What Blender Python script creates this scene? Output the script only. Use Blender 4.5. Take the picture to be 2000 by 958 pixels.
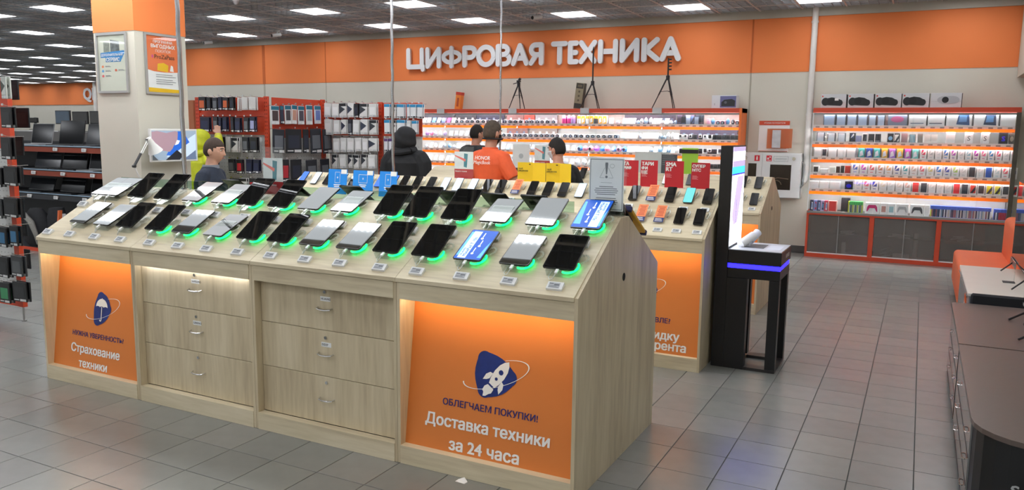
import bpy, bmesh, math, random
from mathutils import Matrix, Vector
random.seed(7)
for o in list(bpy.data.objects): bpy.data.objects.remove(o)
SC = bpy.context.scene
COL = SC.collection
# ------------------------------------------------------------------ camera
cam = bpy.data.objects.new('camera', bpy.data.cameras.new('camera')); COL.objects.link(cam)
cam.data.sensor_width = 36.0; cam.data.lens = 1545.66/2000*36; cam.data.clip_end = 200; cam.data.clip_start = .05
_p, _y, _r = [math.radians(a) for a in (8.112, 27.17, -0.6775)]
_f = Vector((-math.sin(_y)*math.cos(_p), math.cos(_y)*math.cos(_p), -math.sin(_p)))
_rt = Vector((math.cos(_y), math.sin(_y), 0)); _dn = _f.cross(_rt)
_c, _s = math.cos(_r), math.sin(_r)
_R = _rt*_c + _dn*_s; _D = _dn*_c - _rt*_s
cam.matrix_world = Matrix(((_R.x, -_D.x, -_f.x, 0), (_R.y, -_D.y, -_f.y, 0), (_R.z, -_D.z, -_f.z, 1.712), (0, 0, 0, 1)))
SC.camera = cam
# ------------------------------------------------------------------ world, exposure
W = bpy.data.worlds.new('store_ambient'); SC.world = W; W.use_nodes = True
W.node_tree.nodes['Background'].inputs[0].default_value = (.88, .88, .86, 1)
W.node_tree.nodes['Background'].inputs[1].default_value = .6
VS = SC.view_settings
VS.view_transform = 'Standard'; VS.look = 'None'; VS.gamma = 1; VS.use_curve_mapping = False; VS.exposure = 0.5
SC.cycles.max_bounces = 7; SC.cycles.diffuse_bounces = 3; SC.cycles.glossy_bounces = 3; SC.cycles.transparent_max_bounces = 14
SC.cycles.sample_clamp_indirect = 6.0; SC.cycles.caustics_reflective = False; SC.cycles.caustics_refractive = False
L_PANEL = 7.0      # radiance of the square ceiling lights
L_CASE = 6.5       # LED strips in the glass cases
# ------------------------------------------------------------------ helpers
def lin(c):
    if isinstance(c, str):
        c = c.lstrip('#'); c = [int(c[i:i+2], 16)/255 for i in (0, 2, 4)]
    return tuple(((x/12.92) if x <= .04045 else ((x+.055)/1.055)**2.4) for x in c[:3])
_mats = {}
def M(name, col='#808080', rough=.5, metal=0., emit=0., ior=1.5, var=.05, vscale=(6, 6, 6), bump=0., alpha=None, coat=0.):
    """plain procedural material: base colour with a soft noise variation"""
    if name in _mats: return _mats[name]
    m = bpy.data.materials.new(name); m.use_nodes = True; nt = m.node_tree; N = nt.nodes; Lk = nt.links
    b = N['Principled BSDF']; c = lin(col)
    b.inputs['Roughness'].default_value = rough; b.inputs['Metallic'].default_value = metal; b.inputs['IOR'].default_value = ior
    if coat: b.inputs['Coat Weight'].default_value = coat; b.inputs['Coat Roughness'].default_value = .05
    if emit:
        b.inputs['Emission Color'].default_value = (*c, 1); b.inputs['Emission Strength'].default_value = emit
        b.inputs['Base Color'].default_value = (*c, 1)
    elif var:
        tc = N.new('ShaderNodeTexCoord'); mp = N.new('ShaderNodeMapping'); mp.inputs['Scale'].default_value = vscale
        nz = N.new('ShaderNodeTexNoise'); nz.inputs['Scale'].default_value = 1; nz.inputs['Detail'].default_value = 3
        mx = N.new('ShaderNodeMix'); mx.data_type = 'RGBA'
        mx.inputs[6].default_value = (*[x*(1-var*2) for x in c], 1); mx.inputs[7].default_value = (*[min(1, x*(1+var*2)) for x in c], 1)
        Lk.new(tc.outputs['Object'], mp.inputs[0]); Lk.new(mp.outputs[0], nz.inputs['Vector'])
        Lk.new(nz.outputs['Fac'], mx.inputs[0]); Lk.new(mx.outputs[2], b.inputs['Base Color'])
        if bump:
            bp = N.new('ShaderNodeBump'); bp.inputs['Strength'].default_value = bump; bp.inputs['Distance'].default_value = .01
            Lk.new(nz.outputs['Fac'], bp.inputs['Height']); Lk.new(bp.outputs[0], b.inputs['Normal'])
    else: b.inputs['Base Color'].default_value = (*c, 1)
    _mats[name] = m; return m
def M_glass(name, tint='#fdfefe', refl=1.0, ior=1.5, rough=0.0, alpha=0.0, body='#ffffff'):
    """thin sheet: see-through with a Fresnel reflection, optionally slightly milky"""
    if name in _mats: return _mats[name]
    m = bpy.data.materials.new(name); m.use_nodes = True; nt = m.node_tree; N = nt.nodes; Lk = nt.links
    N.remove(N['Principled BSDF']); out = N['Material Output']
    t = N.new('ShaderNodeBsdfTransparent'); t.inputs[0].default_value = (*lin(tint), 1)
    g = N.new('ShaderNodeBsdfGlossy'); g.inputs['Roughness'].default_value = rough; g.inputs[0].default_value = (refl, refl, refl, 1)
    fr = N.new('ShaderNodeFresnel'); fr.inputs[0].default_value = ior
    geo = N.new('ShaderNodeNewGeometry'); mul = N.new('ShaderNodeMath'); mul.operation = 'MULTIPLY'
    inv = N.new('ShaderNodeMath'); inv.operation = 'SUBTRACT'; inv.inputs[0].default_value = 1
    Lk.new(geo.outputs['Backfacing'], inv.inputs[1]); Lk.new(fr.outputs[0], mul.inputs[0]); Lk.new(inv.outputs[0], mul.inputs[1])
    mx = N.new('ShaderNodeMixShader'); Lk.new(mul.outputs[0], mx.inputs[0]); Lk.new(t.outputs[0], mx.inputs[1]); Lk.new(g.outputs[0], mx.inputs[2])
    last = mx
    if alpha:
        d = N.new('ShaderNodeBsdfDiffuse'); d.inputs[0].default_value = (*lin(body), 1)
        m2 = N.new('ShaderNodeMixShader'); m2.inputs[0].default_value = alpha
        Lk.new(mx.outputs[0], m2.inputs[1]); Lk.new(d.outputs[0], m2.inputs[2]); last = m2
    Lk.new(last.outputs[0], out.inputs[0]); _mats[name] = m; return m
def M_wood(name, dark, mid, light, scale, rough=.45):
    if name in _mats: return _mats[name]
    m = bpy.data.materials.new(name); m.use_nodes = True; nt = m.node_tree; N = nt.nodes; Lk = nt.links
    b = N['Principled BSDF']; b.inputs['Roughness'].default_value = rough
    tc = N.new('ShaderNodeTexCoord'); oi = N.new('ShaderNodeObjectInfo')
    ad = N.new('ShaderNodeVectorMath'); ad.operation = 'ADD'; rv = N.new('ShaderNodeCombineXYZ')
    mu = N.new('ShaderNodeMath'); mu.operation = 'MULTIPLY'; mu.inputs[1].default_value = 7; Lk.new(oi.outputs['Random'], mu.inputs[0])
    for i in range(3): Lk.new(mu.outputs[0], rv.inputs[i])
    Lk.new(tc.outputs['Object'], ad.inputs[0]); Lk.new(rv.outputs[0], ad.inputs[1])
    fac = []
    for k, (mul, det) in enumerate(((1, 4), (6.5, 2))):
        mp = N.new('ShaderNodeMapping'); mp.inputs['Scale'].default_value = tuple(s*mul for s in scale)
        nz = N.new('ShaderNodeTexNoise'); nz.inputs['Scale'].default_value = 1; nz.inputs['Detail'].default_value = det; nz.inputs['Distortion'].default_value = .6 if k == 0 else 0
        Lk.new(ad.outputs[0], mp.inputs[0]); Lk.new(mp.outputs[0], nz.inputs['Vector']); fac.append(nz)
    mx = N.new('ShaderNodeMath'); mx.operation = 'MULTIPLY_ADD'; mx.inputs[1].default_value = .35
    Lk.new(fac[1].outputs['Fac'], mx.inputs[0]); 
    m7 = N.new('ShaderNodeMath'); m7.operation = 'MULTIPLY'; m7.inputs[1].default_value = .65; Lk.new(fac[0].outputs['Fac'], m7.inputs[0]); Lk.new(m7.outputs[0], mx.inputs[2])
    cr = N.new('ShaderNodeValToRGB'); e = cr.color_ramp.elements
    e[0].position = .33; e[0].color = (*lin(dark), 1); e[1].position = .66; e[1].color = (*lin(light), 1)
    n = cr.color_ramp.elements.new(.48); n.color = (*lin(mid), 1)
    Lk.new(mx.outputs[0], cr.inputs[0]); Lk.new(cr.outputs[0], b.inputs['Base Color'])
    bp = N.new('ShaderNodeBump'); bp.inputs['Strength'].default_value = .08; bp.inputs['Distance'].default_value = .002
    Lk.new(fac[1].outputs['Fac'], bp.inputs['Height']); Lk.new(bp.outputs[0], b.inputs['Normal'])
    _mats[name] = m; return m
class MB:
    """collects faces, links them as one mesh object"""
    def __init__(s): s.v = []; s.f = []; s.mi = []; s.mats = []; s.cur = 0
    def mat(s, m):
        if m not in s.mats: s.mats.append(m)
        s.cur = s.mats.index(m); return s
    def add(s, vs, fs):
        o = len(s.v); s.v += [tuple(v) for v in vs]; s.f += [tuple(i+o for i in f) for f in fs]; s.mi += [s.cur]*len(fs); return s
    def box(s, x0, x1, y0, y1, z0, z1):
        return s.add([(x, y, z) for x in (x0, x1) for y in (y0, y1) for z in (z0, z1)],
                     [(0, 1, 3, 2), (4, 6, 7, 5), (0, 4, 5, 1), (2, 3, 7, 6), (0, 2, 6, 4), (1, 5, 7, 3)])
    def bbox(s, x0, x1, y0, y1, z0, z1, b=.004):
        """box with chamfered edges"""
        X = (x0, x1); Y = (y0, y1); Z = (z0, z1); V = []; id = {}
        for i in (0, 1):
            for j in (0, 1):
                for k in (0, 1):
                    sx, sy, sz = (b, -b)[i], (b, -b)[j], (b, -b)[k]
                    for a, p in (('x', (X[i], Y[j]+sy, Z[k]+sz)), ('y', (X[i]+sx, Y[j], Z[k]+sz)), ('z', (X[i]+sx, Y[j]+sy, Z[k]))):
                        id[i, j, k, a] = len(V); V.append(p)
        F = []
        F.append([id[0, j, k, 'x'] for j, k in ((0, 0), (0, 1), (1, 1), (1, 0))]); F.append([id[1, j, k, 'x'] for j, k in ((0, 0), (1, 0), (1, 1), (0, 1))])
        F.append([id[i, 0, k, 'y'] for i, k in ((0, 0), (1, 0), (1, 1), (0, 1))]); F.append([id[i, 1, k, 'y'] for i, k in ((0, 0), (0, 1), (1, 1), (1, 0))])
        F.append([id[i, j, 0, 'z'] for i, j in ((0, 0), (0, 1), (1, 1), (1, 0))]); F.append([id[i, j, 1, 'z'] for i, j in ((0, 0), (1, 0), (1, 1), (0, 1))])
        for i in (0, 1):
            for j in (0, 1): F.append([id[i, j, 0, 'x'], id[i, j, 1, 'x'], id[i, j, 1, 'y'], id[i, j, 0, 'y']])
            for k in (0, 1): F.append([id[i, 0, k, 'x'], id[i, 1, k, 'x'], id[i, 1, k, 'z'], id[i, 0, k, 'z']])
        for j in (0, 1):
            for k in (0, 1): F.append([id[0, j, k, 'y'], id[1, j, k, 'y'], id[1, j, k, 'z'], id[0, j, k, 'z']])
        for i in (0, 1):
            for j in (0, 1):
                for k in (0, 1): F.append([id[i, j, k, a] for a in 'xyz'])
        return s.add(V, F)
    def prism(s, prof, a0, a1, axis='x'):
        """2-D outline swept from a0 to a1 along an axis; outline is (y,z) for x, (x,z) for y, (x,y) for z"""
        n = len(prof)
        mk = {'x': lambda p, a: (a, p[0], p[1]), 'y': lambda p, a: (p[0], a, p[1]), 'z': lambda p, a: (p[0], p[1], a)}[axis]
        return s.add([mk(p, a0) for p in prof]+[mk(p, a1) for p in prof],
                     [tuple(range(n)), tuple(range(2*n-1, n-1, -1))]+[(i, (i+1) % n, n+(i+1) % n, n+i) for i in range(n)])
    def tube(s, pts, r, n=8, cap=True):
        pts = [Vector(p) for p in pts]; R = r if isinstance(r, (list, tuple)) else [r]*len(pts); V = []; up = None
        for i, p in enumerate(pts):
            d = (pts[min(i+1, len(pts)-1)]-pts[max(i-1, 0)]).normalized()
            if up is None: up = Vector((0, 0, 1)) if abs(d.z) < .9 else Vector((1, 0, 0))
            a = d.cross(up).normalized(); up = a.cross(d).normalized()
            V += [p+(a*math.cos(2*math.pi*k/n)+up*math.sin(2*math.pi*k/n))*R[i] for k in range(n)]
        F = [(i*n+k, i*n+(k+1) % n, (i+1)*n+(k+1) % n, (i+1)*n+k) for i in range(len(pts)-1) for k in range(n)]
        if cap: F += [tuple(range(n-1, -1, -1)), tuple(range((len(pts)-1)*n, len(pts)*n))]
        return s.add(V, F)
    def cyl(s, c, r, h, axis='z', n=16, r2=None):
        c = Vector(c); d = {'x': Vector((1, 0, 0)), 'y': Vector((0, 1, 0)), 'z': Vector((0, 0, 1))}[axis] if isinstance(axis, str) else Vector(axis).normalized()
        return s.tube([c, c+d*h], [r, r if r2 is None else r2], n)
    def loft(s, rings, cap=True):
        n = len(rings[0]); V = [p for r in rings for p in r]
        F = [(i*n+k, i*n+(k+1) % n, (i+1)*n+(k+1) % n, (i+1)*n+k) for i in range(len(rings)-1) for k in range(n)]
        if cap: F += [tuple(range(n-1, -1, -1)), tuple(range((len(rings)-1)*n, len(rings)*n))]
        return s.add(V, F)
    def quad(s, a, b, c, d): return s.add([a, b, c, d], [(0, 1, 2, 3)])
    def rrect(s, w, h, r, z0, z1, seg=4, cx=0, cy=0):
        """slab in the xy plane with rounded corners"""
        P = []
        for (sx, sy, a0) in ((1, 1, 0), (-1, 1, 90), (-1, -1, 180), (1, -1, 270)):
            for i in range(seg+1):
                a = math.radians(a0+90*i/seg); P.append((cx+sx*(w/2-r)+r*math.cos(a), cy+sy*(h/2-r)+r*math.sin(a)))
        return s.prism(P, z0, z1, 'z')
    def tf(s, m):
        s.v = [tuple(m @ Vector(v)) for v in s.v]; return s
    def mesh(s, name, m=None, smooth=False, origin=(0, 0, 0)):
        me = bpy.data.meshes.new(name)
        ox, oy, oz = origin
        me.from_pydata([(x-ox, y-oy, z-oz) for x, y, z in s.v], [], s.f)
        for mm in (s.mats or [m]): me.materials.append(mm)
        if s.mats: me.polygons.foreach_set('material_index', s.mi)
        bm = bmesh.new(); bm.from_mesh(me); bmesh.ops.recalc_face_normals(bm, faces=bm.faces); bm.to_mesh(me); bm.free()
        if smooth:
            me.polygons.foreach_set('use_smooth', [True]*len(me.polygons)); me.set_sharp_from_angle(angle=math.radians(40))
        me.update(); return me
    def obj(s, name, m=None, parent=None, smooth=False):
        o = (0, 0, 0)
        if parent is not None:
            q = parent
            while q is not None: o = (o[0]+q.location.x, o[1]+q.location.y, o[2]+q.location.z); q = q.parent
        return put(name, s.mesh(name, m, smooth, o), parent)
def put(name, me, parent=None, mw=None, loc=None, rot=None):
    o = bpy.data.objects.new(name, me); COL.objects.link(o)
    if parent is not None: o.parent = parent
    if mw is not None: o.matrix_local = mw
    if loc is not None: o.location = loc
    if rot is not None: o.rotation_euler = rot
    return o
def tag(o, label, cat, group=None, kind=None):
    if label: o['label'] = label
    if cat: o['category'] = cat
    if group: o['group'] = group
    if kind: o['kind'] = kind
    return o
def thing(name, label, cat, loc=(0, 0, 0), rot=None, group=None, kind=None):
    o = put(name, None, loc=loc, rot=rot); o.empty_display_size = .05
    return tag(o, label, cat, group, kind)
def struct(name, mb, m, parent=None):
    o = mb.obj(name, m, parent); o['kind'] = 'structure'; return o
def clone(src, loc=None, rot=None, label=None, group=None):
    """a copy of a thing with copies of its parts and sub-parts (mesh data shared)"""
    c = src.copy(); COL.objects.link(c)
    if loc is not None: c.location = loc
    if rot is not None: c.rotation_euler = rot
    if label: c['label'] = label
    if group: c['group'] = group
    for ch in list(src.children):
        d = ch.copy(); COL.objects.link(d); d.parent = c
        for g in list(ch.children):
            e = g.copy(); COL.objects.link(e); e.parent = d
    return c
_tc = {}
def text(body, center, width=None, height=None, mat=None, parent=None, right=(1, 0, 0), up=(0, 0, 1), off=0., ext=.0005, name='lettering', align='CENTER', origin=None, spacing=1., shear=0., anchor='c', lift=0.):
    """lettering as thin raised print; placed by its centre (or left edge) and scaled to a width or height"""
    key = (body, ext, align, spacing, shear)
    if key not in _tc:
        cu = bpy.data.curves.new('t', 'FONT'); cu.body = body; cu.size = 1; cu.align_x = align; cu.resolution_u = 2
        cu.offset = 0; cu.extrude = 0; cu.space_character = spacing; cu.shear = shear; cu.space_line = .86
        ob = bpy.data.objects.new('t', cu); me = bpy.data.meshes.new_from_object(ob); bpy.data.objects.remove(ob)
        co = [v.co.copy() for v in me.vertices]; fs = [tuple(p.vertices) for p in me.polygons]; bpy.data.meshes.remove(me)
        par = list(range(len(co)))
        def fd(a):
            while par[a] != a: par[a] = par[par[a]]; a = par[a]
            return a
        for f_ in fs:
            for v_ in f_[1:]: par[fd(v_)] = fd(f_[0])
        grp = {}
        for k_, f_ in enumerate(fs): grp.setdefault(fd(f_[0]), []).append(k_)
        drop = set(); new = []
        for r_, ks in grp.items():      # the small letter н comes out of the font badly filled: redraw its two stems and bar
            vv = {v_ for k_ in ks for v_ in fs[k_]}
            if len(vv) == 12 and len(ks) == 13:
                a_, b_ = min(co[v_].x for v_ in vv), max(co[v_].x for v_ in vv); c_, d_ = min(co[v_].y for v_ in vv), max(co[v_].y for v_ in vv); w_ = .082; drop |= set(ks)
                for q_ in ((a_, a_+w_, c_, d_), (b_-w_, b_, c_, d_), (a_+w_, b_-w_, c_+.235, c_+.315)): new.append([(q_[0], q_[2]), (q_[1], q_[2]), (q_[1], q_[3]), (q_[0], q_[3])])
        fs = [f_ for k_, f_ in enumerate(fs) if k_ not in drop]
        for q_ in new:
            n_ = len(co); co += [Vector((x_, y_, 0)) for x_, y_ in q_]; par += range(n_, n_+4); par[n_+1] = par[n_+2] = par[n_+3] = n_; fs.append((n_, n_+1, n_+2, n_+3))
        isl = {}
        for i_, c_ in enumerate(co): c_.z = isl.setdefault(fd(i_), len(isl))*.0010
        xs = [c.x for c in co]; ys = [c.y for c in co]
        _tc[key] = (co, fs, min(xs), max(xs), min(ys), max(ys))
    co, fs, x0, x1, y0, y1 = _tc[key]
    s = width/(x1-x0) if width else height/(y1-y0)
    R = Vector(right).normalized(); U = Vector(up).normalized(); Nn = R.cross(U)
    ax = {'c': (x0+x1)/2, 'l': x0, 'r': x1}[anchor]; ay = (y0+y1)/2
    C = Vector(center)+Nn*lift
    mb = MB()
    for q, (dx, dy) in enumerate(((0, 0), (1, .5), (-1, -.5), (-1, .5), (1, -.5)) if off > .004 else ((0, 0),)):
        mb.add([C+R*((c.x-ax+dx*off)*s)+U*((c.y-ay+dy*off)*s)+Nn*(.00012*q+c.z*s*.4) for c in co], fs)
    return mb.obj(name, mat, parent)
ORD = ['first', 'second', 'third', 'fourth', 'fifth', 'sixth', 'seventh', 'eighth', 'ninth', 'tenth', 'eleventh', 'twelfth', 'thirteenth', 'fourteenth', 'fifteenth', 'sixteenth', 'seventeenth', 'eighteenth', 'nineteenth', 'twentieth']
for _t in ('twenty', 'thirty', 'forty', 'fifty', 'sixty', 'seventy', 'eighty', 'ninety'):
    for _u in ORD[:9]: ORD.append(_t+'-'+_u)
    ORD.append({'twenty': 'thirtieth', 'thirty': 'fortieth', 'forty': 'fiftieth', 'fifty': 'sixtieth', 'sixty': 'seventieth', 'seventy': 'eightieth', 'eighty': 'ninetieth', 'ninety': 'hundredth'}[_t])
# ------------------------------------------------------------------ materials
OAKV = M_wood('oak_upright', '#b8a688', '#cdbd9c', '#dccdae', (7, 7, .7))
OAKH = M_wood('oak_lengthwise', '#c0b092', '#d3c5a5', '#dfd2b5', (.8, 9, 9))
OAKE = M('oak_edge', '#8d8068', .6, var=.1, vscale=(40, 40, 4))
WHITE = M('white_plastic', '#e9e9e6', .35, var=.02)
PAPER = M('white_paper', '#f0f0ee', .7, var=.02)
BLACK = M('black_plastic', '#141416', .4, var=.05)
DGREY = M('dark_grey', '#2b2c2e', .5, var=.1)
GREY = M('mid_grey', '#8c8c8c', .5)
LGREY = M('light_grey', '#c4c4c2', .5)
CHROME = M('chrome', '#d8d8d8', .18, 1.0, var=0)
STEEL = M('brushed_steel', '#b0b0b0', .35, 1.0, var=.05)
CREAM = M('cream_paint', '#d2cec0', .75, var=.03, vscale=(1, 1, 1))
ORANGE = M('orange_paint', '#ee8446', .7, var=.04, vscale=(1, 1, 1))
POSTER = M('orange_print', '#dd8038', .6, var=.02)
RACK = M('orange_powder_coat', '#d2492a', .45, var=.06)
NAVY = M('navy_print', '#232068', .5, var=.02)
TXTW = M('white_print', '#f4f2ee', .5, var=.0)
TXTK = M('black_print', '#1c1c1e', .5, var=.0)
TXTG = M('grey_print', '#7c8084', .6, var=.0)
GLASS = M_glass('clear_glass')
ACRYL = M_glass('clear_acrylic', '#fafcfa', alpha=.07, body='#dfe8e2')
GREENGLASS = M_glass('green_edge_glass', '#d3e4da')
SCREEN = M('screen_glass', '#040405', .02, ior=2.3, var=0)
LEDW = M('led_white', '#f4f8ff', emit=L_CASE, var=0)
LEDWARM = M('led_warm', '#ffe9c4', emit=14, var=0)
LEDG = M('led_green', '#10ff78', emit=2.2, var=0)
# ================================================================== THE SETTING
def proj(x, y, z):
    v = Vector((x, y, z-1.712)); d = v.dot(_f)
    if d <= .05: return (-9999, -9999, d)
    return (1000+1545.66*v.dot(_R)/d, 479+1545.66*v.dot(_D)/d, d)
def in_frame(p, m=40): return p[2] > 0 and -m < p[0] < 2000+m and -m < p[1] < 958+m
WY = 12.3; CZ = 3.51; MX, MY = .585, .598; LX0, LY0 = -1.378, 7.9
# ---- floor
TILES = []
for i in range(4):
    g = ('#82837e', '#858680', '#7f807b', '#888782')[i]
    TILES.append(M('floor_tile_%s' % ('grey', 'pale_grey', 'dark_grey', 'warm_grey')[i], g, .27, ior=1.6, var=.05, vscale=(9, 9, 9), bump=.02))
GROUT = M('grout', '#4e504d', .8)
fl = MB(); fl.box(-40, 2, -6, 24, -.15, -.004); floor = struct('floor', fl, GROUT)
def blocked(x, y):
    return (-5.2 < x < -1.36 and 3.3 < y < 4.38) or (-5.4 < x < -1.36 and 5.62 < y < 6.7) or (-5.3 < x < -1.36 and 7.8 < y < 8.8) or (x > .35 and y > 3.7 and y < 10.3)
cells = []
TP = .298
for i in range(-52, 6):
    for j in range(4, 40):
        x = .0845+TP*i+TP/2; y = 4.419+TP*(j-12)+TP/2
        if y > WY: continue
        p = proj(x, y, 0); cells.append((p[2] if in_frame(p, 60) and not blocked(x, y) else 99, x, y))
cells.sort()
tile_me = []
for k in range(4):
    mb = MB(); h = TP/2-.0022; c = .0012
    mb.add([(-h, -h, -.004), (h, -h, -.004), (h, h, -.004), (-h, h, -.004), (-h, -h, -.001), (h, -h, -.001), (h, h, -.001), (-h, h, -.001), (-h+c, -h+c, 0), (h-c, -h+c, 0), (h-c, h-c, 0), (-h+c, h-c, 0)],
           [(0, 1, 5, 4), (1, 2, 6, 5), (2, 3, 7, 6), (3, 0, 4, 7), (4, 5, 9, 8), (5, 6, 10, 9), (6, 7, 11, 10), (7, 4, 8, 11), (8, 9, 10, 11)])
    tile_me.append(mb.mesh('tile', TILES[k]))
rest = [MB() for _ in range(4)]; nt = 0
allrest = MB()
for d, x, y in cells:
    k = random.choice((0, 0, 1, 1, 2, 3)); 
    if nt < 298 and d < 90:
        put('tile', tile_me[k], floor, loc=(x, y, 0)); nt += 1
    else:
        h = TP/2-.0022; allrest.mat(TILES[k]).box(x-h, x+h, y-h, y+h, -.0039, 0)
o = allrest.obj('tile_field', parent=floor); o['kind'] = 'stuff'
# ---- ceiling
LATT = M('ceiling_lattice', '#b4b8bc', .7, var=.06); LATB = M('ceiling_bar', '#d2cecb', .6); VOID = M('ceiling_void', '#a8a8aa', .9)
cm = MB(); cm.box(-40, 2, -6, 24, 3.75, 3.9); ceiling = struct('ceiling', cm, VOID)
mod = MB()
for k in range(5):
    a = -MX/2+MX*(k+.5)/5; b = -MY/2+MY*(k+.5)/5
    mod.box(a-.004, a+.004, -MY/2, MY/2, 0, .05); mod.box(-MX/2, MX/2, b-.007, b+.007, 0, .05)
mod_me = mod.mesh('lattice_panel', LATT)
light_xy = {}
cells = []
for i in range(-64, 6):
    for j in range(-22, 26):
        x = LX0+MX*i; y = LY0+MY*j
        if x > 1.2 or (x > -15 and y > WY-.2): continue
        if i % 3 == 0 and j % 3 == 0: light_xy[(i//3, j//3)] = (x, y); continue
        p = proj(x, y, CZ); cells.append((p[2] if in_frame(p, 30) else 99, x, y))
cells.sort(); far = MB(); n = 0
for d, x, y in cells:
    if n < 296 and d < 90: put('lattice_panel', mod_me, ceiling, loc=(x, y, CZ)); n += 1
    else:
        for k in range(5):
            a = x-MX/2+MX*(k+.5)/5; b = y-MY/2+MY*(k+.5)/5
            far.quad((a, y-MY/2, CZ), (a, y+MY/2, CZ), (a, y+MY/2, CZ+.05), (a, y-MY/2, CZ+.05)); far.quad((x-MX/2, b, CZ), (x+MX/2, b, CZ), (x+MX/2, b, CZ+.05), (x-MX/2, b, CZ+.05))
o = far.obj('lattice_field', LATT, ceiling); o['kind'] = 'stuff'
bars = MB()
for i in range(-64, 6):
    x = LX0+MX*(i+.5); y1 = WY if x > -15 else 22
    if x < 1.4: bars.box(x-.011, x+.011, -5.5, y1, CZ-.006, CZ+.03)
for j in range(-22, 26):
    y = LY0+MY*(j+.5)
    bars.box(-39, 1.4 if y < WY else -15, y-.011, y+.011, CZ-.0058, CZ+.03)
o = bars.obj('ceiling_bars', LATB, ceiling); o['kind'] = 'stuff'
# ---- square ceiling lights
PANEL = M('light_diffuser', '#f6f9ff', emit=L_PANEL, var=0); FRAME = M('light_frame', '#e4e4e2', .5)
d = MB(); d.box(-MX/2+.025, MX/2-.025, -MY/2+.025, MY/2-.025, .004, .012); dif_me = d.mesh('diffuser', PANEL)
f = MB(); w = .025
for a in ((-MX/2+.012, MX/2-.012, -MY/2+.012, -MY/2+w), (-MX/2+.012, MX/2-.012, MY/2-w, MY/2-.012), (-MX/2+.012, -MX/2+w, -MY/2+w, MY/2-w), (MX/2-w, MX/2-.012, -MY/2+w, MY/2-w)): f.box(*a, -.008, .03)
fr_me = f.mesh('frame', FRAME)
for (i, j), (x, y) in sorted(light_xy.items(), key=lambda t: (t[0][1], -t[0][0])):
    if y < -3.5 or (x < -20 and y < 9) or (3.8 < y < 4.8 and -9 < x < 0): continue
    if x < -15 and y > WY: row = 'light in the laptop hall, row %s beyond the corner' % ORD[j-2]
    else: row = 'ceiling light, row %s from back wall' % ORD[max(0, 2-j)]
    t = thing('ceiling_light', 'lit square %s, %s from right' % (row, ORD[-i] if i <= 0 else 'last'), 'ceiling light', (x, y, CZ-.0), group='square ceiling lights')
    put('diffuser', dif_me, t); put('frame', fr_me, t)
# ---- walls
wb = MB(); wb.box(-15, 1.7, WY, WY+.2, 0, CZ+.24); wall_back = struct('wall_back', wb, CREAM)
tr = MB(); tr.box(-15.0, 1.5, WY-.006, WY, 2.628, 3.40); struct('trim_1', tr, ORANGE)
tr = MB(); tr.box(-15.0, 1.5, WY-.03, WY, 3.40, CZ+.02); struct('trim_2', tr, M('cornice_paint', '#b9b4a8', .8))
for nm, x, w, c in (('trim_3', -12.03, .035, '#c4612c'), ('trim_4', -10.426, .008, '#c4612c'), ('trim_5', -2.353, .012, '#c4612c')):
    s = MB(); s.box(x-w, x+w, WY-.010, WY-.0061, 2.628, 3.40); struct(nm, s, M('joint_orange', c, .7))
for nm, x, w in (('trim_6', -12.03, .02), ('trim_7', -10.426, .006), ('trim_8', -2.353, .01)):
    s = MB(); s.box(x-w, x+w, WY-.004, WY-.0001, .1, 2.627); struct(nm, s, M('joint_cream', '#aea999', .8))
s = MB(); s.box(-15, 1.5, WY-.02, WY, 0, .095); struct('baseboard_back', s, M('baseboard_grey', '#55524f', .5))
s = MB(); s.box(-15.2, -15.001, WY+.001, 21.3, 0, CZ+.24); struct('wall_side', s, CREAM)
s = MB(); s.box(-40, -15, 21.3, 21.5, 0, CZ+.24); struct('wall_far', s, CREAM)
s = MB(); s.box(-39.9, -15.21, 21.27, 21.3, 2.63, CZ); struct('trim_9', s, ORANGE)
s = MB(); s.box(1.5, 1.7, -6, WY-.001, 0, CZ+.24); struct('wall_right', s, CREAM)
s = MB(); s.box(1.015, 1.5, 9.0, WY-.031, 2.49, CZ-.008); struct('trim_10', s, M('bulkhead_paint', '#c9c3b4', .75))
s = MB(); s.box(-40.2, -40, -6, 24, 0, CZ+.24); struct('wall_left', s, CREAM)
# white pipe down the back wall
PIPE = M('white_pipe_paint', '#dddad4', .4)
t = thing('wall_pipe', 'white vertical pipe running down the wall left of the right showcase', 'pipe', (-1.49, WY-.055, 0))
m = MB(); m.tube([(-1.49, WY-.055, CZ), (-1.49, WY-.055, 1.16), (-1.495, WY-.055, 1.09), (-1.515, WY-.055, 1.045), (-1.53, WY-.055, 1.04)], .042, 12); m.obj('pipe', PIPE, t, True)
m = MB(); m.cyl((-1.49, WY-.055, 3.3), .05, .03); m.cyl((-1.49, WY-.055, 2.0), .05, .03); m.obj('pipe_clip', PIPE, t)
for k, (x, w) in enumerate(((-29.9, .09), (-27.6, .05))):
    m = MB(); m.cyl((x, 21.2, 0), w, CZ); tag(m.obj('wall_pipe', PIPE, smooth=True), 'white pipe on the far left wall, %s one' % ('thick left' if k == 0 else 'thin right'), 'pipe')
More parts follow.
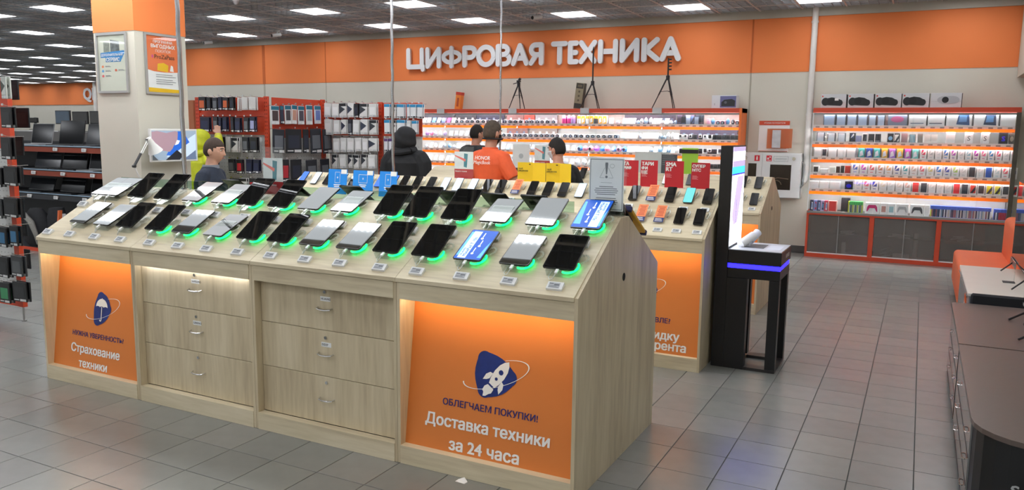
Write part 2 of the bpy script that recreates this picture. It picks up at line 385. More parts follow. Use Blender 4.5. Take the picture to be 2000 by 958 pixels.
# ---- ceiling-hung dark domes and sensors
def ceil_dev(px, py, kind, lab):
    v = _f*1545.66+_R*(px-1000)+_D*(py-479); s_ = (CZ-.05-1.712)/v.z; x, y = v.x*s_, v.y*s_
    t = thing(kind, lab, 'camera' if kind == 'security_camera' else 'sensor', (x, y, CZ-.1))
    m = MB(); m.cyl((x, y, CZ-.04), .05, .035, n=14); m.obj('base', LGREY, t)
    if kind == 'security_camera':
        m = MB(); m.tube([(x, y, CZ-.04), (x+.02, y-.03, CZ-.09)], .012, 6); m.obj('bracket', LGREY, t)
        m = MB(); m.tube([(x+.05, y+.04, CZ-.09), (x-.02, y-.11, CZ-.12)], [.032, .036], 12); m.obj('camera_body', LGREY, t, True)
        m = MB(); m.tube([(x-.02, y-.11, CZ-.12), (x-.022, y-.115, CZ-.121)], .026, 12); m.obj('lens', BLACK, t)
    else:
        m = MB(); m.tube([(x, y, CZ-.04), (x, y, CZ-.06), (x, y, CZ-.085)], [.045, .04, .015], 14); m.obj('dome', M('sensor_grey', '#a09c9c', .5), t, True)
for a in ((1049, 27, 'security_camera', 'white security camera on the ceiling above the wall sign'), (541, 63, 'security_camera', 'small security camera under ceiling beside fourth light from left'), (408, 78, 'security_camera', 'small security camera near ceiling lower left of the lights'), (420, 66, 'smoke_detector', 'dark smoke detector touching the left end of a light'), (461, 4, 'smoke_detector', 'round smoke detector at top edge of photo, left of middle'), (890, 20, 'smoke_detector', 'round smoke detector on ceiling left of second pole')): ceil_dev(*a)
# ---- the pillar
t = MB(); t.box(-7.32, -6.73, 5.21, 5.80, 0, 2.63); pillar = struct('pillar', t, CREAM)
t = MB(); t.box(-7.324, -6.726, 5.206, 5.804, 2.63, CZ+.05); struct('trim_11', t, ORANGE)
# ---- added unseen light box over the near counter: tablet reflections and tabletop light
t = thing('added_light_box', 'long white added light box, out of view above the near tablet counter', 'light box', (-5.5, 4.7, 3.3))
m = MB(); m.box(-9.4, -1.55, 4.2, 5.25, 3.3, 3.36); m.obj('added_box_housing', FRAME, t)
m = MB(); m.box(-9.35, -1.6, 4.25, 5.2, 3.294, 3.2995); m.obj('diffuser', M('added_box_diffuser', '#eaf2f8', emit=1.6, var=0), t)  # glowing underside of the added light box
m = MB()
for r in (4.45, 4.95):
    for k in range(230): m.box(-9.3+k*.0333, -9.3+k*.0333+.02, r-.045-.015*(k % 2), r+.045, 3.285, 3.2935)
o = m.obj('added_led_cells', M('added_led_cell', '#ffffff', emit=12, var=0), t); o['kind'] = 'stuff'
for k, x in enumerate((-9.2, -6, -1.9)):
    m = MB(); m.cyl((x, 4.7, 3.36), .006, .4, n=6); m.obj('hanger', STEEL, t)
# ================================================================== DISPLAY COUNTERS
SL = .31/.535       # slope of the tops
def counter_unit(x0, x1, y0, kind, label, group, extra=None, end=None):
    """one oak unit: two gable panels, sloped tops both sides, header, plinth, and a poster or three drawers"""
    xm = (x0+x1)/2
    t = thing('display_counter_unit', label, 'counter', (xm, y0+.6, 0), group=group)
    yr0, yr1, yb = y0+.54, y0+.66, y0+1.2; zf, zr = .98, 1.291
    T = .018
    for s, a in ((-1, x0+.001), (1, x1-.001-T)):
        m = MB(); pr = [(y0+.004, 0), (y0+.004, zf-.022), (yr0, zr-.026), (yr1, zr-.026), (yb-.004, zf-.022), (yb-.004, 0)]
        ends = (s == 1 and end == 'r')
        if ends: pr = [(y0, 0), (y0, zf-.003), (yr0, zr), (yr1, zr), (yb, zf-.003), (yb, 0)]
        m.prism(pr, a, a+T, 'x'); o = m.obj('side_panel', OAKV, t)
        if ends:
            g = MB(); g.cyl((a+T-.001, y0+.61, .981), .021, .0025, 'x', 20); q = g.obj('cable_hole', M('hole_dark', '#17130f', .9), t)
    m = MB(); e = T if end == 'r' else 0
    m.prism([(y0-.006, zf-.02), (y0-.006, zf), (yr0, zr+.002), (yr0, zr-.02)], x0+.001, x1-.001-e, 'x'); m.obj('front_worktop', OAKH, t)
    m = MB(); m.box(x0+.001, x1-.001-e, yr0, yr1, zr-.018, zr+.002); m.obj('ridge_board', OAKH, t)
    m = MB(); m.prism([(yb+.006, zf-.02), (yb+.006, zf), (yr1, zr+.002), (yr1, zr-.02)], x0+.001, x1-.001-e, 'x'); m.obj('back_worktop', OAKH, t)
    a, b = x0+.001+T, x1-.001-T
    m = MB(); m.box(a, b, y0, y0+.018, .872, zf-.023); m.obj('header_board', OAKH, t)
    m = MB(); m.box(a, b, y0, y0+.018, 0, .098); m.box(a, b, y0+.018, y0+.05, .088, .098); m.obj('plinth', OAKH, t)
    m = MB(); m.box(a, b, yb-.02, yb, 0, zf-.023); m.obj('back_panel', OAKV, t)
    if kind == 'poster':
        m = MB(); m.prism([(y0+.155, .94), (y0+.045, .098), (y0+.057, .098), (y0+.167, .94)], a, b, 'x'); m.obj('poster_board', POSTER, t)
        nrm = Vector((0, -.842, .11)).normalized(); up = Vector((0, .11, .842)).normalized()
        def P(x, z): return (x, y0+.045+.11*(z-.098)/.842, z)
        for (kd, *r) in extra:
            if kd == 'text':
                body, x, z, w, mt, off = r; text(body, P(x, z), width=w, mat=mt, parent=t, up=up, off=off, lift=.0015, name='lettering')
            elif kd == 'badge': badge(t, P(*r[:2]), up, r[2], r[3])
        m = MB(); m.box(a+.02, b-.02, y0+.03, y0+.045, .874, .882); m.obj('light_strip', LEDWARM, t)
        m = MB(); m.box(a, b, y0+.018, y0+.16, .93, .94); m.obj('soffit', OAKH, t)
    else:
        yd = y0+.05
        zs = ((.632, .868), (.372, .629), (.101, .369))
        m = MB(); m.box(a, b, y0+.018, yd+.4, .93, .94); m.obj('soffit', OAKH, t)
        if extra.get('lit'):
            m = MB(); m.box(a+.02, b-.02, y0+.020, y0+.032, .874, .882); m.obj('light_strip', M('led_cool', '#f4f6ff', emit=9, var=0), t)
        for k, (z0, z1) in enumerate(zs):
            m = MB(); m.bbox(a+.002, b-.002, yd, yd+.018, z0, z1, .0015)
            d = m.obj('drawer', OAKV, t); xc = xm-.008
            zk = (.845, .59, .336)[k]; zh = (.752, .497, .24)[k]
            m = MB(); m.cyl((xc, yd-.006, zk), .009, .007, 'y', 14); m.box(xc-.0015, xc+.0015, yd-.0065, yd-.0062, zk-.005, zk+.005); m.obj('lock', CHROME, d)
            m = MB(); m.tube([(xc-.05, yd, zh+.004), (xc-.045, yd-.018, zh), (xc-.02, yd-.026, zh-.003), (xc+.02, yd-.026, zh-.003), (xc+.045, yd-.018, zh), (xc+.05, yd, zh+.004)], .0045, 8); m.obj('handle', CHROME, d, True)
            lb = extra['labels'][k]
            if lb:
                m = MB(); m.box(xc-.032, xc+.036, yd-.001, yd-.0002, zk-.052, zk-.026); q = m.obj('name_sticker', PAPER, d)
                text(lb, (xc-.026, yd-.0012, zk-.039), height=.012, mat=TXTK, parent=d, off=.01, anchor='l', name='sticker_lettering')
    return t
def badge(t, c, up, size, what):
    """dark blue rounded-triangle emblem with a white umbrella or rocket and a thin white orbit"""
    R = Vector((1, 0, 0)); U = Vector(up); Nn = R.cross(U); C = Vector(c)
    def W(x, y, l): return C+R*(x*size)+U*(y*size)+Nn*l
    pts = []
    if what == 'rocket': cn = [(-.36, .50), (.62, -.02), (-.30, -.56)]
    else: cn = [(-.12, .58), (.50, .02), (-.30, -.58)]
    rr = .17
    cx = sum(p[0] for p in cn)/3; cy = sum(p[1] for p in cn)/3
    for i, p in enumerate(cn):
        prev, nxt = Vector(cn[i-1]), Vector(cn[(i+1) % 3]); p = Vector(p)
        q = p+(Vector((cx, cy))-p).normalized()*rr*1.4
        d0 = (p-prev).normalized(); d1 = (nxt-p).normalized()
        a0 = math.atan2(d0.x, -d0.y); n0 = Vector((d0.y, -d0.x))*-1; n1 = Vector((d1.y, -d1.x))*-1
        if n0.dot(p-Vector((cx, cy))) < 0: n0 = -n0
        if n1.dot(p-Vector((cx, cy))) < 0: n1 = -n1
        A0 = math.atan2(n0.y, n0.x); A1 = math.atan2(n1.y, n1.x); dA = (A1-A0+math.pi) % (2*math.pi)-math.pi
        for k in range(9):
            a = A0+dA*k/8; pts.append(q+Vector((math.cos(a), math.sin(a)))*rr)
    # bulge the sides
    out = []
    for i, p in enumerate(pts):
        out.append(p)
        if i % 9 == 8:
            n = pts[(i+1) % len(pts)]
            for k in (1, 2, 3, 4, 5):
                u = k/6; m_ = p.lerp(n, u); ctr = Vector((cx, cy)); out.append(m_+(m_-ctr).normalized()*.07*math.sin(math.pi*u))
    mb = MB(); mb.add([W(p.x, p.y, .002) for p in out], [tuple(range(len(out)))]); e = mb.obj('emblem', M('emblem_blue', '#152c78', .4, var=.4, vscale=(9, 9, 9)), t)
    m = MB(); N = 48; tilt = .35
    for k in range(N):
        a0, a1 = 2*math.pi*k/N, 2*math.pi*(k+1)/N
        if math.radians(60) < (a0 % (2*math.pi)) < math.radians(170): continue
        q = []
        for a, rr_ in ((a0, 1.0), (a1, 1.0), (a1, .965), (a0, .965)):
            x, y = .82*rr_*math.cos(a), .26*rr_*math.sin(a); q.append(W(x*math.cos(tilt)-y*math.sin(tilt)+.05, x*math.sin(tilt)+y*math.cos(tilt), .003))
        m.quad(*q)
    m.obj('orbit_line', TXTW, e)
    m = MB()
    def poly(ps, l=.0035): m.add([W(x, y, l) for x, y in ps], [tuple(range(len(ps)))])
    if what == 'rocket':
        a = math.radians(-35); ca, sa = math.cos(a), math.sin(a)
        def rt(ps, ox=.1, oy=-.05): return [(ox+x*ca-y*sa, oy+x*sa+y*ca) for x, y in ps]
        body = [(.0, .44), (.07, .36), (.12, .24), (.14, .08), (.12, -.10), (.08, -.22), (-.08, -.22), (-.12, -.10), (-.14, .08), (-.12, .24), (-.07, .36)]
        poly(rt(body)); poly(rt([(-.13, .0), (-.13, -.14), (-.17, -.2), (-.24, -.26), (-.25, -.12), (-.2, -.02)])); poly(rt([(.13, .0), (.13, -.14), (.17, -.2), (.24, -.26), (.25, -.12), (.2, -.02)]))
        fl_ = [(.09, -.26), (.1, -.36), (.06, -.42), (.03, -.5), (-.02, -.54), (-.06, -.46), (-.11, -.44), (-.12, -.34), (-.08, -.26)]; poly(rt(fl_))
        o = m.obj('rocket_print', TXTW, e)
        m = MB()
        for yy, r in ((.14, .055), (-.04, .035)):
            poly(rt([(r*math.cos(2*math.pi*k/14), yy+r*math.sin(2*math.pi*k/14)) for k in range(14)]), .0042)
        m.obj('porthole_print', M('emblem_blue'), e)
    else:
        dome = [(.27*math.cos(math.radians(a)), .04+.27*math.sin(math.radians(a))) for a in range(0, 181, 12)]
        sc = []
        for k in range(3):
            cx_ = -.18+.18*k
            for a in range(180, -1, -30): sc.append((cx_+.09*math.cos(math.radians(a)), .04+.035*math.sin(math.radians(a))))
        poly(dome[::-1][:0]+dome+sc[1:-1])
        poly([(-.012, .33), (.012, .33), (.012, .3), (-.012, .3)])
        hk = [(.0, .06), (.0, -.34), (-.02, -.38), (-.055, -.38), (-.075, -.34)]
        for p, q in zip(hk, hk[1:]):
            d = Vector((q[0]-p[0], q[1]-p[1])).normalized()*.016; nx, ny = -d.y, d.x
            poly([(p[0]+nx, p[1]+ny), (q[0]+nx, q[1]+ny), (q[0]-nx, q[1]-ny), (p[0]-nx, p[1]-ny)], .0036)
        m.obj('umbrella_print', TXTW, e)
AX = (-5.245, -4.30, -3.303, -2.311, -1.318); AY = 3.225
gA = 'units of the near tablet counter'
uA1 = counter_unit(AX[0], AX[1], AY, 'poster', 'pale oak counter unit with orange umbrella insurance poster, at left end', gA,
    [('badge', -4.755, .52, .215, 'umbrella'), ('text', 'НУЖНА УВЕРЕННОСТЬ?', -4.782, .334, .515, NAVY, .02), ('text', 'Страхование', -4.80, .228, .49, TXTW, .03), ('text', 'техники', -4.815, .132, .285, TXTW, .03)])
uA2 = counter_unit(AX[1], AX[2], AY, 'drawers', 'pale oak unit with three drawers under a lit white strip', gA, dict(lit=True, labels=('SAMSUNG', 'LENOVO', None)))
uA3 = counter_unit(AX[2], AX[3], AY, 'drawers', 'pale oak unit with three unlit drawers beside the rocket poster', gA, dict(lit=False, labels=('HUAWEI', 'DEXP', None)))
uA4 = counter_unit(AX[3], AX[4], AY, 'poster', 'pale oak counter unit with orange rocket delivery poster, at right end', gA,
    [('badge', -1.80, .525, .235, 'rocket'), ('text', 'ОБЛЕГЧАЕМ ПОКУПКИ!', -1.812, .350, .535, NAVY, .02), ('text', 'Доставка техники', -1.825, .247, .70, TXTW, .03), ('text', 'за 24 часа', -1.828, .140, .395, TXTW, .03)], end='r')
BX = [-5.46+k*1.0355 for k in range(4)]+[-1.318]; BY = 5.555
gB = 'units of the phone counter behind'
uB = []
lbB = ('leftmost oak unit of the middle phone counter', 'second oak unit from left of the middle phone counter', 'third oak unit from left of the middle phone counter', 'oak phone counter unit with orange discount poster beside the black kiosk')
for k in range(4):
    if k == 3: ex = [('badge', -1.80, .56, .22, 'rocket'), ('text', 'НАШЛИ ДЕШЕВЛЕ?', -1.806, .335, .48, NAVY, .02), ('text', 'Дарим скидку', -1.79, .222, .60, TXTW, .03), ('text', 'ниже конкурента', -1.80, .137, .73, TXTW, .03)]; uB.append(counter_unit(BX[3], BX[4], BY, 'poster', lbB[k], gB, ex, end='r'))
    else: uB.append(counter_unit(BX[k], BX[k+1], BY, 'drawers', lbB[k], gB, dict(lit=False, labels=(None, None, None))))
CX = [-5.3+k*.9955 for k in range(5)]; CX[4] = -1.31; CY = 7.69
for k in range(4):
    lb = ('leftmost oak unit of the farthest phone counter', 'second oak unit from left of the farthest phone counter', 'third oak unit from left of the farthest phone counter', 'farthest oak phone unit seen behind the black kiosk')[k]
    if k == 3: counter_unit(CX[3], CX[4], CY, 'poster', lb, 'units of the farthest phone counter', [('badge', -1.80, .56, .22, 'rocket')], end='r')
    else: counter_unit(CX[k], CX[k+1], CY, 'drawers', lb, 'units of the farthest phone counter', dict(lit=False, labels=(None, None, None)))
# ---- metal power poles standing on the ridges
POLE = M('pole_chrome', '#b8b8ba', .22, 1.0, var=.1)
for (x, y, lab) in ((-4.50, AY+.60, 'wavy chrome power pole on the near counter, beside the pillar'), (-4.43, BY+.6, 'chrome power pole on middle counter, left of the wall sign'), (-4.44, CY+.62, 'slim chrome power pole on farthest counter, crossing the wall sign')):
    t = thing('power_pole', lab, 'pole', (x, y, 1.293), group='chrome power poles')
    m = MB(); pts = []
    for k in range(27):
        z = 1.293+k*(CZ-1.293)/26; pts.append((x+(.004*math.sin(k*1.9)), y, z))
    m.tube(pts, .0145 if y < 8 else .012, 10); m.obj('tube', POLE, t, True)
    m = MB(); m.cyl((x, y, 1.293), .035, .012, n=18); m.obj('foot_plate', CHROME, t)
# ---- edge glass standing along the ridge of the near counter
for k in range(4):
    a, b = AX[k]+.02, AX[k+1]-.02
    if k == 3: b = -1.62
    m = MB(); m.box(a, b, AY+.645, AY+.651, 1.293, 1.352); tag(m.obj('glass_strip', GREENGLASS), 'greenish glass strip along the counter ridge, %s from left' % ORD[k], 'glass', 'glass strips on the near ridge')
# scrap of paper on the floor
m = MB(); m.add([(-1.93, 3.175, .0006), (-1.875, 3.17, .002), (-1.868, 3.19, .006), (-1.90, 3.215, .012), (-1.925, 3.20, .003), (-1.93, 3.175, 0), (-1.875, 3.17, 0), (-1.868, 3.19, 0), (-1.90, 3.215, 0), (-1.925, 3.20, 0)], [(0, 1, 2, 3, 4), (9, 8, 7, 6, 5), (0, 1, 6, 5), (1, 2, 7, 6), (2, 3, 8, 7), (3, 4, 9, 8), (4, 0, 5, 9)])
tag(m.obj('paper_scrap', PAPER), 'torn white paper scrap on the floor before the rocket poster', 'paper')
# ================================================================== GOODS ON THE COUNTERS
def ray(px, py): return _f*1545.66+_R*(px-1000)+_D*(py-479)
def ony(px, py, Y): v = ray(px, py); s_ = Y/v.y; return Vector((v.x*s_, Y, 1.712+v.z*s_))
def onx(px, py, X): v = ray(px, py); s_ = X/v.x; return Vector((X, v.y*s_, 1.712+v.z*s_))
TH = math.atan(SL); SN, CS = math.sin(TH), math.cos(TH)
def srf(y0, Y, h=0):       # point on the front slope, h along its normal
    return (Y-h*SN, .98+SL*(Y-y0)+h*CS)
BEZ = M('tablet_bezel', '#0b0b0d', .25, var=0); ALU = M('tablet_alu', '#55585c', .35, .8, var=.03)
# --- meshes shared by the copies
def tab_meshes(w, h, th, r, key):
    m = MB(); m.rrect(w, h, r, -th, 0, 5, 0, h/2); body = m.mesh('body', BEZ, True)
    m = MB(); m.rrect(w-.008, h-.008, r*.7, 0, .0006, 4, 0, h/2); scr = m.mesh('screen', SCREEN)
    return body, scr
tb, ts = tab_meshes(.160, .242, .0075, .010, 't')
def tablet(x, y0, Y, tilt, label, group, lit=None, yaw=0., sc=1., front=True):
    y, z = srf(y0, Y, .044)
    if front: o = thing('tablet', label, 'tablet', (x, y, z), (math.radians(tilt), 0, math.radians(yaw)), group)
    else:     # on the back slope, facing away
        y = 2*(y0+.6)-y; o = thing('tablet', label, 'tablet', (x, y, z), (math.radians(tilt), 0, math.pi+math.radians(yaw)), group)
    o.scale = (sc, sc, sc)
    b = put('body', tb, o); s = put('screen', ts if not lit else None, o) if not lit else None
    if lit:
        m = MB(); m.mat(M('screen_blue', '#1450b0', emit=.6, var=0)); m.rrect(.150, .232, .006, 0, .0006, 4, 0, .121)
        m.mat(M('screen_sky', '#5aa2e6', emit=.8, var=0)); m.prism([(-.072, .03), (-.035, .03), (-.06, .22), (-.072, .22)], .0006, .0009, 'z')
        m.prism([(.05, .02), (.072, .02), (.072, .16), (.06, .10)], .0006, .0009, 'z')
        m.mat(M('screen_pale', '#bcd6ee', emit=.85, var=0))
        a, c = (-.058, -.012) if lit == 'up' else (.012, .06)
        m.prism([(a, .012), (c, .012), (c, .225), (a, .225)], .0006, .0010, 'z')
        m.obj('screen', parent=None) if False else None
        sc_ = put('screen', m.mesh('screen'), o)
        wht = M('screen_white', '#ffffff', emit=1.0, var=0); dk = M('screen_navy', '#1b3f86', emit=.5, var=0)
        R, U = ((0, 1, 0), (-1, 0, 0)) if lit == 'up' else ((0, -1, 0), (1, 0, 0))
        def T_(body, c, wd, mt): 
            e = text(body, c, width=wd, mat=mt, right=R, up=U, name='screen_lettering', off=.008); e.parent = o; e.parent = sc_
        mid = (a+c)/2; k = 1 if lit == 'up' else -1
        T_('HUAWEI', (mid-k*.012, .06 if lit == 'up' else .18, .0014), .06, dk); T_('MatePad T 10s', (mid+k*.008, .10 if lit == 'up' else .14, .0014), .15, dk)
        for q, yy in enumerate((.05, .11, .17)):
            n = MB(); cx = mid+k*(.045+.012*(q % 2))
            n.add([(cx+.007*math.cos(t*math.pi/6), yy+.007*math.sin(t*math.pi/6), .0013) for t in range(12)], [tuple(range(12))])
            n.box(cx-.002, cx+.002, yy+.012, yy+.045, .0012, .0014); e = put('screen_icon', n.mesh('screen_icon', wht), sc_)
    return o
# acrylic tilt stand with puck, glow ring, coiled cord and power lead (in slope space)
acr = MB(); acr.box(-.062, .062, -.012, .17, .001, .004); acr.box(-.062, .062, -.012, -.009, .004, .040); acr.box(-.062, .062, -.009, .16, .033, .0355); acr.box(-.062, -.059, -.009, .16, .004, .033)
acr_me = acr.mesh('acrylic_rest', ACRYL)
pk = MB(); pk.cyl((.03, .07, .001), .028, .030, n=20, r2=.024); puck_me = pk.mesh('puck', WHITE, True)
def torus_pts(cx, cy, cz, R, a0, a1, n): return [(cx+R*math.cos(a0+(a1-a0)*k/n), cy+R*math.sin(a0+(a1-a0)*k/n), cz) for k in range(n+1)]
rg = MB(); rg.tube(torus_pts(.034, .050, .018, .046, math.radians(-115), math.radians(35), 14), .0056, 8); ring_me = rg.mesh('glow_ring', LEDG, True)
def coil(path, r, turns, rw, per=6, n=4):
    P = [Vector(p) for p in path]; L = [0]
    for a, b in zip(P, P[1:]): L.append(L[-1]+(b-a).length)
    def at(t):
        s_ = t*L[-1]
        for i in range(len(P)-1):
            if s_ <= L[i+1]+1e-9: u = (s_-L[i])/(L[i+1]-L[i]); return P[i].lerp(P[i+1], u), (P[i+1]-P[i]).normalized()
        return P[-1], (P[-1]-P[-2]).normalized()
    pts = []; N = turns*per
    for k in range(N+1):
        p, d = at(k/N); a = d.cross(Vector((0, 0, 1))); a = a.normalized() if a.length > .1 else Vector((1, 0, 0)); b = d.cross(a)
        t = 2*math.pi*k/per; pts.append(p+a*r*math.cos(t)+b*r*math.sin(t))
    m = MB(); m.tube(pts, rw, n); return m
CORD = M('cord_white', '#dcdccf', .5, var=.03)
loop = [(.055, .07, .02), (.085, .08, .02), (.105, .10, .02), (.108, .125, .02), (.092, .14, .022), (.07, .13, .024), (.06, .105, .02)]
coil_me = coil(loop, .0045, 20, .0014).mesh('coiled_cord', CORD, True)
ld = MB(); ld.box(-.007, .007, -.030, -.004, .036, .044); ld.tube([(0, -.03, .04), (-.004, -.042, .034), (-.016, -.046, .018), (-.034, -.040, .006), (-.05, -.02, .003), (-.048, .03, .003)], .0022, 6); lead_me = ld.mesh('power_lead', WHITE, True)
def stand(x, y0, Y, label, group, glow=True, front=True):
    y, z = srf(y0, Y)
    o = thing('tablet_stand', label, 'stand', (x, y, z), (TH, 0, 0), group) if front else thing('tablet_stand', label, 'stand', (x, 2*(y0+.6)-y, z), (TH, 0, math.pi), group)
    put('acrylic_rest', acr_me, o); put('puck', puck_me, o); put('coiled_cord', coil_me, o); put('power_lead', lead_me, o)
    if glow: put('glow_ring', ring_me, o)
    return o
TAGS = M('tag_display', '#b6b8ba', .3, var=.02); TAGK = M('tag_print', '#74777b', .5, var=0)
tg = MB(); tg.prism([(-.018, 0), (-.016, .010), (.018, .017), (.018, 0)], -.033, .033, 'x'); tagb_me = tg.mesh('tag_case', WHITE)
q = math.atan2(.007, .034)
tg = MB(); tg.add([(-.026, -.012, .0112), (.020, -.012, .0112), (.020, .013, .0163), (-.026, .013, .0163)], [(0, 1, 2, 3)]); tagd_me = tg.mesh('tag_display', TAGS)
tg = MB()
for (a, b, c, d) in ((-.024, -.008, .006, .010), (-.004, .017, .000, .007), (-.024, .008, -.004, -.002), (-.024, .016, -.009, -.007)):
    zz = lambda y: .0112+(y+.012)*.204+.0003
    tg.add([(a, c, zz(c)), (b, c, zz(c)), (b, d, zz(d)), (a, d, zz(d))], [(0, 1, 2, 3)])
tagp_me = tg.mesh('tag_print', TAGK)
def price_tag(x, y0, Y, label, group, kind='price_tag', rz=0.):
    y, z = srf(y0, Y)
    o = thing('price_tag', label, 'price tag', (x, y, z+.0005), (TH, 0, rz), group)
    o.scale = (1.2, 1.2, 1.2) if y0 == AY else (1, 1, 1)
    put('tag_case', tagb_me, o); put('tag_display', tagd_me, o); put('tag_print', tagp_me, o); return o
FX = [-4.96, -4.72, -4.50, -4.22, -3.98, -3.71, -3.435, -3.20, -2.96, -2.70, -2.455, -2.21, -1.96, -1.70, -1.465]
FT = [29, 27.5, 35, 35, 29, 25, 35, 35, 29, 28.5, 35, 35, 'up', 29, 34]
BXs = [-5.12, -5.0, -4.74, -4.48, -4.21, -3.94, -3.72, -3.46, -3.22, -2.97, -2.66, -2.46, -2.21, -1.97, -1.70, -1.45]
BT = [25, 25.5, 39, 39, 26, 25, 39, 39, 28, 25, 39, 39, 38, 25, 30, 'dn']
n = len(FX)
for i, x in enumerate(FX):
    st = FT[i]; lit = st if isinstance(st, str) else None
    what = 'tablet with lit blue screen' if lit else ('pale reflecting tablet' if st < 30 else 'black tablet')
    tablet(x, AY, 3.345, 31 if lit else st, '%s on near counter, front row, %s from right' % (what, ORD[n-1-i]), 'tablets in front row of near counter', lit, yaw=random.uniform(-1, 1))
    stand(x, AY, 3.345, 'clear acrylic stand %s, front row of near counter, %s from right' % ('glowing green' if i > 2 else 'without glow', ORD[n-1-i]), 'acrylic tablet stands, front row', glow=i > 2)
n = len(BXs)
for i, x in enumerate(BXs):
    st = BT[i]; lit = st if isinstance(st, str) else None
    what = 'tablet with lit blue screen' if lit else ('pale reflecting tablet' if st < 30 else 'black tablet')
    tablet(x, AY, 3.625, 31 if lit else st, '%s on near counter, back row, %s from right' % (what, ORD[n-1-i]), 'tablets in back row of near counter', lit, yaw=random.uniform(-1, 1))
    stand(x, AY, 3.625, 'clear acrylic stand %s, back row of near counter, %s from right' % ('glowing green' if i > 3 else 'without glow', ORD[n-1-i]), 'acrylic tablet stands, back row', glow=i > 3)
for i, x in enumerate([-5.18, -4.95, -4.70, -4.45, -4.18, -3.93, -3.69, -3.44, -3.19, -2.94, -2.70, -2.44, -2.21, -1.95, -1.69, -1.45]):
    price_tag(x, AY, 3.268, 'white electronic price tag along near counter front edge, %s from left' % ORD[i], 'price tags along the front edge', rz=random.uniform(-.06, .06))
for i, x in enumerate([-5.21, -4.94, -4.70, -4.44, -4.17, -3.92, -3.67, -3.42, -3.18, -2.93, -2.69, -2.44, -2.19, -1.93, -1.67, -1.44]):
    price_tag(x, AY, 3.55, 'white electronic price tag between both tablet rows, %s from left' % ORD[i], 'price tags between the tablet rows', rz=random.uniform(-.06, .06))
for i, x in enumerate([-4.1, -3.6, -3.1, -2.75, -2.4, -2.1, -1.85, -1.43]):
    tablet(x, AY, 3.62, 33, 'tablet on the far slope of near counter facing away, %s from left' % ORD[i], 'tablets on the far slope', front=False)
    stand(x, AY, 3.62, 'acrylic stand on far slope of near counter, %s from left' % ORD[i], 'stands on the far slope', glow=False, front=False)
# yellow and blue folder on the far slope by the right end
t = thing('card_folder', 'yellow card folder with dark blue ends on far slope beside warning notice', 'folder', (-1.44, AY+.76, 1.25), (-TH, 0, 0))
m = MB(); m.bbox(-.085, .1, -.02, .26, .05, .068, .003); put('cover', m.mesh('cover', M('folder_yellow', '#d9a520', .5)), t)
m = MB(); m.bbox(-.087, .102, -.045, -.021, .044, .074, .004); m.bbox(-.087, .102, .261, .285, .044, .074, .004); put('end_band', m.mesh('end_band', M('folder_blue', '#252a5c', .5)), t)
m = MB(); m.box(-.07, .07, .0, .2, .0, .0495); put('rest', m.mesh('rest', ACRYL), t)
# --- phones
pb = MB(); pb.rrect(.072, .152, .009, -.008, 0, 4, 0, .076); pbody = pb.mesh('body', BEZ, True)
ps = MB(); ps.rrect(.068, .148, .008, 0, .0004, 4, 0, .076); pscr = ps.mesh('screen', SCREEN)
pscr2 = ps.mesh('screen', M('phone_painted_reflection', '#b9d0de', emit=.55, var=0)); pscr3 = ps.mesh('screen', M('phone_screen_teal', '#5fb8b8', emit=.6, var=0)); pscr4 = ps.mesh('screen', M('phone_screen_blue', '#2f62d0', emit=.6, var=0))  # the pale one glows in place of ceiling light reflected in the glass
fy = MB(); fy.mat(M('flyer_orange', '#f08a54', .6)).box(-.037, .037, .045, .165, 0, .0008); fy.mat(M('flyer_navy', '#27356e', .6)).box(-.037, .037, 0, .0445, 0, .0008)
fy.mat(M('flyer_red_print', '#c23a1c', .6, var=0))
for k in range(7): fy.box(-.025+.004*(k % 3), .025-.003*(k % 2), .06+.014*k, .066+.014*k, .0008, .0011)
fy.mat(TXTW)
for k in range(3): fy.box(-.028, .028-.004*k, .010+.011*k, .014+.011*k, .0008, .0011)
fly_me = fy.mesh('card')
sb = MB(); sb.cyl((0, .03, 0), .042, .012, n=20, r2=.038); base_me = sb.mesh('round_base', WHITE, True)
sb = MB(); sb.tube([(0, .05, .008), (0, .066, .026), (0, .078, .040)], [.026, .022, .022], 14); neck_me = sb.mesh('neck', WHITE, True)
lp = MB(); lp.tube([(.03, .05, .008), (.052, .045, .03), (.066, .06, .05), (.062, .085, .055), (.045, .09, .03), (.03, .08, .008)], .0055, 7); ploop_me = lp.mesh('coiled_cord', CORD, True)
lw = MB(); lw.tube([(0, -.008, .008), (-.01, -.03, .004), (.0, -.05, .003), (.03, -.045, .003), (.035, -.01, .003)], .0022, 6); lw.box(-.006, .006, -.014, .012, .004, .012); plead_me = lw.mesh('power_lead', WHITE, True)
def phone(x, y0, Y, label, group, kind='black', tilt=44, lead=True, rz=0., standlab=None):
    y, z = srf(y0, Y); yy, zz = srf(y0, Y-.012, .018)
    if kind == 'flyer':
        o = thing('promo_card', label, 'card', (x, yy, zz), (math.radians(tilt), 0, rz), group); put('card', fly_me, o)
    else:
        o = thing('smartphone', label, 'phone', (x, yy, zz), (math.radians(tilt), 0, rz), group); put('body', pbody, o)
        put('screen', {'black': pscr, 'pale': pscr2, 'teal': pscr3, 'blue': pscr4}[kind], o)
    s = thing('phone_stand', standlab, 'stand', (x, y+.035, z+.0), (TH, 0, rz), group.replace('phones', 'round phone stands'))
    put('round_base', base_me, s, loc=(0, .0, 0)); put('neck', neck_me, s, loc=(0, -.01, -.008)); put('coiled_cord', ploop_me, s)
    if lead: put('power_lead', plead_me, s, loc=(0, -.03, 0))
    return o
PX = [-5.36, -5.20, -5.05, -4.88, -4.74, -4.58, -4.44, -4.29, -4.17, -4.03, -3.88, -3.73, -3.60, -3.45, -3.31, -3.17, -3.02, -2.87, -2.73, -2.59, -2.44, -2.29, -2.14, -1.985, -1.84, -1.695, -1.55, -1.405]
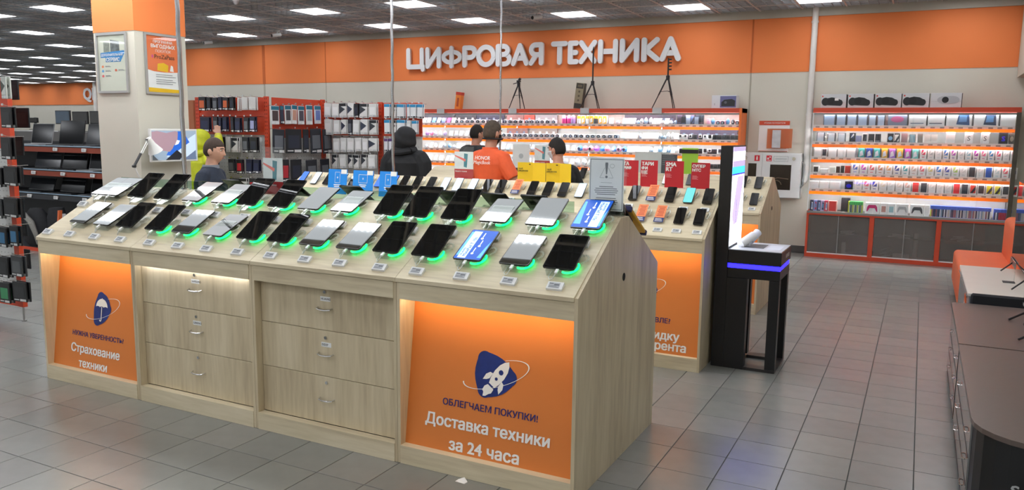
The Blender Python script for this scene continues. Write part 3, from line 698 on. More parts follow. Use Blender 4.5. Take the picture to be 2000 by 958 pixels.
PK = ['blue', 'pale', 'black', 'pale', 'black', 'pale', 'blue', 'blue', 'black', 'black', 'black', 'pale', 'pale', 'pale', 'black', 'black', 'flyer', 'black', 'black', 'black', 'pale', 'black', 'black', 'black', 'flyer', 'black', 'teal', 'black']
KL = {'black': 'black phone', 'pale': 'phone with painted pale reflection', 'blue': 'phone with blue lit screen', 'teal': 'phone with teal lit screen', 'flyer': 'orange and navy promo card'}
n = len(PX)
for i, x in enumerate(PX):
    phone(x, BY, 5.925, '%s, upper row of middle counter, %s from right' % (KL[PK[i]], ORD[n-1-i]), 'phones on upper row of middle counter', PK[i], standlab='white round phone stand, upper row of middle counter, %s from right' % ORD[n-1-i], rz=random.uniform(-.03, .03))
for i, (x, kd) in enumerate(((-1.98, 'black'), (-1.845, 'flyer'), (-1.70, 'flyer'), (-1.55, 'black'), (-1.405, 'black'))):
    phone(x, BY, 5.69, '%s, lower row of middle counter, %s from right' % (KL[kd], ORD[4-i]), 'phones on lower row of middle counter', kd, standlab='white round phone stand, lower row of middle counter, %s from right' % ORD[4-i])
for i, x in enumerate((-3.02, -2.66, -2.28, -1.99, -1.86, -1.71, -1.56, -1.40)): price_tag(x, BY, 5.85, 'price tag between phone rows of middle counter, %s from right' % ORD[7-i], 'price tags between phone rows')
for i, x in enumerate((-1.97, -1.83, -1.68, -1.54, -1.39)): price_tag(x, BY, 5.605, 'price tag on front edge of middle counter, %s from right' % ORD[4-i], 'price tags on middle counter edge')
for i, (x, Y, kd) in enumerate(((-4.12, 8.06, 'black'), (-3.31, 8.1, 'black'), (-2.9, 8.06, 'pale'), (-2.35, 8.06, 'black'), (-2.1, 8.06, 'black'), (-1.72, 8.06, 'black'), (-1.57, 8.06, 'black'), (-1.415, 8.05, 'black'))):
    phone(x, CY, Y, '%s, upper row of farthest counter, %s from right' % (KL[kd], ORD[7-i]), 'phones on upper row of farthest counter', kd, standlab='white phone stand, upper row of farthest counter, %s from right' % ORD[7-i])
for i, x in enumerate((-1.70, -1.55, -1.405)):
    phone(x, CY, 7.80, 'black phone, lower row of farthest counter, %s from right' % ORD[2-i], 'phones on lower row of farthest counter', 'black', standlab='white phone stand, lower row of farthest counter, %s from right' % ORD[2-i])
price_tag(-1.405, CY, 7.735, 'price tag at right end of the farthest counter', 'price tags of farthest counter')
# --- cards standing on the ridges
def card(name, label, x0, x1, Y, z0, z1, col, group=None, thick=.003, lean=0., cat='sign'):
    t = thing(name, label, cat, ((x0+x1)/2, Y, z0), group=group)
    m = MB(); m.prism([(Y, z0), (Y+lean, z1), (Y+lean+thick, z1), (Y+thick, z0)], x0, x1, 'x'); m.obj('board', col, t)
    m = MB(); m.box(x0+.01, x1-.01, Y+thick, Y+.05, z0, z0+.003); m.obj('foot', ACRYL, t)
    return t
YEL = M('booklet_yellow', '#f2c81e', .5)
for k, (a, b, c) in enumerate(((-3.10, -2.97, -2.835), (-2.83, -2.715, -2.60))):
    t = thing('booklet', 'bright yellow booklet on middle counter, %s of two' % ('left' if k == 0 else 'right'), 'booklet', ((a+c)/2, 6.15, 1.293), group='yellow booklets')
    m = MB(); m.prism([(a, 6.13), (b, 6.16), (b, 6.163), (a, 6.133)], 1.293, 1.457, 'z'); m.obj('cover', YEL, t)
    m = MB(); m.prism([(b, 6.16), (c, 6.13), (c, 6.133), (b, 6.163)], 1.293, 1.455, 'z'); m.obj('page', YEL, t)
    text('твоё', (a+.008, 6.131, 1.405), height=.015, mat=TXTK, parent=t, anchor='l', off=.02, lift=.002); text('решение', (a+.008, 6.131, 1.383), width=.092, mat=TXTK, parent=t, anchor='l', off=.02, lift=.002)
    m = MB(); m.box(b-.03, b-.015, 6.148, 6.1495, 1.437, 1.445); m.obj('print', TXTK, t)
RED = M('leaflet_red', '#c4202c', .5)
for k, (a, b, lines, z1) in enumerate(((-2.155, -2.02, ('ТА', 'РИФ'), 1.50), (-2.0, -1.86, ('ТАРИ', 'ФИ', 'ЩЕ'), 1.503), (-1.80, -1.65, ('SMA', 'RT'), 1.503), (-1.59, -1.445, ('СУПЕР', 'МТС'), 1.495))):
    lab = ('red leaflet half hidden by the warning notice', 'red leaflet with three rows of white lettering, right of the warning notice', 'red leaflet with large SMA over RT, second from the kiosk', 'red leaflet with smaller lettering, nearest the black kiosk')[k]
    t = card('leaflet', lab, a, b, 6.145, 1.293, z1, RED, 'red leaflets on middle counter')
    hh = (.027, .027, .030, .023)[k]
    for j, s in enumerate(lines): text(s, (a+.009, 6.144, z1-.026-j*(hh+.008)), height=hh*(1.12 if 'Щ' in s else 1), mat=TXTW, parent=t, anchor='l', off=.05)
    m = MB()
    for j in range(4): m.box(a+.01, a+.045+.01*(j % 2), 6.1435, 6.1445, z1-.105-.008*j, z1-.102-.008*j)
    m.obj('small_print', M('print_pink', '#e8a0a4', .6, var=0), t)
BLU = M('card_blue', '#1c8ce8', .45)
for k, (a, b, z1) in enumerate(((-4.93, -4.71, 1.352), (-4.64, -4.41, 1.35), (-4.34, -4.15, 1.35))):
    Y = 5.80
    t = card('promo_stand', 'bright blue card with white phone outline among phones, %s of three' % ('left', 'middle', 'right')[k], a, b, Y, 1.125, z1, BLU, 'blue cards among the phones', lean=.03)
    cx = (a+b)/2; w_, h_ = (.03, .05) if k != 1 else (.05, .038); zc = z1-.075
    def yy(z): return Y+.03*(z-1.125)/(z1-1.125)-.0012
    m = MB()
    for (x0, x1, za, zb) in ((cx-w_, cx+w_, zc+h_-.003, zc+h_), (cx-w_, cx+w_, zc-h_, zc-h_+.003), (cx-w_, cx-w_+.003, zc-h_, zc+h_), (cx+w_-.003, cx+w_, zc-h_, zc+h_), (cx-.008, cx+.008, zc-.002, zc+.002), (cx-.002, cx+.002, zc-.010, zc+.010), (cx-.04, cx+.04, zc-h_-.022, zc-h_-.014), (cx-.034, cx+.034, zc-h_-.038, zc-h_-.030)):
        m.quad((x0, yy(za), za), (x1, yy(za), za), (x1, yy(zb), zb), (x0, yy(zb), zb))
    m.obj('print', TXTW, t)
    m = MB(); m.quad((b-.07, yy(z1-.04)-.001, z1-.04), (b-.005, yy(z1-.04)-.001, z1-.04), (b-.005, yy(z1)-.001, z1), (b-.07, yy(z1)-.001, z1)); m.obj('sticker', PAPER, t)
# notice in a plexiglass stand at the right end of the near counter
Y = AY+.60; a, b, z0, z1 = -1.522, -1.318, 1.294, 1.592
t = thing('notice_stand', 'framed warning notice with exclamation mark on right end of near counter', 'sign', ((a+b)/2, Y, z0))
m = MB(); m.box(a, b, Y-.004, Y-.001, z0, z1+.005); m.box(a, b, Y+.0025, Y+.0055, z0, z1+.005); m.box(a, b, Y-.03, Y+.03, z0-.0005, z0+.0025); m.obj('plexiglass_holder', GLASS, t)
m = MB(); m.box(a+.004, b-.014, Y-.0005, Y+.002, z0+.024, z1-.004); sh = m.obj('notice_sheet', M('notice_paper', '#f4f6f7', .6), t)
m = MB(); A, B, Z0, Z1 = a+.008, b-.018, z0+.03, z1-.01; e = .003
for q in ((A, B, Z1-e, Z1), (A, B, Z0, Z0+e), (A, A+e, Z0, Z1), (B-e, B, Z0, Z1)): m.box(q[0], q[1], Y-.0009, Y-.0006, q[2], q[3])
m.obj('border_print', M('border_grey', '#70767c', .6, var=0), sh)
cx = (A+B)/2; m = MB(); m.mat(M('mark_grey', '#6c7278', .6, var=0))
m.add([(cx-.007, Y-.0012, 1.565), (cx+.007, Y-.0012, 1.565), (cx+.008, Y-.0012, 1.555), (cx+.003, Y-.0012, 1.505), (cx-.003, Y-.0012, 1.505), (cx-.008, Y-.0012, 1.555)], [(0, 1, 2, 3, 4, 5)])
m.add([(cx+.007*math.cos(k*math.pi/6), Y-.0012, 1.492+.007*math.sin(k*math.pi/6)) for k in range(12)], [tuple(range(12))])
for (p, q) in (((-.036, 1.487), (-.01, 1.538)), ((.036, 1.487), (.01, 1.538)), ((-.036, 1.487), (-.012, 1.487)), ((.036, 1.487), (.012, 1.487))):
    m.tube([(cx+p[0], Y-.001, p[1]), (cx+q[0], Y-.001, q[1])], .0006, 4)
m.tube([(cx+.03+.012*math.cos(k*math.pi/8), Y-.001, 1.548+.010*math.sin(k*math.pi/8)) for k in range(17)], .0006, 4)
m.box(cx-.03, cx+.03, Y-.0012, Y-.001, 1.462, 1.4632)
for k, w in enumerate((.038, .058, .064, .06, .05, 0, .054, .06, .064, .056, .04)):
    if w: m.box(cx-w, cx+w, Y-.0012, Y-.001, 1.44-.0098*k, 1.4435-.0098*k)
m.obj('notice_print', parent=sh)
# clear poster holders
def poster_holder(label, x0, x1, Y, z0, zc, z1, kind, group='clear poster holders'):
    t = thing('poster_holder', label, 'sign', ((x0+x1)/2, Y, z0), group=group)
    m = MB(); m.box(x0-.004, x1+.004, Y-.003, Y-.001, z0, z1); m.box(x0-.004, x1+.004, Y+.002, Y+.004, z0, z1); m.box(x0-.004, x1+.004, Y-.03, Y+.03, z0-.0005, z0+.002); m.obj('clear_holder', GLASS, t)
    if kind == 'white':
        m = MB(); m.box(x0, x1, Y-.0005, Y+.001, z0+.01, z1-.01); q = m.obj('sheet', M('sheet_white', '#ececec', .6), t)
        m = MB(); cx = (x0+x1)/2
        m.add([(cx+.03*math.cos(k*math.pi/8), Y-.0008, (z0+z1)/2+.03*math.sin(k*math.pi/8)) for k in range(16)], [tuple(range(16))]); m.obj('print', M('print_pale', '#c0c4c6', .6, var=0), q); return t
    zm = z0+(zc-z0)*.36
    m = MB(); m.mat(M('poster_sky', '#edf5f2', .5, var=.08, vscale=(20, 20, 20))).box(x0, x1, Y-.0005, Y+.001, zm, zc); m.mat(M('poster_red', '#b82c34', .5)).box(x0, x1, Y-.0005, Y+.001, z0+.004, zm); q = m.obj('poster', parent=t)
    cx = x0+(x1-x0)*.6
    m = MB(); m.mat(M('print_teal', '#4f8c98', .4, var=.2)).prism([(cx-.02, zm+.02), (cx+.012, zm+.012), (cx+.022, zc-.02), (cx-.016, zc-.015)], Y-.0016, Y-.0008, 'y')
    m.mat(M('print_coral', '#e8756a', .5, var=0)).prism([(x0+.003, zc-.03), (x0+.003, zc-.04), (cx-.005, (zm+zc)/2-.012), (cx+.002, (zm+zc)/2+.01)], Y-.0022, Y-.0017, 'y'); m.obj('phone_print', parent=q)
    text('Защита экрана', (x0+.008, Y-.0008, zm-.022), width=(x1-x0)*.62, mat=TXTW, parent=q, anchor='l', off=.01)
    return t
a = ony(514, 330, AY+.62).x; b = ony(552, 330, AY+.62).x
poster_holder('clear holder with Защита экрана poster on near counter ridge', a, b, AY+.62, 1.293, 1.53, 1.60, 'red')
poster_holder('clear holder with Защита экрана poster before the orange shirt', -3.75, -3.555, 6.15, 1.293, 1.535, 1.58, 'red')
poster_holder('blank white notice in holder left of the yellow booklets', -4.27, -4.05, 8.31, 1.293, 1.5, 1.585, 'white')
poster_holder('clear holder with red and teal poster behind the masked man', -3.985, -3.79, 8.31, 1.293, 1.57, 1.585, 'red')
# far cards behind the red leaflets
t = card('wide_sign', 'wide pale grey sign behind the warning notice', -2.78, -2.4, 8.33, 1.293, 1.52, M('sign_pale', '#c6cbc9', .6)); text('iPad', (-2.47, 8.329, 1.505), height=.018, mat=TXTG, parent=t)
t = card('info_card', 'dark grey info card between red leaflets', -2.46, -2.29, 8.25, 1.30, 1.50, M('card_charcoal', '#4b4f54', .6)); m = MB()
for j in range(6): m.box(-2.45, -2.33+.01*(j % 3), 8.2485, 8.2495, 1.49-.02*j, 1.494-.02*j)
m.obj('print', M('print_pale2', '#8f959b', .6, var=0), t)
t = card('info_card', 'lime green card with a black band behind red leaflets', -2.24, -2.07, 8.25, 1.30, 1.57, M('card_lime', '#9ccc3c', .6)); m = MB(); m.box(-2.27, -2.07, 8.244, 8.2495, 1.515, 1.555); q = m.obj('black_band', BLACK, t)
# ================================================================== GLASS SHOWCASES ON THE BACK WALL
CASEW = M('case_white', '#e6e6e6', .45, var=.02); CASEIN = M('case_back', '#c9c6c0', .6); EDGE = M('shelf_edge_orange', '#f07a34', .45, var=.03)

def _edget():
    m = bpy.data.materials.new('shelf_edge_translucent'); m.use_nodes = True; nt = m.node_tree; N = nt.nodes
    b = N['Principled BSDF']; b.inputs['Base Color'].default_value = (*lin('#f28a34'), 1); b.inputs['Roughness'].default_value = .4
    t = N.new('ShaderNodeBsdfTranslucent'); t.inputs[0].default_value = (*lin('#ffb040'), 1); mx = N.new('ShaderNodeMixShader'); mx.inputs[0].default_value = .45
    nz = N.new('ShaderNodeTexNoise'); nz.inputs['Scale'].default_value = 1.3; tc = N.new('ShaderNodeTexCoord'); nt.links.new(tc.outputs['Object'], nz.inputs['Vector'])
    mr = N.new('ShaderNodeMapRange'); mr.inputs[1].default_value = .35; mr.inputs[2].default_value = .65; mr.inputs[3].default_value = .15; mr.inputs[4].default_value = .55
    nt.links.new(nz.outputs['Fac'], mr.inputs[0]); nt.links.new(mr.outputs[0], mx.inputs[0])
    nt.links.new(b.outputs[0], mx.inputs[1]); nt.links.new(t.outputs[0], mx.inputs[2]); nt.links.new(mx.outputs[0], N['Material Output'].inputs[0]); return m
EDGET = _edget()
HEAD = M('header_red_orange', '#cf4a2c', .45, var=.04); ALUG = M('rail_grey', '#8d8b88', .4, .3); CLIP = M('case_led', '#f6f9ff', emit=38, var=0)
DOORG = M_glass('door_glass', '#fbfdfd'); SHELFM = M('shelf_white', '#dcdcda', .4, var=.02); LABG = M('label_grey', '#8b8d92', .6, var=0)
BASEBACK = M('cabinet_inside', '#8b8682', .7, var=.12, vscale=(3, 3, 14)); POSTD = M('case_post_dark', '#4c473c', .5)
SHZ = [1.809, 1.583, 1.371, 1.148, .923]
_lm = {}
def showcase(x0, x1, label, group, bays, yf=11.92, left='thin', right='thin', plates=()):
    t = thing('glass_showcase', label, 'showcase', ((x0+x1)/2, 12.1, 0), group=group); yb = 12.29
    m = MB(); m.box(x0, x1, yb-.012, yb, .66, 2.09); m.obj('back_panel', CASEIN, t)
    m = MB(); m.box(x0, x1, yf, yb, 2.035, 2.10); m.obj('header', HEAD, t)
    m = MB(); m.box(x0, x1, yf+.002, yf+.03, 2.004, 2.034); m.obj('top_rail', ALUG, t)
    m = MB(); m.box(x0+.03, x1-.03, yf+.034, yf+.052, 2.018, 2.030); m.obj('led_strip', CLIP, t)
    for nm, xa, kd in (('side_panel', x0, left), ('side_panel', x1, right)):
        if kd == 'orange': m = MB(); m.prism([(yf-.02, 0), (yf-.02, 2.10), (yb, 2.10), (yb, 0)], xa-.035, xa, 'x'); m.obj(nm, EDGE, t)
        elif kd == 'red': m = MB(); m.box(xa, xa+.03, yf, yb-.02, 0, .66); m.obj('side_panel', HEAD, t); m = MB(); m.box(xa, xa+.012, yf, yb-.02, .66, 2.03); m.obj('side_glass', DOORG, t); m = MB(); m.box(xa, xa+.012, yf, yf+.012, .66, 2.03); m.obj('corner_post', CASEW, t)
        elif kd == 'dark': m = MB(); m.box(xa-.05, xa, yf-.01, yb-.02, .66, 2.035); m.obj('side_panel', POSTD, t); m = MB(); m.box(xa-.03, xa, yf, yb-.02, 0, .66); m.obj('side_panel', HEAD, t)
        elif kd == 'thin': m = MB(); m.box(xa-.004, xa+.004, yf+.02, yb-.02, .66, 2.03); m.obj('divider_glass', DOORG, t)
    for k, z in enumerate(SHZ):
        m = MB(); m.box(x0+.013, x1-.051 if right == 'dark' else x1-.005, yf+.03, yb-.013, z-.006, z+.008); s = m.obj('shelf', SHELFM, t)
        a, b = x0+.013, (x1-.051 if right == 'dark' else x1-.005)
        m = MB(); m.box(a, b, yf+.006, yf+.0295, z-.026, z+.014); m.obj('shelf_edge', EDGET, s); m = MB(); m.box(a, b, yf+.042, yb-.03, z+.009, z+.042); m.obj('riser', CASEW, s)
        m = MB(); m.box(a, b, yf+.031, yf+.036, z+.009, z+.056); m.obj('price_strip', CASEW, s)
        m = MB(); n = int((b-a)/.105)
        for j in range(n):
            x = a+(b-a)*(j+.5)/n+random.uniform(-.008, .008); m.box(x-.026, x+.026, yf+.0298, yf+.0309, z+.018, z+.038)
        o = m.obj('price_labels', LABG, s); o['kind'] = 'stuff'
        m = MB(); m.box(a, b, yf+.034, yf+.05, z-.016, z-.0065); m.obj('led_strip', CLIP, s)
    m = MB(); m.box(x0+.005, x1-.005, yf-.012, yb-.013, .628, .655); m.obj('counter_top', ALUG, t)
    m = MB(); m.box(x0+.005, x1-.005, yf-.010, yf, .605, .6275); m.obj('counter_edge', HEAD, t)
    bx = bays
    for k in range(len(bx)-1):
        a, b = bx[k], bx[k+1]; mid = (a+b)/2
        # sliding doors above
        for q, (p, r) in enumerate(((a+.006, mid+.01), (mid-.01, b-.006))):
            m = MB(); m.box(p, r, yf+.002+.001*q-.001, yf+.0035+.001*q, .657, 2.003); m.obj('glass_door', DOORG, t)
        m = MB(); m.box(a+.03, b-.03, yb-.03, yb-.013, .05, .60); m.obj('cabinet_back', BASEBACK, t)
        m = MB(); m.box(a+.03, b-.03, yf+.03, yb-.031, .33, .336); m.obj('cabinet_shelf', BASEBACK, t)
        for q, (p, r) in enumerate(((a+.032, mid+.004), (mid-.004, b-.032))):
            m = MB(); m.box(p, r, yf+.004+.006*q, yf+.008+.006*q, .07, .60); m.obj('cabinet_glass', M_glass('cabinet_glass', '#dcdad8', alpha=.28, body='#a8a09a'), t)
        m = MB(); m.box(mid-.007, mid+.007, yf+.001, yf+.0035, .072, .60); m.obj('door_stile', ALUG, t)
        m = MB(); m.box(a+.03, b-.03, yf+.0, yf+.02, .055, .07); m.obj('track', CASEW, t)
    for x in bx[1:-1]:
        m = MB(); m.box(x-.03, x+.03, yf-.006, yf+.03, .055, .605); m.obj('post', HEAD, t)
    m = MB(); m.box(x0, x1, yf-.01, yb-.02, 0, .055); m.obj('base_rail', HEAD, t)
    for x in plates:
        m = MB(); m.box(x-.148, x+.0, yf-.012, yf-.001, 2.02, 2.11); m.obj('joint_plate', LGREY, t)
    return t
# --- product meshes
_pm = {}
def cm_(c, rough=.4): return M('goods_'+c.strip('#'), c, rough, var=.03)
def pbox(w, h, d, c, pc=None, kind=0, lean=0.):
    key = (w, h, d, c, pc, kind, lean)
    if key in _pm: return _pm[key]
    m = MB(); L = lean*h
    m.mat(cm_(c)).add([(-w/2, 0, 0), (w/2, 0, 0), (w/2, d, 0), (-w/2, d, 0), (-w/2, L, h), (w/2, L, h), (w/2, d+L, h), (-w/2, d+L, h)], [(0, 1, 2, 3), (4, 5, 6, 7), (0, 1, 5, 4), (1, 2, 6, 5), (2, 3, 7, 6), (3, 0, 4, 7)])
    if pc:
        def Q(x0, x1, z0, z1, col, l=.0008):
            m.mat(cm_(col)); m.quad((x0*w, L*z0-l, z0*h), (x1*w, L*z0-l, z0*h), (x1*w, L*z1-l, z1*h), (x0*w, L*z1-l, z1*h))
        def Tr(ps, col, l=.0012):
            m.mat(cm_(col)); m.add([(x*w, L*z-l, z*h) for x, z in ps], [tuple(range(len(ps)))])
        if kind == 0: Q(-.3, .3, .45, .92, pc); Tr([(-.3, .45), (.1, .92), (.3, .92), (.3, .75)], '#ffffff' if pc != '#ffffff' else c); Q(-.2, .2, .2, .26, pc)
        elif kind == 1: Q(-.45, .45, .08, .95, pc); Tr([(-.3, .15), (.3, .3), (.1, .75), (-.25, .6)], '#dfe6f0')
        elif kind == 2: Q(-.42, .42, .06, .96, pc)
        elif kind == 3: Q(-.38, .38, .18, .88, pc); Tr([(-.38, .18), (.0, .18), (.38, .5), (.38, .88)], '#3c3f45')
        elif kind == 4:
            Tr([(.35*math.cos(k*.524), .5+.22*math.sin(k*.524)) for k in range(12)], pc)
        elif kind == 5: Tr([(-.1, .15), (.42, .1), (.38, .8), (-.02, .86)], pc); Tr([(-.02, .3), (.3, .32), (.3, .7), (.02, .72)], '#6fa4dc', .0018)
        elif kind == 7: Q(-.46, .46, .03, .70, pc)
        elif kind == 6: Q(-.4, .35, .18, .24, pc)
    _pm[key] = m.mesh('carton'); return _pm[key]
def blob(r, h, c, c2=None, n=10):
    key = ('b', r, h, c, c2)
    if key in _pm: return _pm[key]
    m = MB(); rings = []
    for k in range(6):
        a = math.pi*(k/5); rr = max(.02, math.sin(a*.85+.25))*r; z = h*k/5
        rings.append([(rr*math.cos(2*math.pi*j/n), r+rr*math.sin(2*math.pi*j/n), z) for j in range(n)])
    m.mat(cm_(c)).loft(rings)
    if c2: m.mat(cm_(c2)).cyl((0, -.001, h*.5), r*.45, .012, 'y', 10)
    _pm[key] = m.mesh('shell', smooth=True); return _pm[key]
def bottle(r, h, c, top):
    key = ('c', r, h, c, top)
    if key in _pm: return _pm[key]
    m = MB(); m.mat(cm_(c)).cyl((0, r, 0), r, h*.62, n=10); m.mat(cm_(top)).cyl((0, r, h*.62), r*.98, h*.30, n=10); m.mat(cm_('#f2f2f2')).cyl((0, r, h*.92), r*.5, h*.08, n=8)
    _pm[key] = m.mesh('canister', smooth=True); return _pm[key]
def watch(c, face):
    key = ('w', c, face)
    if key in _pm: return _pm[key]
    m = MB(); m.mat(cm_(c)).prism([(0, 0), (.02, .07), (.05, .07), (.055, 0)], -.028, .028, 'x'); m.mat(cm_(face)).bbox(-.02, .02, -.004, .012, .03, .072, .004); m.mat(cm_('#30343c')).cyl((0, -.006, .051), .014, .004, 'y', 12)
    _pm[key] = m.mesh('device'); return _pm[key]
def stand_dev(c, body):
    key = ('s', c, body)
    if key in _pm: return _pm[key]
    m = MB(); m.mat(cm_(body)).box(-.03, .03, .0, .045, 0, .014); m.mat(cm_(c)).add([(-.03, .004, .014), (.03, .004, .014), (.03, .05, .085), (-.03, .05, .085), (-.03, .012, .012), (.03, .012, .012), (.03, .058, .082), (-.03, .058, .082)], [(0, 1, 2, 3), (4, 5, 6, 7), (0, 1, 5, 4), (2, 3, 7, 6), (1, 2, 6, 5), (0, 3, 7, 4)])
    _pm[key] = m.mesh('device'); return _pm[key]
def lens(c):
    key = ('l', c)
    if key in _pm: return _pm[key]
    m = MB(); m.mat(cm_(c)).bbox(-.034, .034, 0, .045, 0, .058, .006); m.mat(cm_('#24262a')).cyl((0, -.012, .03), .024, .014, 'y', 14); m.mat(cm_('#9fb0c4', .1)).cyl((0, -.014, .03), .013, .003, 'y', 10)
    _pm[key] = m.mesh('device'); return _pm[key]
def shelfitem(me, name, desc, x, z, y, idx, shelf, case, rz=0.):
    o = put(name, me, loc=(x, y, z+(.0425 if shelf < 5 else .0085)), rot=(0, 0, rz))
    tag(o, '%s, %s from left on %s shelf of %s' % (desc, ORD[idx], ORD[shelf], case), {'carton': 'box', 'canister': 'bottle'}.get(name, 'gadget') if name != 'game_case' else 'game', 'goods in the '+case)
    return o
# --- right showcase
RX0, RX1 = -1.40, 1.075
showcase(RX0, RX1, 'glass showcase of phone boxes at right end of back wall', 'glass showcases', [RX0, -.546, .27, RX1], left='red', right='dark')
CN = 'right showcase'; Yp = 11.965
def xr(px): return (px-1588)*(1.075+1.385)/(1988-1588)*1.0-1.385   # first guess, refined by ray
def XP(px, z): return ony(px, 300, Yp).x if False else _xat(px, z)
def _xat(px, z, Y=None):
    Y = Y or Yp; lo, hi = -12., 3.
    for _ in range(30):
        mid = (lo+hi)/2
        if proj(mid, Y, z)[0] < px: lo = mid
        else: hi = mid
    return (lo+hi)/2
rows = []
W_ = '#f4f4f4'
rows.append([(1608, 1631, .185, '#5d6472', '#a9bcda', 2, 'tall slate tablet display'), (1633, 1652, .165, '#5d6472', '#b4c6e2', 2, 'slate tablet display'), (1654, 1673, .16, '#6a7080', '#b9cbe6', 2, 'slate tablet display'), (1675, 1694, .16, '#6a7080', '#b9cbe6', 2, 'slate tablet display'), (1696, 1711, .14, '#3f4450', '#c2d2ea', 2, 'small tablet display'), (1713, 1728, .14, '#3f4450', '#c2d2ea', 2, 'small tablet display'),
             (1734, 1771, .175, '#8e93a8', '#d46a9c', 4, 'wide grey box with pink swirl'), (1775, 1809, .19, W_, '#8c96aa', 6, 'white laptop carton'), (1812, 1845, .19, W_, '#6c7486', 6, 'white laptop carton'), (1848, 1898, .19, W_, '#3e5c8c', 5, 'white carton with laptop picture'), (1902, 1950, .18, W_, '#4a5470', 5, 'white carton with laptop picture'), (1954, 1984, .19, W_, None, 0, 'plain white carton')])
rows.append([(1595, 1610, .125, '#4c5260', '#dde8f4', 2, 'small framed tablet'), (1616, 1631, .12, '#4c5260', '#dde8f4', 2, 'small framed tablet'), (1636, 1651, .12, '#4c5260', '#dde8f4', 2, 'small framed tablet'), (1659, 1670, .12, '#23262e', '#3c4870', 0, 'dark gadget box'), (1671, 1682, .085, '#8c9ac4', None, 0, 'lavender gadget box'), (1684, 1694, .12, '#e8e8ea', '#1c1e24', 3, 'white framed dark box'), (1696, 1707, .11, '#22242c', '#d8d8dc', 6, 'dark flat box'), (1709, 1720, .11, '#22242c', '#c8c8d8', 6, 'dark flat box'), (1733, 1745, .12, '#16181e', '#8cc0e8', 4, 'black box with blue picture'), (1746, 1757, .12, '#2a2426', '#f0f0f0', 3, 'black box with white flash'), (1760, 1772, .12, '#a88c90', None, 0, 'mauve box'), (1776, 1788, .11, '#6a6c72', '#8fb6c4', 2, 'grey box with teal front'), (1792, 1802, .12, '#8e8a84', None, 0, 'taupe box'), (1805, 1817, .11, '#f4f0ea', None, 0, 'cream white box'), (1819, 1831, .11, '#f4f0ea', None, 0, 'cream white box'), (1847, 1865, .15, W_, None, 0, 'tall white console box'), (1884, 1900, .15, W_, 'S', 0, 'tall white box with letter S'), (1916, 1932, .15, W_, 'S', 0, 'tall white box with letter S'), (1951, 1968, .15, '#1e2028', 'S2', 0, 'black box with blue letter S'), (1971, 1981, .14, '#55504c', '#b0a898', 4, 'dark box with round print')])
r = [(1590, 1604, .12, W_, None, 0, 'white box'), (1605, 1615, .12, '#e8e8e8', '#4a4e58', 3, 'white box with dark print')]+[(1618+18*k, 1634+18*k, .125, W_, None, 0, 'white flat phone box') for k in range(3)]
for k, c in enumerate(('#3fa8a8', '#1f3f9c', '#46b0b0', '#e0ac3c', '#9c6cc8', '#e4b040', '#b44cb8', '#6cc0bc')): r.append((1676+15*k, 1689+15*k, .135, '#3a3c48', c, 1, 'dark phone box with %s print' % ('teal', 'navy', 'teal', 'gold', 'violet', 'gold', 'magenta', 'mint')[k]))
for k in range(13): c = ('#d83c64', '#c8ccd2', '#e0e4e8', '#3c78cc', '#b05cc4', '#d8d8dc', '#9cc8d8', '#b030b0', '#e070a0', '#3c8ccc', '#e0507c', '#d8dce0', '#c8a8c0')[k]; r.append((1797+14.7*k, 1809.5+14.7*k, .13, W_, c, 0, 'white phone box with %s picture' % ('crimson', 'silver', 'pale', 'blue', 'lilac', 'grey', 'ice blue', 'purple', 'pink', 'azure', 'rose', 'faint', 'dusty')[k]))
rows.append(r)
r = [(1588, 1599, .09, '#eceae6', '#32302c', 3, 'white box with black square'), (1602, 1617, .05, W_, None, 0, 'low white box'), (1620, 1630, .08, '#dcdcd4', None, 0, 'small ivory box'), (1633, 1640, .09, '#48302c', None, 0, 'small brown box'), (1642, 1648, .10, '#2a2c30', None, 0, 'small black box'), (1650, 1660, .10, '#b8382c', None, 0, 'red box')]
for k in range(20): c = ('#3c68c0', '#c04cc4', '#e46c7c', '#c89078', '#e4b888', '#3850a8', '#4cb0b8', '#d8c0b8', '#f07888', '#e8d890', '#3c84d8', '#3c48a0', '#b8d870', '#d8d8d8', '#3a3c42', '#e8e8e8', '#2c58b0', '#c8dce0', '#f06478', '#4048b8')[k]; r.append((1663+16.3*k, 1677+16.3*k, .135, W_, c, 0 if k not in (14, 16) else 2, 'white phone box with %s picture' % ('cobalt', 'orchid', 'salmon', 'tan', 'sand', 'indigo', 'turquoise', 'beige', 'coral', 'lemon', 'sky blue', 'dark blue', 'lime', 'grey', 'charcoal', 'white', 'royal blue', 'icy', 'red pink', 'ultramarine')[k]))
rows.append(r)
r = [(1582, 1598, .10, W_, None, 0, 'square white box'), (1601, 1618, .10, W_, None, 0, 'square white box'), (1621, 1640, .10, W_, None, 0, 'square white box'), (1650, 1665, .11, '#18182a', '#2828d8', 4, 'black box glowing blue')]
for k in range(20): c = ('#c8d0e0', '#f08088', '#4858b0', '#f0e8d8', '#e8e8e8', '#e8e0d8', '#e8c0b8', '#e03c3c', '#3a3c44', '#e8e8e8', '#ececec', '#e8e8e8', '#e83840', '#3c4048', '#d84c44', '#44464c', '#e8dc3c', '#e0dc50', '#3c3e44', '#c83c34')[k]; kd = 3 if k > 13 else (2 if k in (7, 8, 12, 13) else 0); r.append((1669+16*k, 1683+16*k, .135, W_, c, kd, 'white phone box with %s print' % ('pale', 'pink', 'violet', 'cream', 'faint', 'ivory', 'peach', 'red', 'black', 'no', 'white', 'light', 'scarlet', 'graphite', 'red diagonal', 'black diagonal', 'yellow arc', 'yellow curve', 'dark diagonal', 'crimson diagonal')[k]))
rows.append(r)
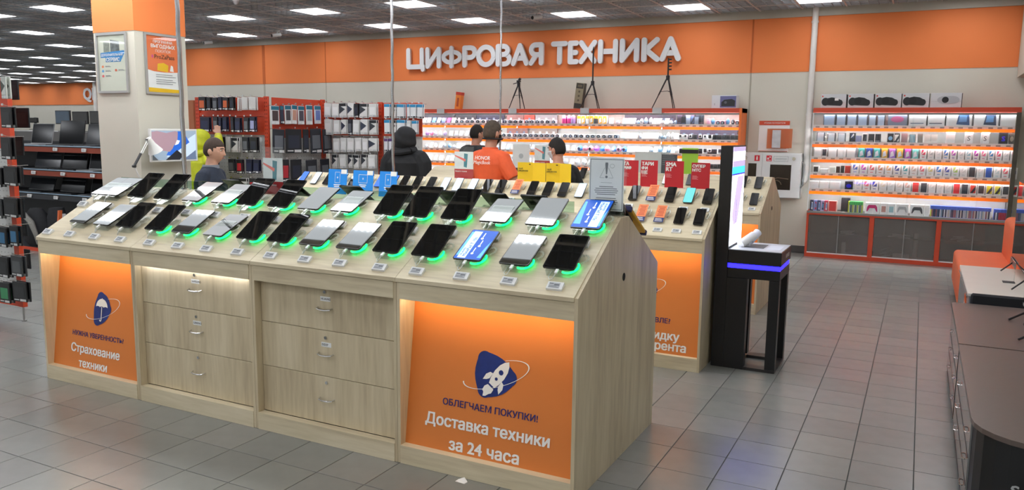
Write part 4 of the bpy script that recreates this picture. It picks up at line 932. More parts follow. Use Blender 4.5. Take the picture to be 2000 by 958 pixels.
for si, r in enumerate(rows):
    z = SHZ[si]; random.seed(si)
    for i, (a, b, h, c, pc, kd, desc) in enumerate(r):
        X0, X1 = _xat(a, z+.1), _xat(b, z+.1); w = round(X1-X0, 3); dep = .16 if w > .12 else .09
        S = pc in ('S', 'S2')
        me = pbox(w, h+.012, dep, c, None if S else pc, kd)
        o = shelfitem(me, 'carton', desc, (X0+X1)/2, z, Yp, i, si, CN)
        if S:
            e = text('S', ((X0+X1)/2, Yp-.001, z+.12), height=.06, mat=M('letter_grey', '#4a4a4e', .5, var=0) if pc == 'S' else M('letter_blue', '#3c3cf0', .4, var=0), name='lettering', off=.0 if pc == 'S' else .05); mw = e.matrix_world.copy(); e.data.transform(Matrix.Translation(-o.location)); e.parent = o
# bottom row of the right showcase
z = .6475
def low(me, nm, desc, x, idx, rz=0, y=None): return shelfitem(me, nm, desc, x, z, y or Yp, idx, 5, CN, rz)
random.seed(3)
i = 0
for k in range(5):
    a = 1582+7*k; X0, X1 = _xat(a, .75), _xat(a+6.4, .75); low(pbox(round(X1-X0, 3), .15, .1, ('#3a3c58', '#9aa0d8', '#4c5078', '#c8b8e0', '#e05068')[k], ('#e8e8f4', '#e04058', '#c8d0f0', '#3c3c60', '#f0e0e8')[k], 5), 'carton', 'manga style patterned box', (X0+X1)/2, i); i += 1
X0, X1 = _xat(1618, .75), _xat(1634, .75); low(pbox(round(X1-X0, 3), .15, .1, '#f0b4ac', '#e84848', 2), 'carton', 'red and white case', (X0+X1)/2, i); i += 1
X0, X1 = _xat(1641, .75), _xat(1658, .75); low(pbox(round(X1-X0, 3), .19, .1, '#1c1c22', None), 'carton', 'black game console box', (X0+X1)/2, i, y=12.1); i += 1
X0 = _xat(1657.5, .75)
for k in range(13):
    low(pbox(.0135, .155, .12, ('#e8e83c', '#5cc06c', '#4cb464')[0 if k == 0 else 1+k % 2], ('#d8d850', '#c8d0cc', '#4c5864', '#8c949c')[k % 4], 7), 'game_case', 'thin %s game case' % ('yellow' if k == 0 else 'green topped'), X0+.0145*k, i); i += 1
for a, b, desc, c in ((1690, 1717, 'white box with pink gamepad picture', '#c82c74'), (1719, 1733, 'white box with small picture', '#c09088'), (1734, 1748, 'white box with pale picture', '#9cc4cc'), (1750, 1774, 'white box with grey gamepad picture', '#b8b8bc'), (1778, 1805, 'white box with charcoal gamepad picture', '#44444a'), (1806, 1815, 'narrow white box', None)):
    X0, X1 = _xat(a, .75), _xat(b, .75); w = round(X1-X0, 3); o = low(pbox(w, .15, .12, W_, None), 'carton', desc, (X0+X1)/2, i); i += 1
    if c:
        m = MB(); s_ = w*.42
        if 'gamepad' in desc: m.add([(x*s_, -.0012, .085+y*s_) for x, y in ((-.95, -.75), (-.8, -.78), (-.45, -.12), (.45, -.12), (.8, -.78), (.95, -.75), (.85, .1), (.6, .5), (-.6, .5), (-.85, .1))], [tuple(range(10))])
        else: m.quad((-.3*w, -.0012, .03), (.3*w, -.0012, .03), (.3*w, -.0012, .11), (-.3*w, -.0012, .11))
        put('print', m.mesh('print', cm_(c)), o)
X0, X1 = _xat(1817, .75), _xat(1936, .75); n = 44
for k in range(n):
    c = random.choice(('#e8e8ee', '#a86c6c', '#5c6478', '#c8ccd4', '#3c4454', '#8ca4b8', '#d8d0c0')) if k else '#e4e43c'
    low(pbox(round((X1-X0)/n*.9, 4), .15, .12, '#5a78dc', c, 7), 'game_case', 'thin blue topped game case', X0+(X1-X0)*(k+.5)/n, i); i += 1
    if i >= len(ORD)-20: break
X0, X1 = _xat(1943, .75), _xat(1974, .75)
for k in range(12):
    low(pbox(.0145, .14, .12, '#5a78dc', random.choice(('#e8e8ee', '#a86c6c', '#5c6478', '#c83c3c')), 7), 'game_case', 'thin blue topped game case', X0+.0165*k, i); i += 1
# things lying in the lower glass cabinets
def loose(name, lab, cat, mb, mt): tag(mb.obj(name, mt), lab, cat)
m = MB(); m.prism([(.35, .337), (.365, .337), (.345, .345)], 0, .2, 'x')
for k, (x, z_, w_, h_, lab) in enumerate(((-.98, .337, .24, .05, 'slanted white paper pad in left lower cabinet'), (-.92, .056, .05, .17, 'upright white carton in left lower cabinet'), (-.35, .337, .30, .045, 'pile of white papers in middle lower cabinet'), (-.42, .056, .18, .13, 'heap of white leaflets in middle lower cabinet'), (-.26, .056, .20, .06, 'flat white box in middle lower cabinet'), (.42, .337, .26, .06, 'white cable bundle in right lower cabinet'), (-.04, .056, .10, .35, 'tall white roll in middle lower cabinet'))):
    m = MB(); y0 = 12.02 if k % 2 else 12.0
    if k in (1, 4): m.bbox(x, x+w_, y0, y0+.1, z_, z_+h_, .003)
    elif k == 6: m.cyl((x+.05, y0+.05, z_), .03, h_, n=12)
    else:
        random.seed(k)
        for q in range(7):
            a = x+random.uniform(0, w_*.5); b = a+random.uniform(w_*.3, w_*.5); zz = z_+h_*q/7; s_ = random.uniform(0, h_*.3)
            m.add([(a, y0, zz), (b, y0, zz+s_), (b, y0+.12, zz+s_), (a, y0+.12, zz), (a, y0, zz+.003), (b, y0, zz+s_+.003), (b, y0+.12, zz+s_+.003), (a, y0+.12, zz+.003)], [(0, 1, 2, 3), (4, 5, 6, 7), (0, 1, 5, 4), (1, 2, 6, 5), (2, 3, 7, 6), (3, 0, 4, 7)])
    nm = ('paper_pad', 'carton', 'paper_pile', 'leaflet_heap', 'carton', 'cable_bundle', 'paper_roll')[k]
    o = m.obj(nm, PAPER); tag(o, lab, nm.split('_')[-1] if nm != 'carton' else 'box')
    if k in (0, 2, 3, 5): o['kind'] = 'thing'
# --- long showcase: bays between the joint plates
MBX = [-8.72, -7.475, -6.06, -4.765, -3.575, -2.376]
for k in range(5):
    lab = ('leftmost bay of the long back showcase, behind the hooded man', 'second bay from left of the long back showcase', 'middle bay of the long back showcase', 'fourth bay from left of the long back showcase', 'rightmost bay of long back showcase with orange side')[k]
    showcase(MBX[k], MBX[k+1], lab, 'bays of the long showcase', [MBX[k], MBX[k+1]], right='orange' if k == 4 else 'thin', plates=() if k == 4 else (MBX[k+1]-.002,))
CN = 'long back showcase'
random.seed(11)
WB = ('#f2f4f6', '#dfe6ee', '#f6f6f6', '#cfdcec', '#eceff2')
def seg(si, a, b, step, maker, idx):
    x = a; z = SHZ[si]
    while x < b-4:
        X = _xat(x+step/2, z+.04, 11.97)
        r = maker()
        o_ = shelfitem(r[0], r[1], r[2], X, z, 11.965+random.uniform(0, .03), idx[si], si, CN, rz=random.uniform(-.25, .25) if r[1] == 'gadget' else 0); o_.scale = (1.15, 1.15, 1.2 if r[1] == 'gadget' else .95); idx[si] += 1; x += step
    return
R_ = random.choice
def k_tilt(): c = R_(('#e83c8c', '#4c6cc8', '#f2f4f6', '#3c84d0', '#dfe6ee', '#9ab0c8', '#c8c4b8', '#f2f4f6')); return stand_dev(c, '#f2f2f2'), 'gadget', 'tilted device on small stand'
def k_pale(): c = R_(WB+('#a8c4dc', '#8cb8dc')); return (stand_dev(c, '#f2f2f2') if random.random() < .5 else blob(.03, R_((.06, .08, .095)), c, R_((None, '#aeb8c4')))), 'gadget', 'pale white gadget'
def k_pink(): c = R_(('#e48cb4', '#b08cc8', '#f06c9c', '#d8c8e4', '#f4f4f4', '#c0b0d8')); return blob(.032, .085, c, R_((None, '#f8e8f0'))), 'gadget', 'pink or lilac rounded gadget'
def k_case(): c = R_(('#dadfe4', '#c8ccd2', '#eef0f2', '#9aa0a8')); return lens(c), 'gadget', 'small silver camera gadget'
def k_grey(): return stand_dev(R_(('#8c929c', '#6c7280', '#b8bcc4', '#50565f')), '#e8e8e8'), 'gadget', 'grey tilted device'
def k_pinkb(): return bottle(.034, .155, R_(('#d83c84', '#b83878', '#a890c8')), '#e08cb8'), 'canister', 'pink canister with white cap'
def k_yel(): return pbox(.062, .15, .05, '#f0f0f0', '#f4b028', 1) if random.random() < .3 else bottle(.030, .155, R_(('#f2f2f0', '#e8e4dc', '#4c4c50', '#f2f2f0')), '#f4b230'), 'canister', 'white canister with yellow top'
def k_dark(): return pbox(R_((.05, .06, .07)), R_((.13, .16)), .05, R_(('#2c3448', '#3c4058', '#22242c', '#4c3c4c')), R_(('#5c6c9c', '#8c5c6c', '#9aa4b8')), R_((2, 3, 6))), 'carton', 'dark slim box'
def k_watch(): return watch(R_(('#f2f2f2', '#e8e8ea', '#2a2d34')), R_(('#f2f2f2', '#1e2026', '#3a3e48'))), 'gadget', 'smartwatch on display block'
def k_black(): return watch('#2a2d34', '#1e2026'), 'gadget', 'black smartwatch on display block'
def k_speak(): c = R_(('#5c9ce0', '#e48cd0', '#b06cd8', '#f09cb8', '#4c8cd8', '#b8c8dc')); return blob(.042, .085, c, R_(('#3c3c48', '#f4f4f4', None))), 'gadget', 'colourful toy-like rounded speaker'
def k_blob(): c = R_(('#e8d850', '#5cc8d0', '#f0f0f0', '#8cd4d8')); return blob(.042, .095, c, None), 'gadget', 'round bright gadget'
def k_figs(): return R_((blob(.025, .09, '#5c9ccc', None), blob(.025, .08, '#30343c', '#dce4ec'), bottle(.022, .085, '#e8a8c0', '#f0d0dc'), lens('#e0b0c4'))), 'gadget', 'small figure shaped gadget'
idx = [0]*5
for a in ((0, 822, 884, 9.5, k_tilt), (1, 826, 872, 9, k_pink), (2, 826, 905, 9, k_pale), (3, 832, 905, 11, k_tilt), (4, 832, 905, 12, k_grey),
          (0, 886, 1088, 10.5, k_case), (1, 874, 924, 10, k_grey), (1, 926, 1090, 10.5, k_case), (2, 906, 1000, 10, k_pale), (2, 1002, 1122, 11, k_grey), (3, 906, 1118, 12, k_grey), (4, 906, 1200, 13, k_pale),
          (0, 1095, 1124, 9, k_pinkb), (0, 1125, 1183, 8.4, k_yel), (1, 1097, 1205, 11, k_case), (2, 1124, 1222, 11, k_speak), (3, 1119, 1166, 13, k_blob), (3, 1168, 1212, 12, k_pale),
          (0, 1186, 1214, 13, k_pale), (0, 1215, 1320, 8.2, k_pale), (1, 1212, 1322, 8, k_pale), (2, 1223, 1322, 8.6, k_pale), (3, 1213, 1322, 10, k_pale), (4, 1201, 1322, 12, k_pale),
          (0, 1322, 1376, 8.4, k_dark), (0, 1378, 1444, 9.5, k_figs), (1, 1324, 1398, 9.5, k_watch), (1, 1400, 1446, 8.6, k_black), (2, 1324, 1442, 9.5, k_watch), (3, 1324, 1440, 8.6, k_black), (4, 1324, 1440, 11, k_pale)): seg(*a, idx)
# printed backdrops standing at the back of the top shelves
for k, (a, b, si, c) in enumerate(((826, 888, 0, '#242c3c'), (890, 930, 0, '#1f2733'), (931, 985, 0, '#1c2a44'), (990, 1022, 0, '#8c6c68'), (1024, 1044, 0, '#b84c3c'), (1046, 1088, 0, '#8a9296'), (1100, 1145, 0, '#6c5450'), (1148, 1182, 0, '#7a7470'), (990, 1030, 1, '#8c6058'), (1035, 1088, 1, '#8c8078'), (1220, 1320, 0, '#4a4458'), (1325, 1370, 0, '#30344c'), (1328, 1440, 1, '#4a3e58'))):
    z = SHZ[si]; X0, X1 = _xat(a, z+.1, 12.22), _xat(b, z+.1, 12.22)
    m = MB(); m.mat(cm_(c)).box(X0, X1, 12.22, 12.235, z+.043, z+.20)
    n = max(1, int((X1-X0)/.11)); m.mat(cm_('#c8c8c8' if k % 2 else '#6c7c94'))
    for q in range(n): xx = X0+(X1-X0)*(q+.5)/n; m.box(xx-.02, xx+.02, 12.2185, 12.2198, z+.09, z+.15)
    tag(m.obj('backdrop_card'), 'printed backdrop at the back of the %s shelf, long showcase, %s from left' % (ORD[si], ORD[k]), 'backdrop', 'backdrops in the long showcase')
# --- things standing on top of the cases
ZT = 2.101
KB = M('tripod_black', '#1b1b1d', .45, var=.04)
def tripod(x, zh, ztop, feet, label, head):
    t = thing('tripod', label, 'tripod', (x, 12.06, ZT), group='tripods on the showcase'); y = 12.06
    m = MB(); m.tube([(x, y, zh+.02), (x, y, ztop)], .013, 8); m.obj('centre_column', KB, t, True)
    m = MB(); m.cyl((x, y, zh-.03), .028, .07, n=10); m.obj('collar', KB, t)
    for fx, fy in feet:
        m = MB(); a = Vector((x+(fx-x)*.06, y+(fy-y)*.06, zh)); b = Vector((fx, fy, ZT+.004)); m.tube([a, a.lerp(b, .55), a.lerp(b, .57), b], [.012, .011, .008, .007], 7); m.obj('leg', KB, t, True)
        m = MB(); c = a.lerp(b, .45); m.tube([c, (x, y, zh-(zh-ZT)*.42)], .004, 5); m.obj('brace', KB, t)
    if head == 'pan':
        m = MB(); m.bbox(x-.03, x+.03, y-.03, y+.03, ztop, ztop+.03, .006); m.tube([(x, y, ztop), (x-.09, y-.03, ztop-.03)], .008, 6); m.tube([(x, y, ztop+.03), (x+.03, y, ztop+.06)], [.02, .024], 8); m.obj('pan_head', KB, t)
    elif head == 'knobs':
        m = MB()
        for k in range(4): m.cyl((x+.012, y, ztop-.02-.05*k), .012, .04, 'x', 8)
        m.obj('clamp_knob', KB, t)
    else: m = MB(); m.cyl((x, y, ztop), .006, .025, n=8); m.obj('mount_stud', KB, t)
tripod(-6.10, 2.50, 2.545, ((-6.25, 12.0), (-6.02, 11.97), (-6.05, 12.2)), 'short black camera tripod standing on the long showcase', 'pan')
tripod(-4.774, 2.50, 3.05, ((-4.96, 12.0), (-4.64, 11.97), (-4.70, 12.2)), 'tall black light stand in front of sign letter Х', 'stud')
tripod(-3.545, 2.56, 2.86, ((-3.76, 12.0), (-3.40, 11.99), (-3.49, 12.22)), 'black tripod stand below the last letter of the wall sign', 'knobs')
t = thing('long_box', 'tall narrow orange box leaning on the wall above showcase', 'box', (-7.33, 12.15, ZT), (0, .13, 0))
m = MB(); m.bbox(-.055, .055, -.05, .05, 0, .30, .004); b = put('carton', m.mesh('carton', cm_('#e8862c')), t); m = MB(); m.box(-.056, .056, -.052, .05, .25, .301); put('end_cap', m.mesh('end_cap', cm_('#c83c24')), t)
m = MB(); m.box(-.02, .02, -.0515, -.0505, .05, .2); put('print', m.mesh('print', cm_('#b04c20')), t)
t = thing('long_box', 'tall beige box with dark square ends beside the light stand', 'box', (-5.05, 12.15, ZT), (0, .12, 0))
m = MB(); m.bbox(-.07, .07, -.05, .05, 0, .42, .004); put('carton', m.mesh('carton', cm_('#8c8268')), t); m = MB(); m.box(.0705, .0715, -.05, .05, 0, .42); put('side', m.mesh('side', cm_('#3c382e')), t)
for z0, z1 in ((.012, .09), (.33, .41)): m = MB(); m.box(-.06, .06, -.053, -.0505, z0, z1); put('dark_square', m.mesh('dark_square', cm_('#2c2a24')), t)
m = MB(); m.box(-.04, .04, -.054, -.0535, .35, .39)
for k in range(3): m.cyl((0, -.053, .14+.07*k), .018, .002, 'y', 10)
put('print', m.mesh('print', cm_('#5c5440')), t)
t = thing('projector_box', 'white carton with dark projector picture at right end of long showcase', 'box', (-2.67, 12.1, ZT))
m = MB(); m.bbox(-2.845, -2.485, 12.0, 12.2, ZT, ZT+.19, .003); m.obj('carton', cm_('#dcdfe4'), t)
m = MB(); m.mat(cm_('#6a6c9c')).box(-2.72, -2.488, 11.998, 11.9995, ZT+.012, ZT+.178); m.mat(cm_('#24262c')).prism([(-2.70, ZT+.03), (-2.505, ZT+.03), (-2.50, ZT+.11), (-2.55, ZT+.135), (-2.66, ZT+.125), (-2.70, ZT+.09)], 11.996, 11.9975, 'y'); m.mat(cm_('#5c6068')).cyl((-2.64, 11.9955, ZT+.085), .02, .0004, 'y', 12); m.obj('print', None, t)
text('1', (-2.80, 11.9995, ZT+.06), height=.03, mat=TXTK, parent=t)
for k, (a, b) in enumerate(((-1.316, -.977), (-.966, -.633), (-.622, -.292), (-.288, .041), (.047, .416))):
    t = thing('camera_box', 'white box with %s on top of right showcase, %s from left' % ('black dash camera picture' if k < 4 else 'pale camera picture', ORD[k]), 'box', ((a+b)/2, 12.05, ZT), group='boxes on top of right showcase')
    m = MB(); m.bbox(a, b-.012, 11.99, 12.18, ZT, ZT+.19, .003); m.mat(cm_('#d2d4d6')); m.mats = [cm_('#d2d4d6')]; m.mi = [0]*len(m.f); m.obj('carton', None, t)
    m = MB(); m.box(b-.0115, b-.004, 12.0, 12.18, ZT, ZT+.185); m.obj('side', cm_('#2e2e30'), t)
    cx = (a+b)/2-.01; m = MB()
    if k < 4:
        m.mat(cm_('#1c1d20')); P_ = [(cx-.10+.05*math.cos(math.radians(q)), ZT+.085+.055*math.sin(math.radians(q))) for q in range(60, 301, 20)]+[(cx+.09+.035*math.cos(math.radians(q)), ZT+.07+.042*math.sin(math.radians(q))) for q in range(-90, 91, 20)]+[(cx+.05, ZT+.135), (cx-.02, ZT+.145)]
        m.prism(P_, 11.986, 11.9885, 'y'); m.mat(cm_('#0c0c0e')).cyl((cx-.03, 11.985, ZT+.09), .045, .0008, 'y', 16); m.mat(cm_('#d8402c')).box(a+.012, a+.03, 11.988, 11.9895, ZT+.15, ZT+.168)
        if k == 0: m.mat(PAPER).box(cx+.02, cx+.07, 11.984, 11.9855, ZT+.10, ZT+.135)
    else:
        m.mat(cm_('#b4b6ba')).prism([(cx+.02+.09*math.cos(math.radians(q))+(.05 if math.cos(math.radians(q)) > 0 else -.03), ZT+.10+.05*math.sin(math.radians(q))) for q in range(0, 360, 20)], 11.986, 11.9885, 'y'); m.mat(cm_('#141416')).cyl((cx-.005, 11.985, ZT+.10), .04, .0008, 'y', 16)
    m.mat(cm_('#b8b8ba')).box(a+.01, b-.02, 11.9885, 11.9895, ZT+.078, ZT+.081)
    m.obj('print', None, t)
# --- the wall sign
SG = M('sign_letter_white', '#dfe1e2', .45, var=.02)
sg = thing('wall_sign', 'large white rounded letters reading ЦИФРОВАЯ ТЕХНИКА on orange band', 'sign', (-5.9, WY, 2.8))
_sk = [0]
def stroke(m, pts, r, y0, y1):
    for (x0, z0), (x1, z1) in zip(pts, pts[1:]):
        _sk[0] += 1; y0 += .00035; y1 += .00035
        d = math.atan2(z1-z0, x1-x0); P = [(x1+r*math.cos(d+a), z1+r*math.sin(d+a)) for a in [math.radians(q) for q in range(-90, 91, 22)]]+[(x0+r*math.cos(d+a), z0+r*math.sin(d+a)) for a in [math.radians(q) for q in range(90, 271, 22)]]
        m.prism(P, y0, y1, 'y')
def arc(cx, cz, rx, rz, a0, a1, n=14): return [(cx+rx*math.cos(math.radians(a0+(a1-a0)*k/n)), cz+rz*math.sin(math.radians(a0+(a1-a0)*k/n))) for k in range(n+1)]
GL = {
 'Ц': [[(0, 1), (0, 0), (.88, 0), (.88, -.17)], [(.80, 1), (.80, 0)]],
 'И': [[(0, 1), (0, 0), (1, 1), (1, 0)]],
 'Ф': [[(.5, 1.02), (.5, -.02)], arc(.5, .5, .5, .30, 0, 360, 20)],
 'Р': [[(0, 0), (0, 1), (.55, 1)]+arc(.55, .72, .45, .28, 90, -90)+[(0, .44)]],
 'О': [arc(.5, .5, .5, .5, 0, 360, 24)],
 'В': [[(0, 0), (0, 1), (.5, 1)]+arc(.5, .77, .38, .23, 90, -90)+[(0, .54)], [(.5, .54)]+arc(.55, .27, .45, .27, 90, -90)+[(0, 0)]],
 'А': [[(0, 0), (.5, 1), (1, 0)], [(.22, .30), (.78, .30)]],
 'Я': [[(1, 0), (1, 1), (.45, 1)]+arc(.45, .73, .42, .27, 90, 270)+[(1, .46)], [(.5, .46), (0, 0)]],
 'Т': [[(0, 1), (1, 1)], [(.5, 1), (.5, 0)]],
 'Е': [[(1, 1), (0, 1), (0, 0), (1, 0)], [(0, .5), (.85, .5)]],
 'Х': [[(0, 1), (1, 0)], [(0, 0), (1, 1)]],
 'Н': [[(0, 1), (0, 0)], [(1, 1), (1, 0)], [(0, .5), (1, .5)]],
 'К': [[(0, 1), (0, 0)], [(.95, 1), (.12, .5), (1, 0)]]}
for c, a, b in (('Ц', -8.476, -8.063), ('И', -8.063, -7.74), ('Ф', -7.733, -7.302), ('Р', -7.292, -7.004), ('О', -7.014, -6.631), ('В', -6.627, -6.33), ('А', -6.33, -6.0), ('Я', -6.00, -5.725), ('Т', -5.588, -5.289), ('Е', -5.285, -5.093), ('Х', -5.093, -4.78), ('Н', -4.759, -4.425), ('И', -4.392, -4.07), ('К', -4.033, -3.737), ('А', -3.737, -3.402)):
    r = .042; m = MB(); z0, z1 = 2.825, 3.205; w = (b-a)-2*r
    if c == 'Ц': w /= .93
    if c == 'Ф': r = .038
    for si_, st in enumerate(GL[c]): stroke(m, [(a+r+p[0]*w, z0+r+p[1]*(z1-z0-2*r)) for p in st], r, WY-.09+.0123*si_, WY-.045+.0051*si_)
    m.obj('letter', SG, sg)
# ================================================================== PEGBOARD RACKS, LEFT SIDE
HOOK = M('hook_chrome', '#c9c9c9', .25, 1.0, var=0); PEGW = M('pegboard_white', '#cfcfcc', .5, var=.03); HOLE = M('slot_dark', '#5a2418', .8, var=0); HOLEG = M('peg_hole_grey', '#8f8f8c', .8, var=0)
_pk = {}
def pack_mesh(w, h, sty):
    key = (round(w, 2), round(h, 2), sty)
    if key in _pk: return _pk[key]
    base, top, win, lab, diag = sty
    m = MB(); th = .014; m.mat(cm_(base)); m.bbox(-w/2, w/2, 0, th, -h, 0, .003)
    def Q(x0, x1, z0, z1, c, l): m.mat(cm_(c)); m.quad((x0*w, -l, z0*h), (x1*w, -l, z0*h), (x1*w, -l, z1*h), (x0*w, -l, z1*h))
    if top: Q(-.49, .49, -.22, -.02, top, .001)
    if win: Q(-.36, .36, -.80, -.26, win, .0015)
    if diag: m.mat(cm_(diag)); m.add([(x*w, -.0022, z*h) for x, z in ((-.49, -.15), (-.49, -.75), (.35, -.42))], [(0, 1, 2)])
    if lab: Q(.02, .46, -.97, -.86, lab, .002); Q(-.42, -.05, -.93, -.88, lab, .002)
    _pk[key] = m.mesh('blister_pack'); return _pk[key]
hk = MB(); hk.tube([(0, .16, 0), (0, .02, .0), (0, .0, .006), (0, -.02, .016)], .0028, 5); hk.box(-.012, .012, -.024, -.020, .004, .022); hook_me = hk.mesh('peg_hook', HOOK)
hk = MB(); hk.tube([(0, .30, 0), (0, .02, .0), (0, .0, .006), (0, -.03, .02)], .0032, 5); hk.box(-.014, .014, -.036, -.032, .004, .024); hook2_me = hk.mesh('peg_hook', HOOK)
def hang(px0, px1, py0, py1, face, val, sty, rack, label, group, extra=1, off=.16):
    """a pack hanging on a hook: face 'y' looks to -Y at Y=val, 'x' looks to +X at X=val"""
    if face == 'y': A, B = ony(px0, py0, val-off), ony(px1, py1, val-off); x, w, rz = (A.x+B.x)/2, B.x-A.x, 0; loc = lambda k: (x+.006*k, val-off+.03*k, A.z)
    else: A, B = onx(px0, py0, val+off), onx(px1, py1, val+off); y = (A.y+B.y)/2; w, rz = B.y-A.y, math.pi/2; loc = lambda k: (val+off-.03*k, y+.004*k, A.z)
    h = A.z-B.z; me = pack_mesh(w, h, sty); o = put('blister_pack', me, loc=loc(0), rot=(0, random.uniform(-.04, .04), rz)); tag(o, label, 'package', group)
    hp = Vector(loc(0))-Vector(rack.location); hp.z += .006; put('peg_hook', hook_me, rack, loc=hp, rot=(0, 0, rz))
    for k in range(1, extra+1):
        o = put('blister_pack', me, loc=loc(k), rot=(0, 0, rz)); tag(o, 'rear '+label, 'package', group)
def rack_frame(t, x0, x1, y, z1, zred, posts, face='y', rails=(), bd=.22):
    def B(nm, a, b, d0, d1, z0, z1_, mt):
        m = MB(); (m.box(a, b, y+d0, y+d1, z0, z1_) if face == 'y' else m.box(y-d1, y-d0, a, b, z0, z1_)); return m.obj(nm, mt, t)
    B('upper_panel', x0, x1, .0, .015, zred, z1, RACK); B('lower_panel', x0, x1, .0, .015, .12, zred-.003, PEGW); B('base', x0, x1, -bd, .015, 0, .117, RACK)
    m = MB()
    for k in range(int((x1-x0)/.05)):
        for j in range(int((zred-.2)/.05)):
            a = x0+.025+.05*k; z = .15+.05*j; q = ((a-.004, a+.004, y-.001, y-.0003, z-.006, z+.006) if face == 'y' else (y+.0003, y+.001, a-.004, a+.004, z-.006, z+.006)); m.box(*q)
    o = m.obj('peg_holes', HOLEG, t); o['kind'] = 'stuff'
    for p in posts:
        B('post', p-.035, p+.035, -.03, -.001, 0, z1+.01, RACK); m = MB()
        for k in range(int(z1/.05)):
            for s in (-.014, .014):
                z = .05+.05*k; q = ((p+s-.004, p+s+.004, y-.0315, y-.0302, z, z+.022) if face == 'y' else (y+.0302, y+.0315, p+s-.004, p+s+.004, z, z+.022)); m.box(*q)
        o = m.obj('slots', HOLE, t); o['kind'] = 'stuff'
    for z in rails: B('rail', x0, x1, -.022, -.0005, z-.022, z+.022, RACK)
ra = thing('pegboard_rack', 'orange pegboard rack of dark phone cases behind the man in navy', 'rack', (-8.3, 7.9, 0)); rack_frame(ra, -8.98, -7.70, 7.9, 2.13, 1.66, (-7.69, -8.96), rails=(1.905, 1.66))
rs = thing('pegboard_rack', 'orange side panel rack of big dark cases and teal topped packs', 'rack', (-7.62, 8.45, 0)); rack_frame(rs, 7.93, 8.93, -7.63, 2.13, 1.60, (8.90,), face='x', rails=(1.72,), bd=.03)
rb = thing('pegboard_rack', 'orange rack of white cable packs left of the hooded man', 'rack', (-6.8, 8.97, 0)); rack_frame(rb, -7.56, -5.98, 8.97, 2.09, 1.64, (-6.65,), rails=(1.90, 1.665))
BK = '#1d1e22'
S_dark = (BK, None, '#2c3040', '#e0e0e0', None); S_navy = ('#20243a', None, '#2a3050', '#dcdce4', None); S_or = ('#22242a', None, '#d8683a', '#e4e4e4', None); S_white = ('#dcdcda', None, None, '#c4c4c4', None)
S_lil = ('#23263a', None, '#a8aed8', '#e8e8f0', None); S_gry = ('#2a2c34', None, '#6c7078', '#e0e0e0', None); S_wb = ('#e4e4e2', '#22242a', None, '#c0c0c0', '#3a3e46'); S_ww = ('#e6e6e4', None, '#f4f4f4', '#b8bac0', None)
S_wd = ('#ececea', None, None, '#c8c8c8', '#3c4254'); S_blue = ('#e8eaec', '#2c96cc', None, '#44484e', None); S_pur = ('#e6e4ea', '#5c3c78', None, '#44484e', None); S_red = ('#26262c', None, '#c8303c', '#f0f0f0', None)
random.seed(21); cnt = {}
def row(lst, y0, y1, face, val, rack, rn, rl, grp, extra=1, off=.16):
    for i, (a, b, s, d) in enumerate(lst):
        hang(a, b, y0+random.uniform(-1, 1), y1+random.uniform(-1, 1), face, val, s, rack, '%s, %s from left, %s row, %s' % (d, ORD[i], ORD[rn], rl), grp, extra, off)
g = 'packs on the dark case rack'; L = 'dark case rack'
row([(387, 401, S_or, 'black pack with orange tag'), (403, 411, S_dark, 'thin black pack'), (414, 424, S_gry, 'grey blue pack'), (425, 433, S_navy, 'navy pack'), (434, 445, S_or, 'black pack with orange window'), (447, 456, S_dark, 'black pack'), (463, 467, S_white, 'slim white pack'), (471, 483, S_white, 'white rounded case'), (486, 499, S_white, 'white rounded case')], 190, 216, 'y', 7.9, ra, 0, L, g)
row([(390, 409, S_navy, 'wide navy pack'), (415, 425, S_gry, 'grey pack'), (426, 432, S_navy, 'slim navy pack'), (434, 443, S_navy, 'navy pack'), (449, 456, S_dark, 'black pack'), (458, 469, S_navy, 'navy pack'), (475, 485, S_gry, 'grey window pack'), (487, 498, S_lil, 'navy pack with lilac window')], 229, 258, 'y', 7.9, ra, 1, L, g)
row([(392, 404, S_dark, 'black pack'), (408, 420, S_navy, 'navy pack'), (424, 436, S_dark, 'black pack'), (441, 449, S_white, 'white edged pack'), (451, 464, S_wb, 'black and white pack'), (472, 484, S_gry, 'grey window pack'), (487, 502, S_dark, 'dark pack')], 268, 298, 'y', 7.9, ra, 2, L, g)
row([(394, 406, S_navy, 'navy pack'), (410, 424, S_dark, 'black pack'), (445, 457, S_gry, 'grey window pack'), (461, 473, S_red, 'black pack with red stripe'), (480, 492, S_navy, 'dark teal pack'), (494, 506, S_navy, 'dark teal pack')], 311, 339, 'y', 7.9, ra, 3, L, g)
row([(448, 462, S_dark, 'dark pack'), (466, 482, S_wb, 'black and white pack'), (486, 500, S_red, 'pack with red window')], 348, 378, 'y', 7.9, ra, 4, L, g)
g = 'packs on the side panel'; L = 'side panel rack'
TL = '#1f6f88'
row([(529, 546, ('#dcdcdc', TL, '#4a3c3c', '#f0f0f0', None), 'teal topped pack with brown case'), (547, 555, ('#2c3444', TL, '#33384a', '#e0e0e0', None), 'dark teal topped pack'), (556, 569, ('#dcdcdc', TL, '#4a4448', '#f0f0f0', None), 'teal topped pack with dark case'), (570, 581, ('#dcdcdc', TL, '#c89480', '#f0f0f0', None), 'teal topped pack with rose case'), (582, 595, ('#d8d8d8', TL, '#504854', '#f0f0f0', None), 'teal topped pack with plum case'), (598, 611, ('#e4e4e4', TL, '#a8b0b4', '#f0f0f0', None), 'teal topped pack with marble case'), (614, 627, ('#d8dce8', TL, '#6f80c0', '#f0f0f0', None), 'teal topped pack with blue case')], 206, 243, 'x', -7.63, rs, 0, L, g, 0, .10)
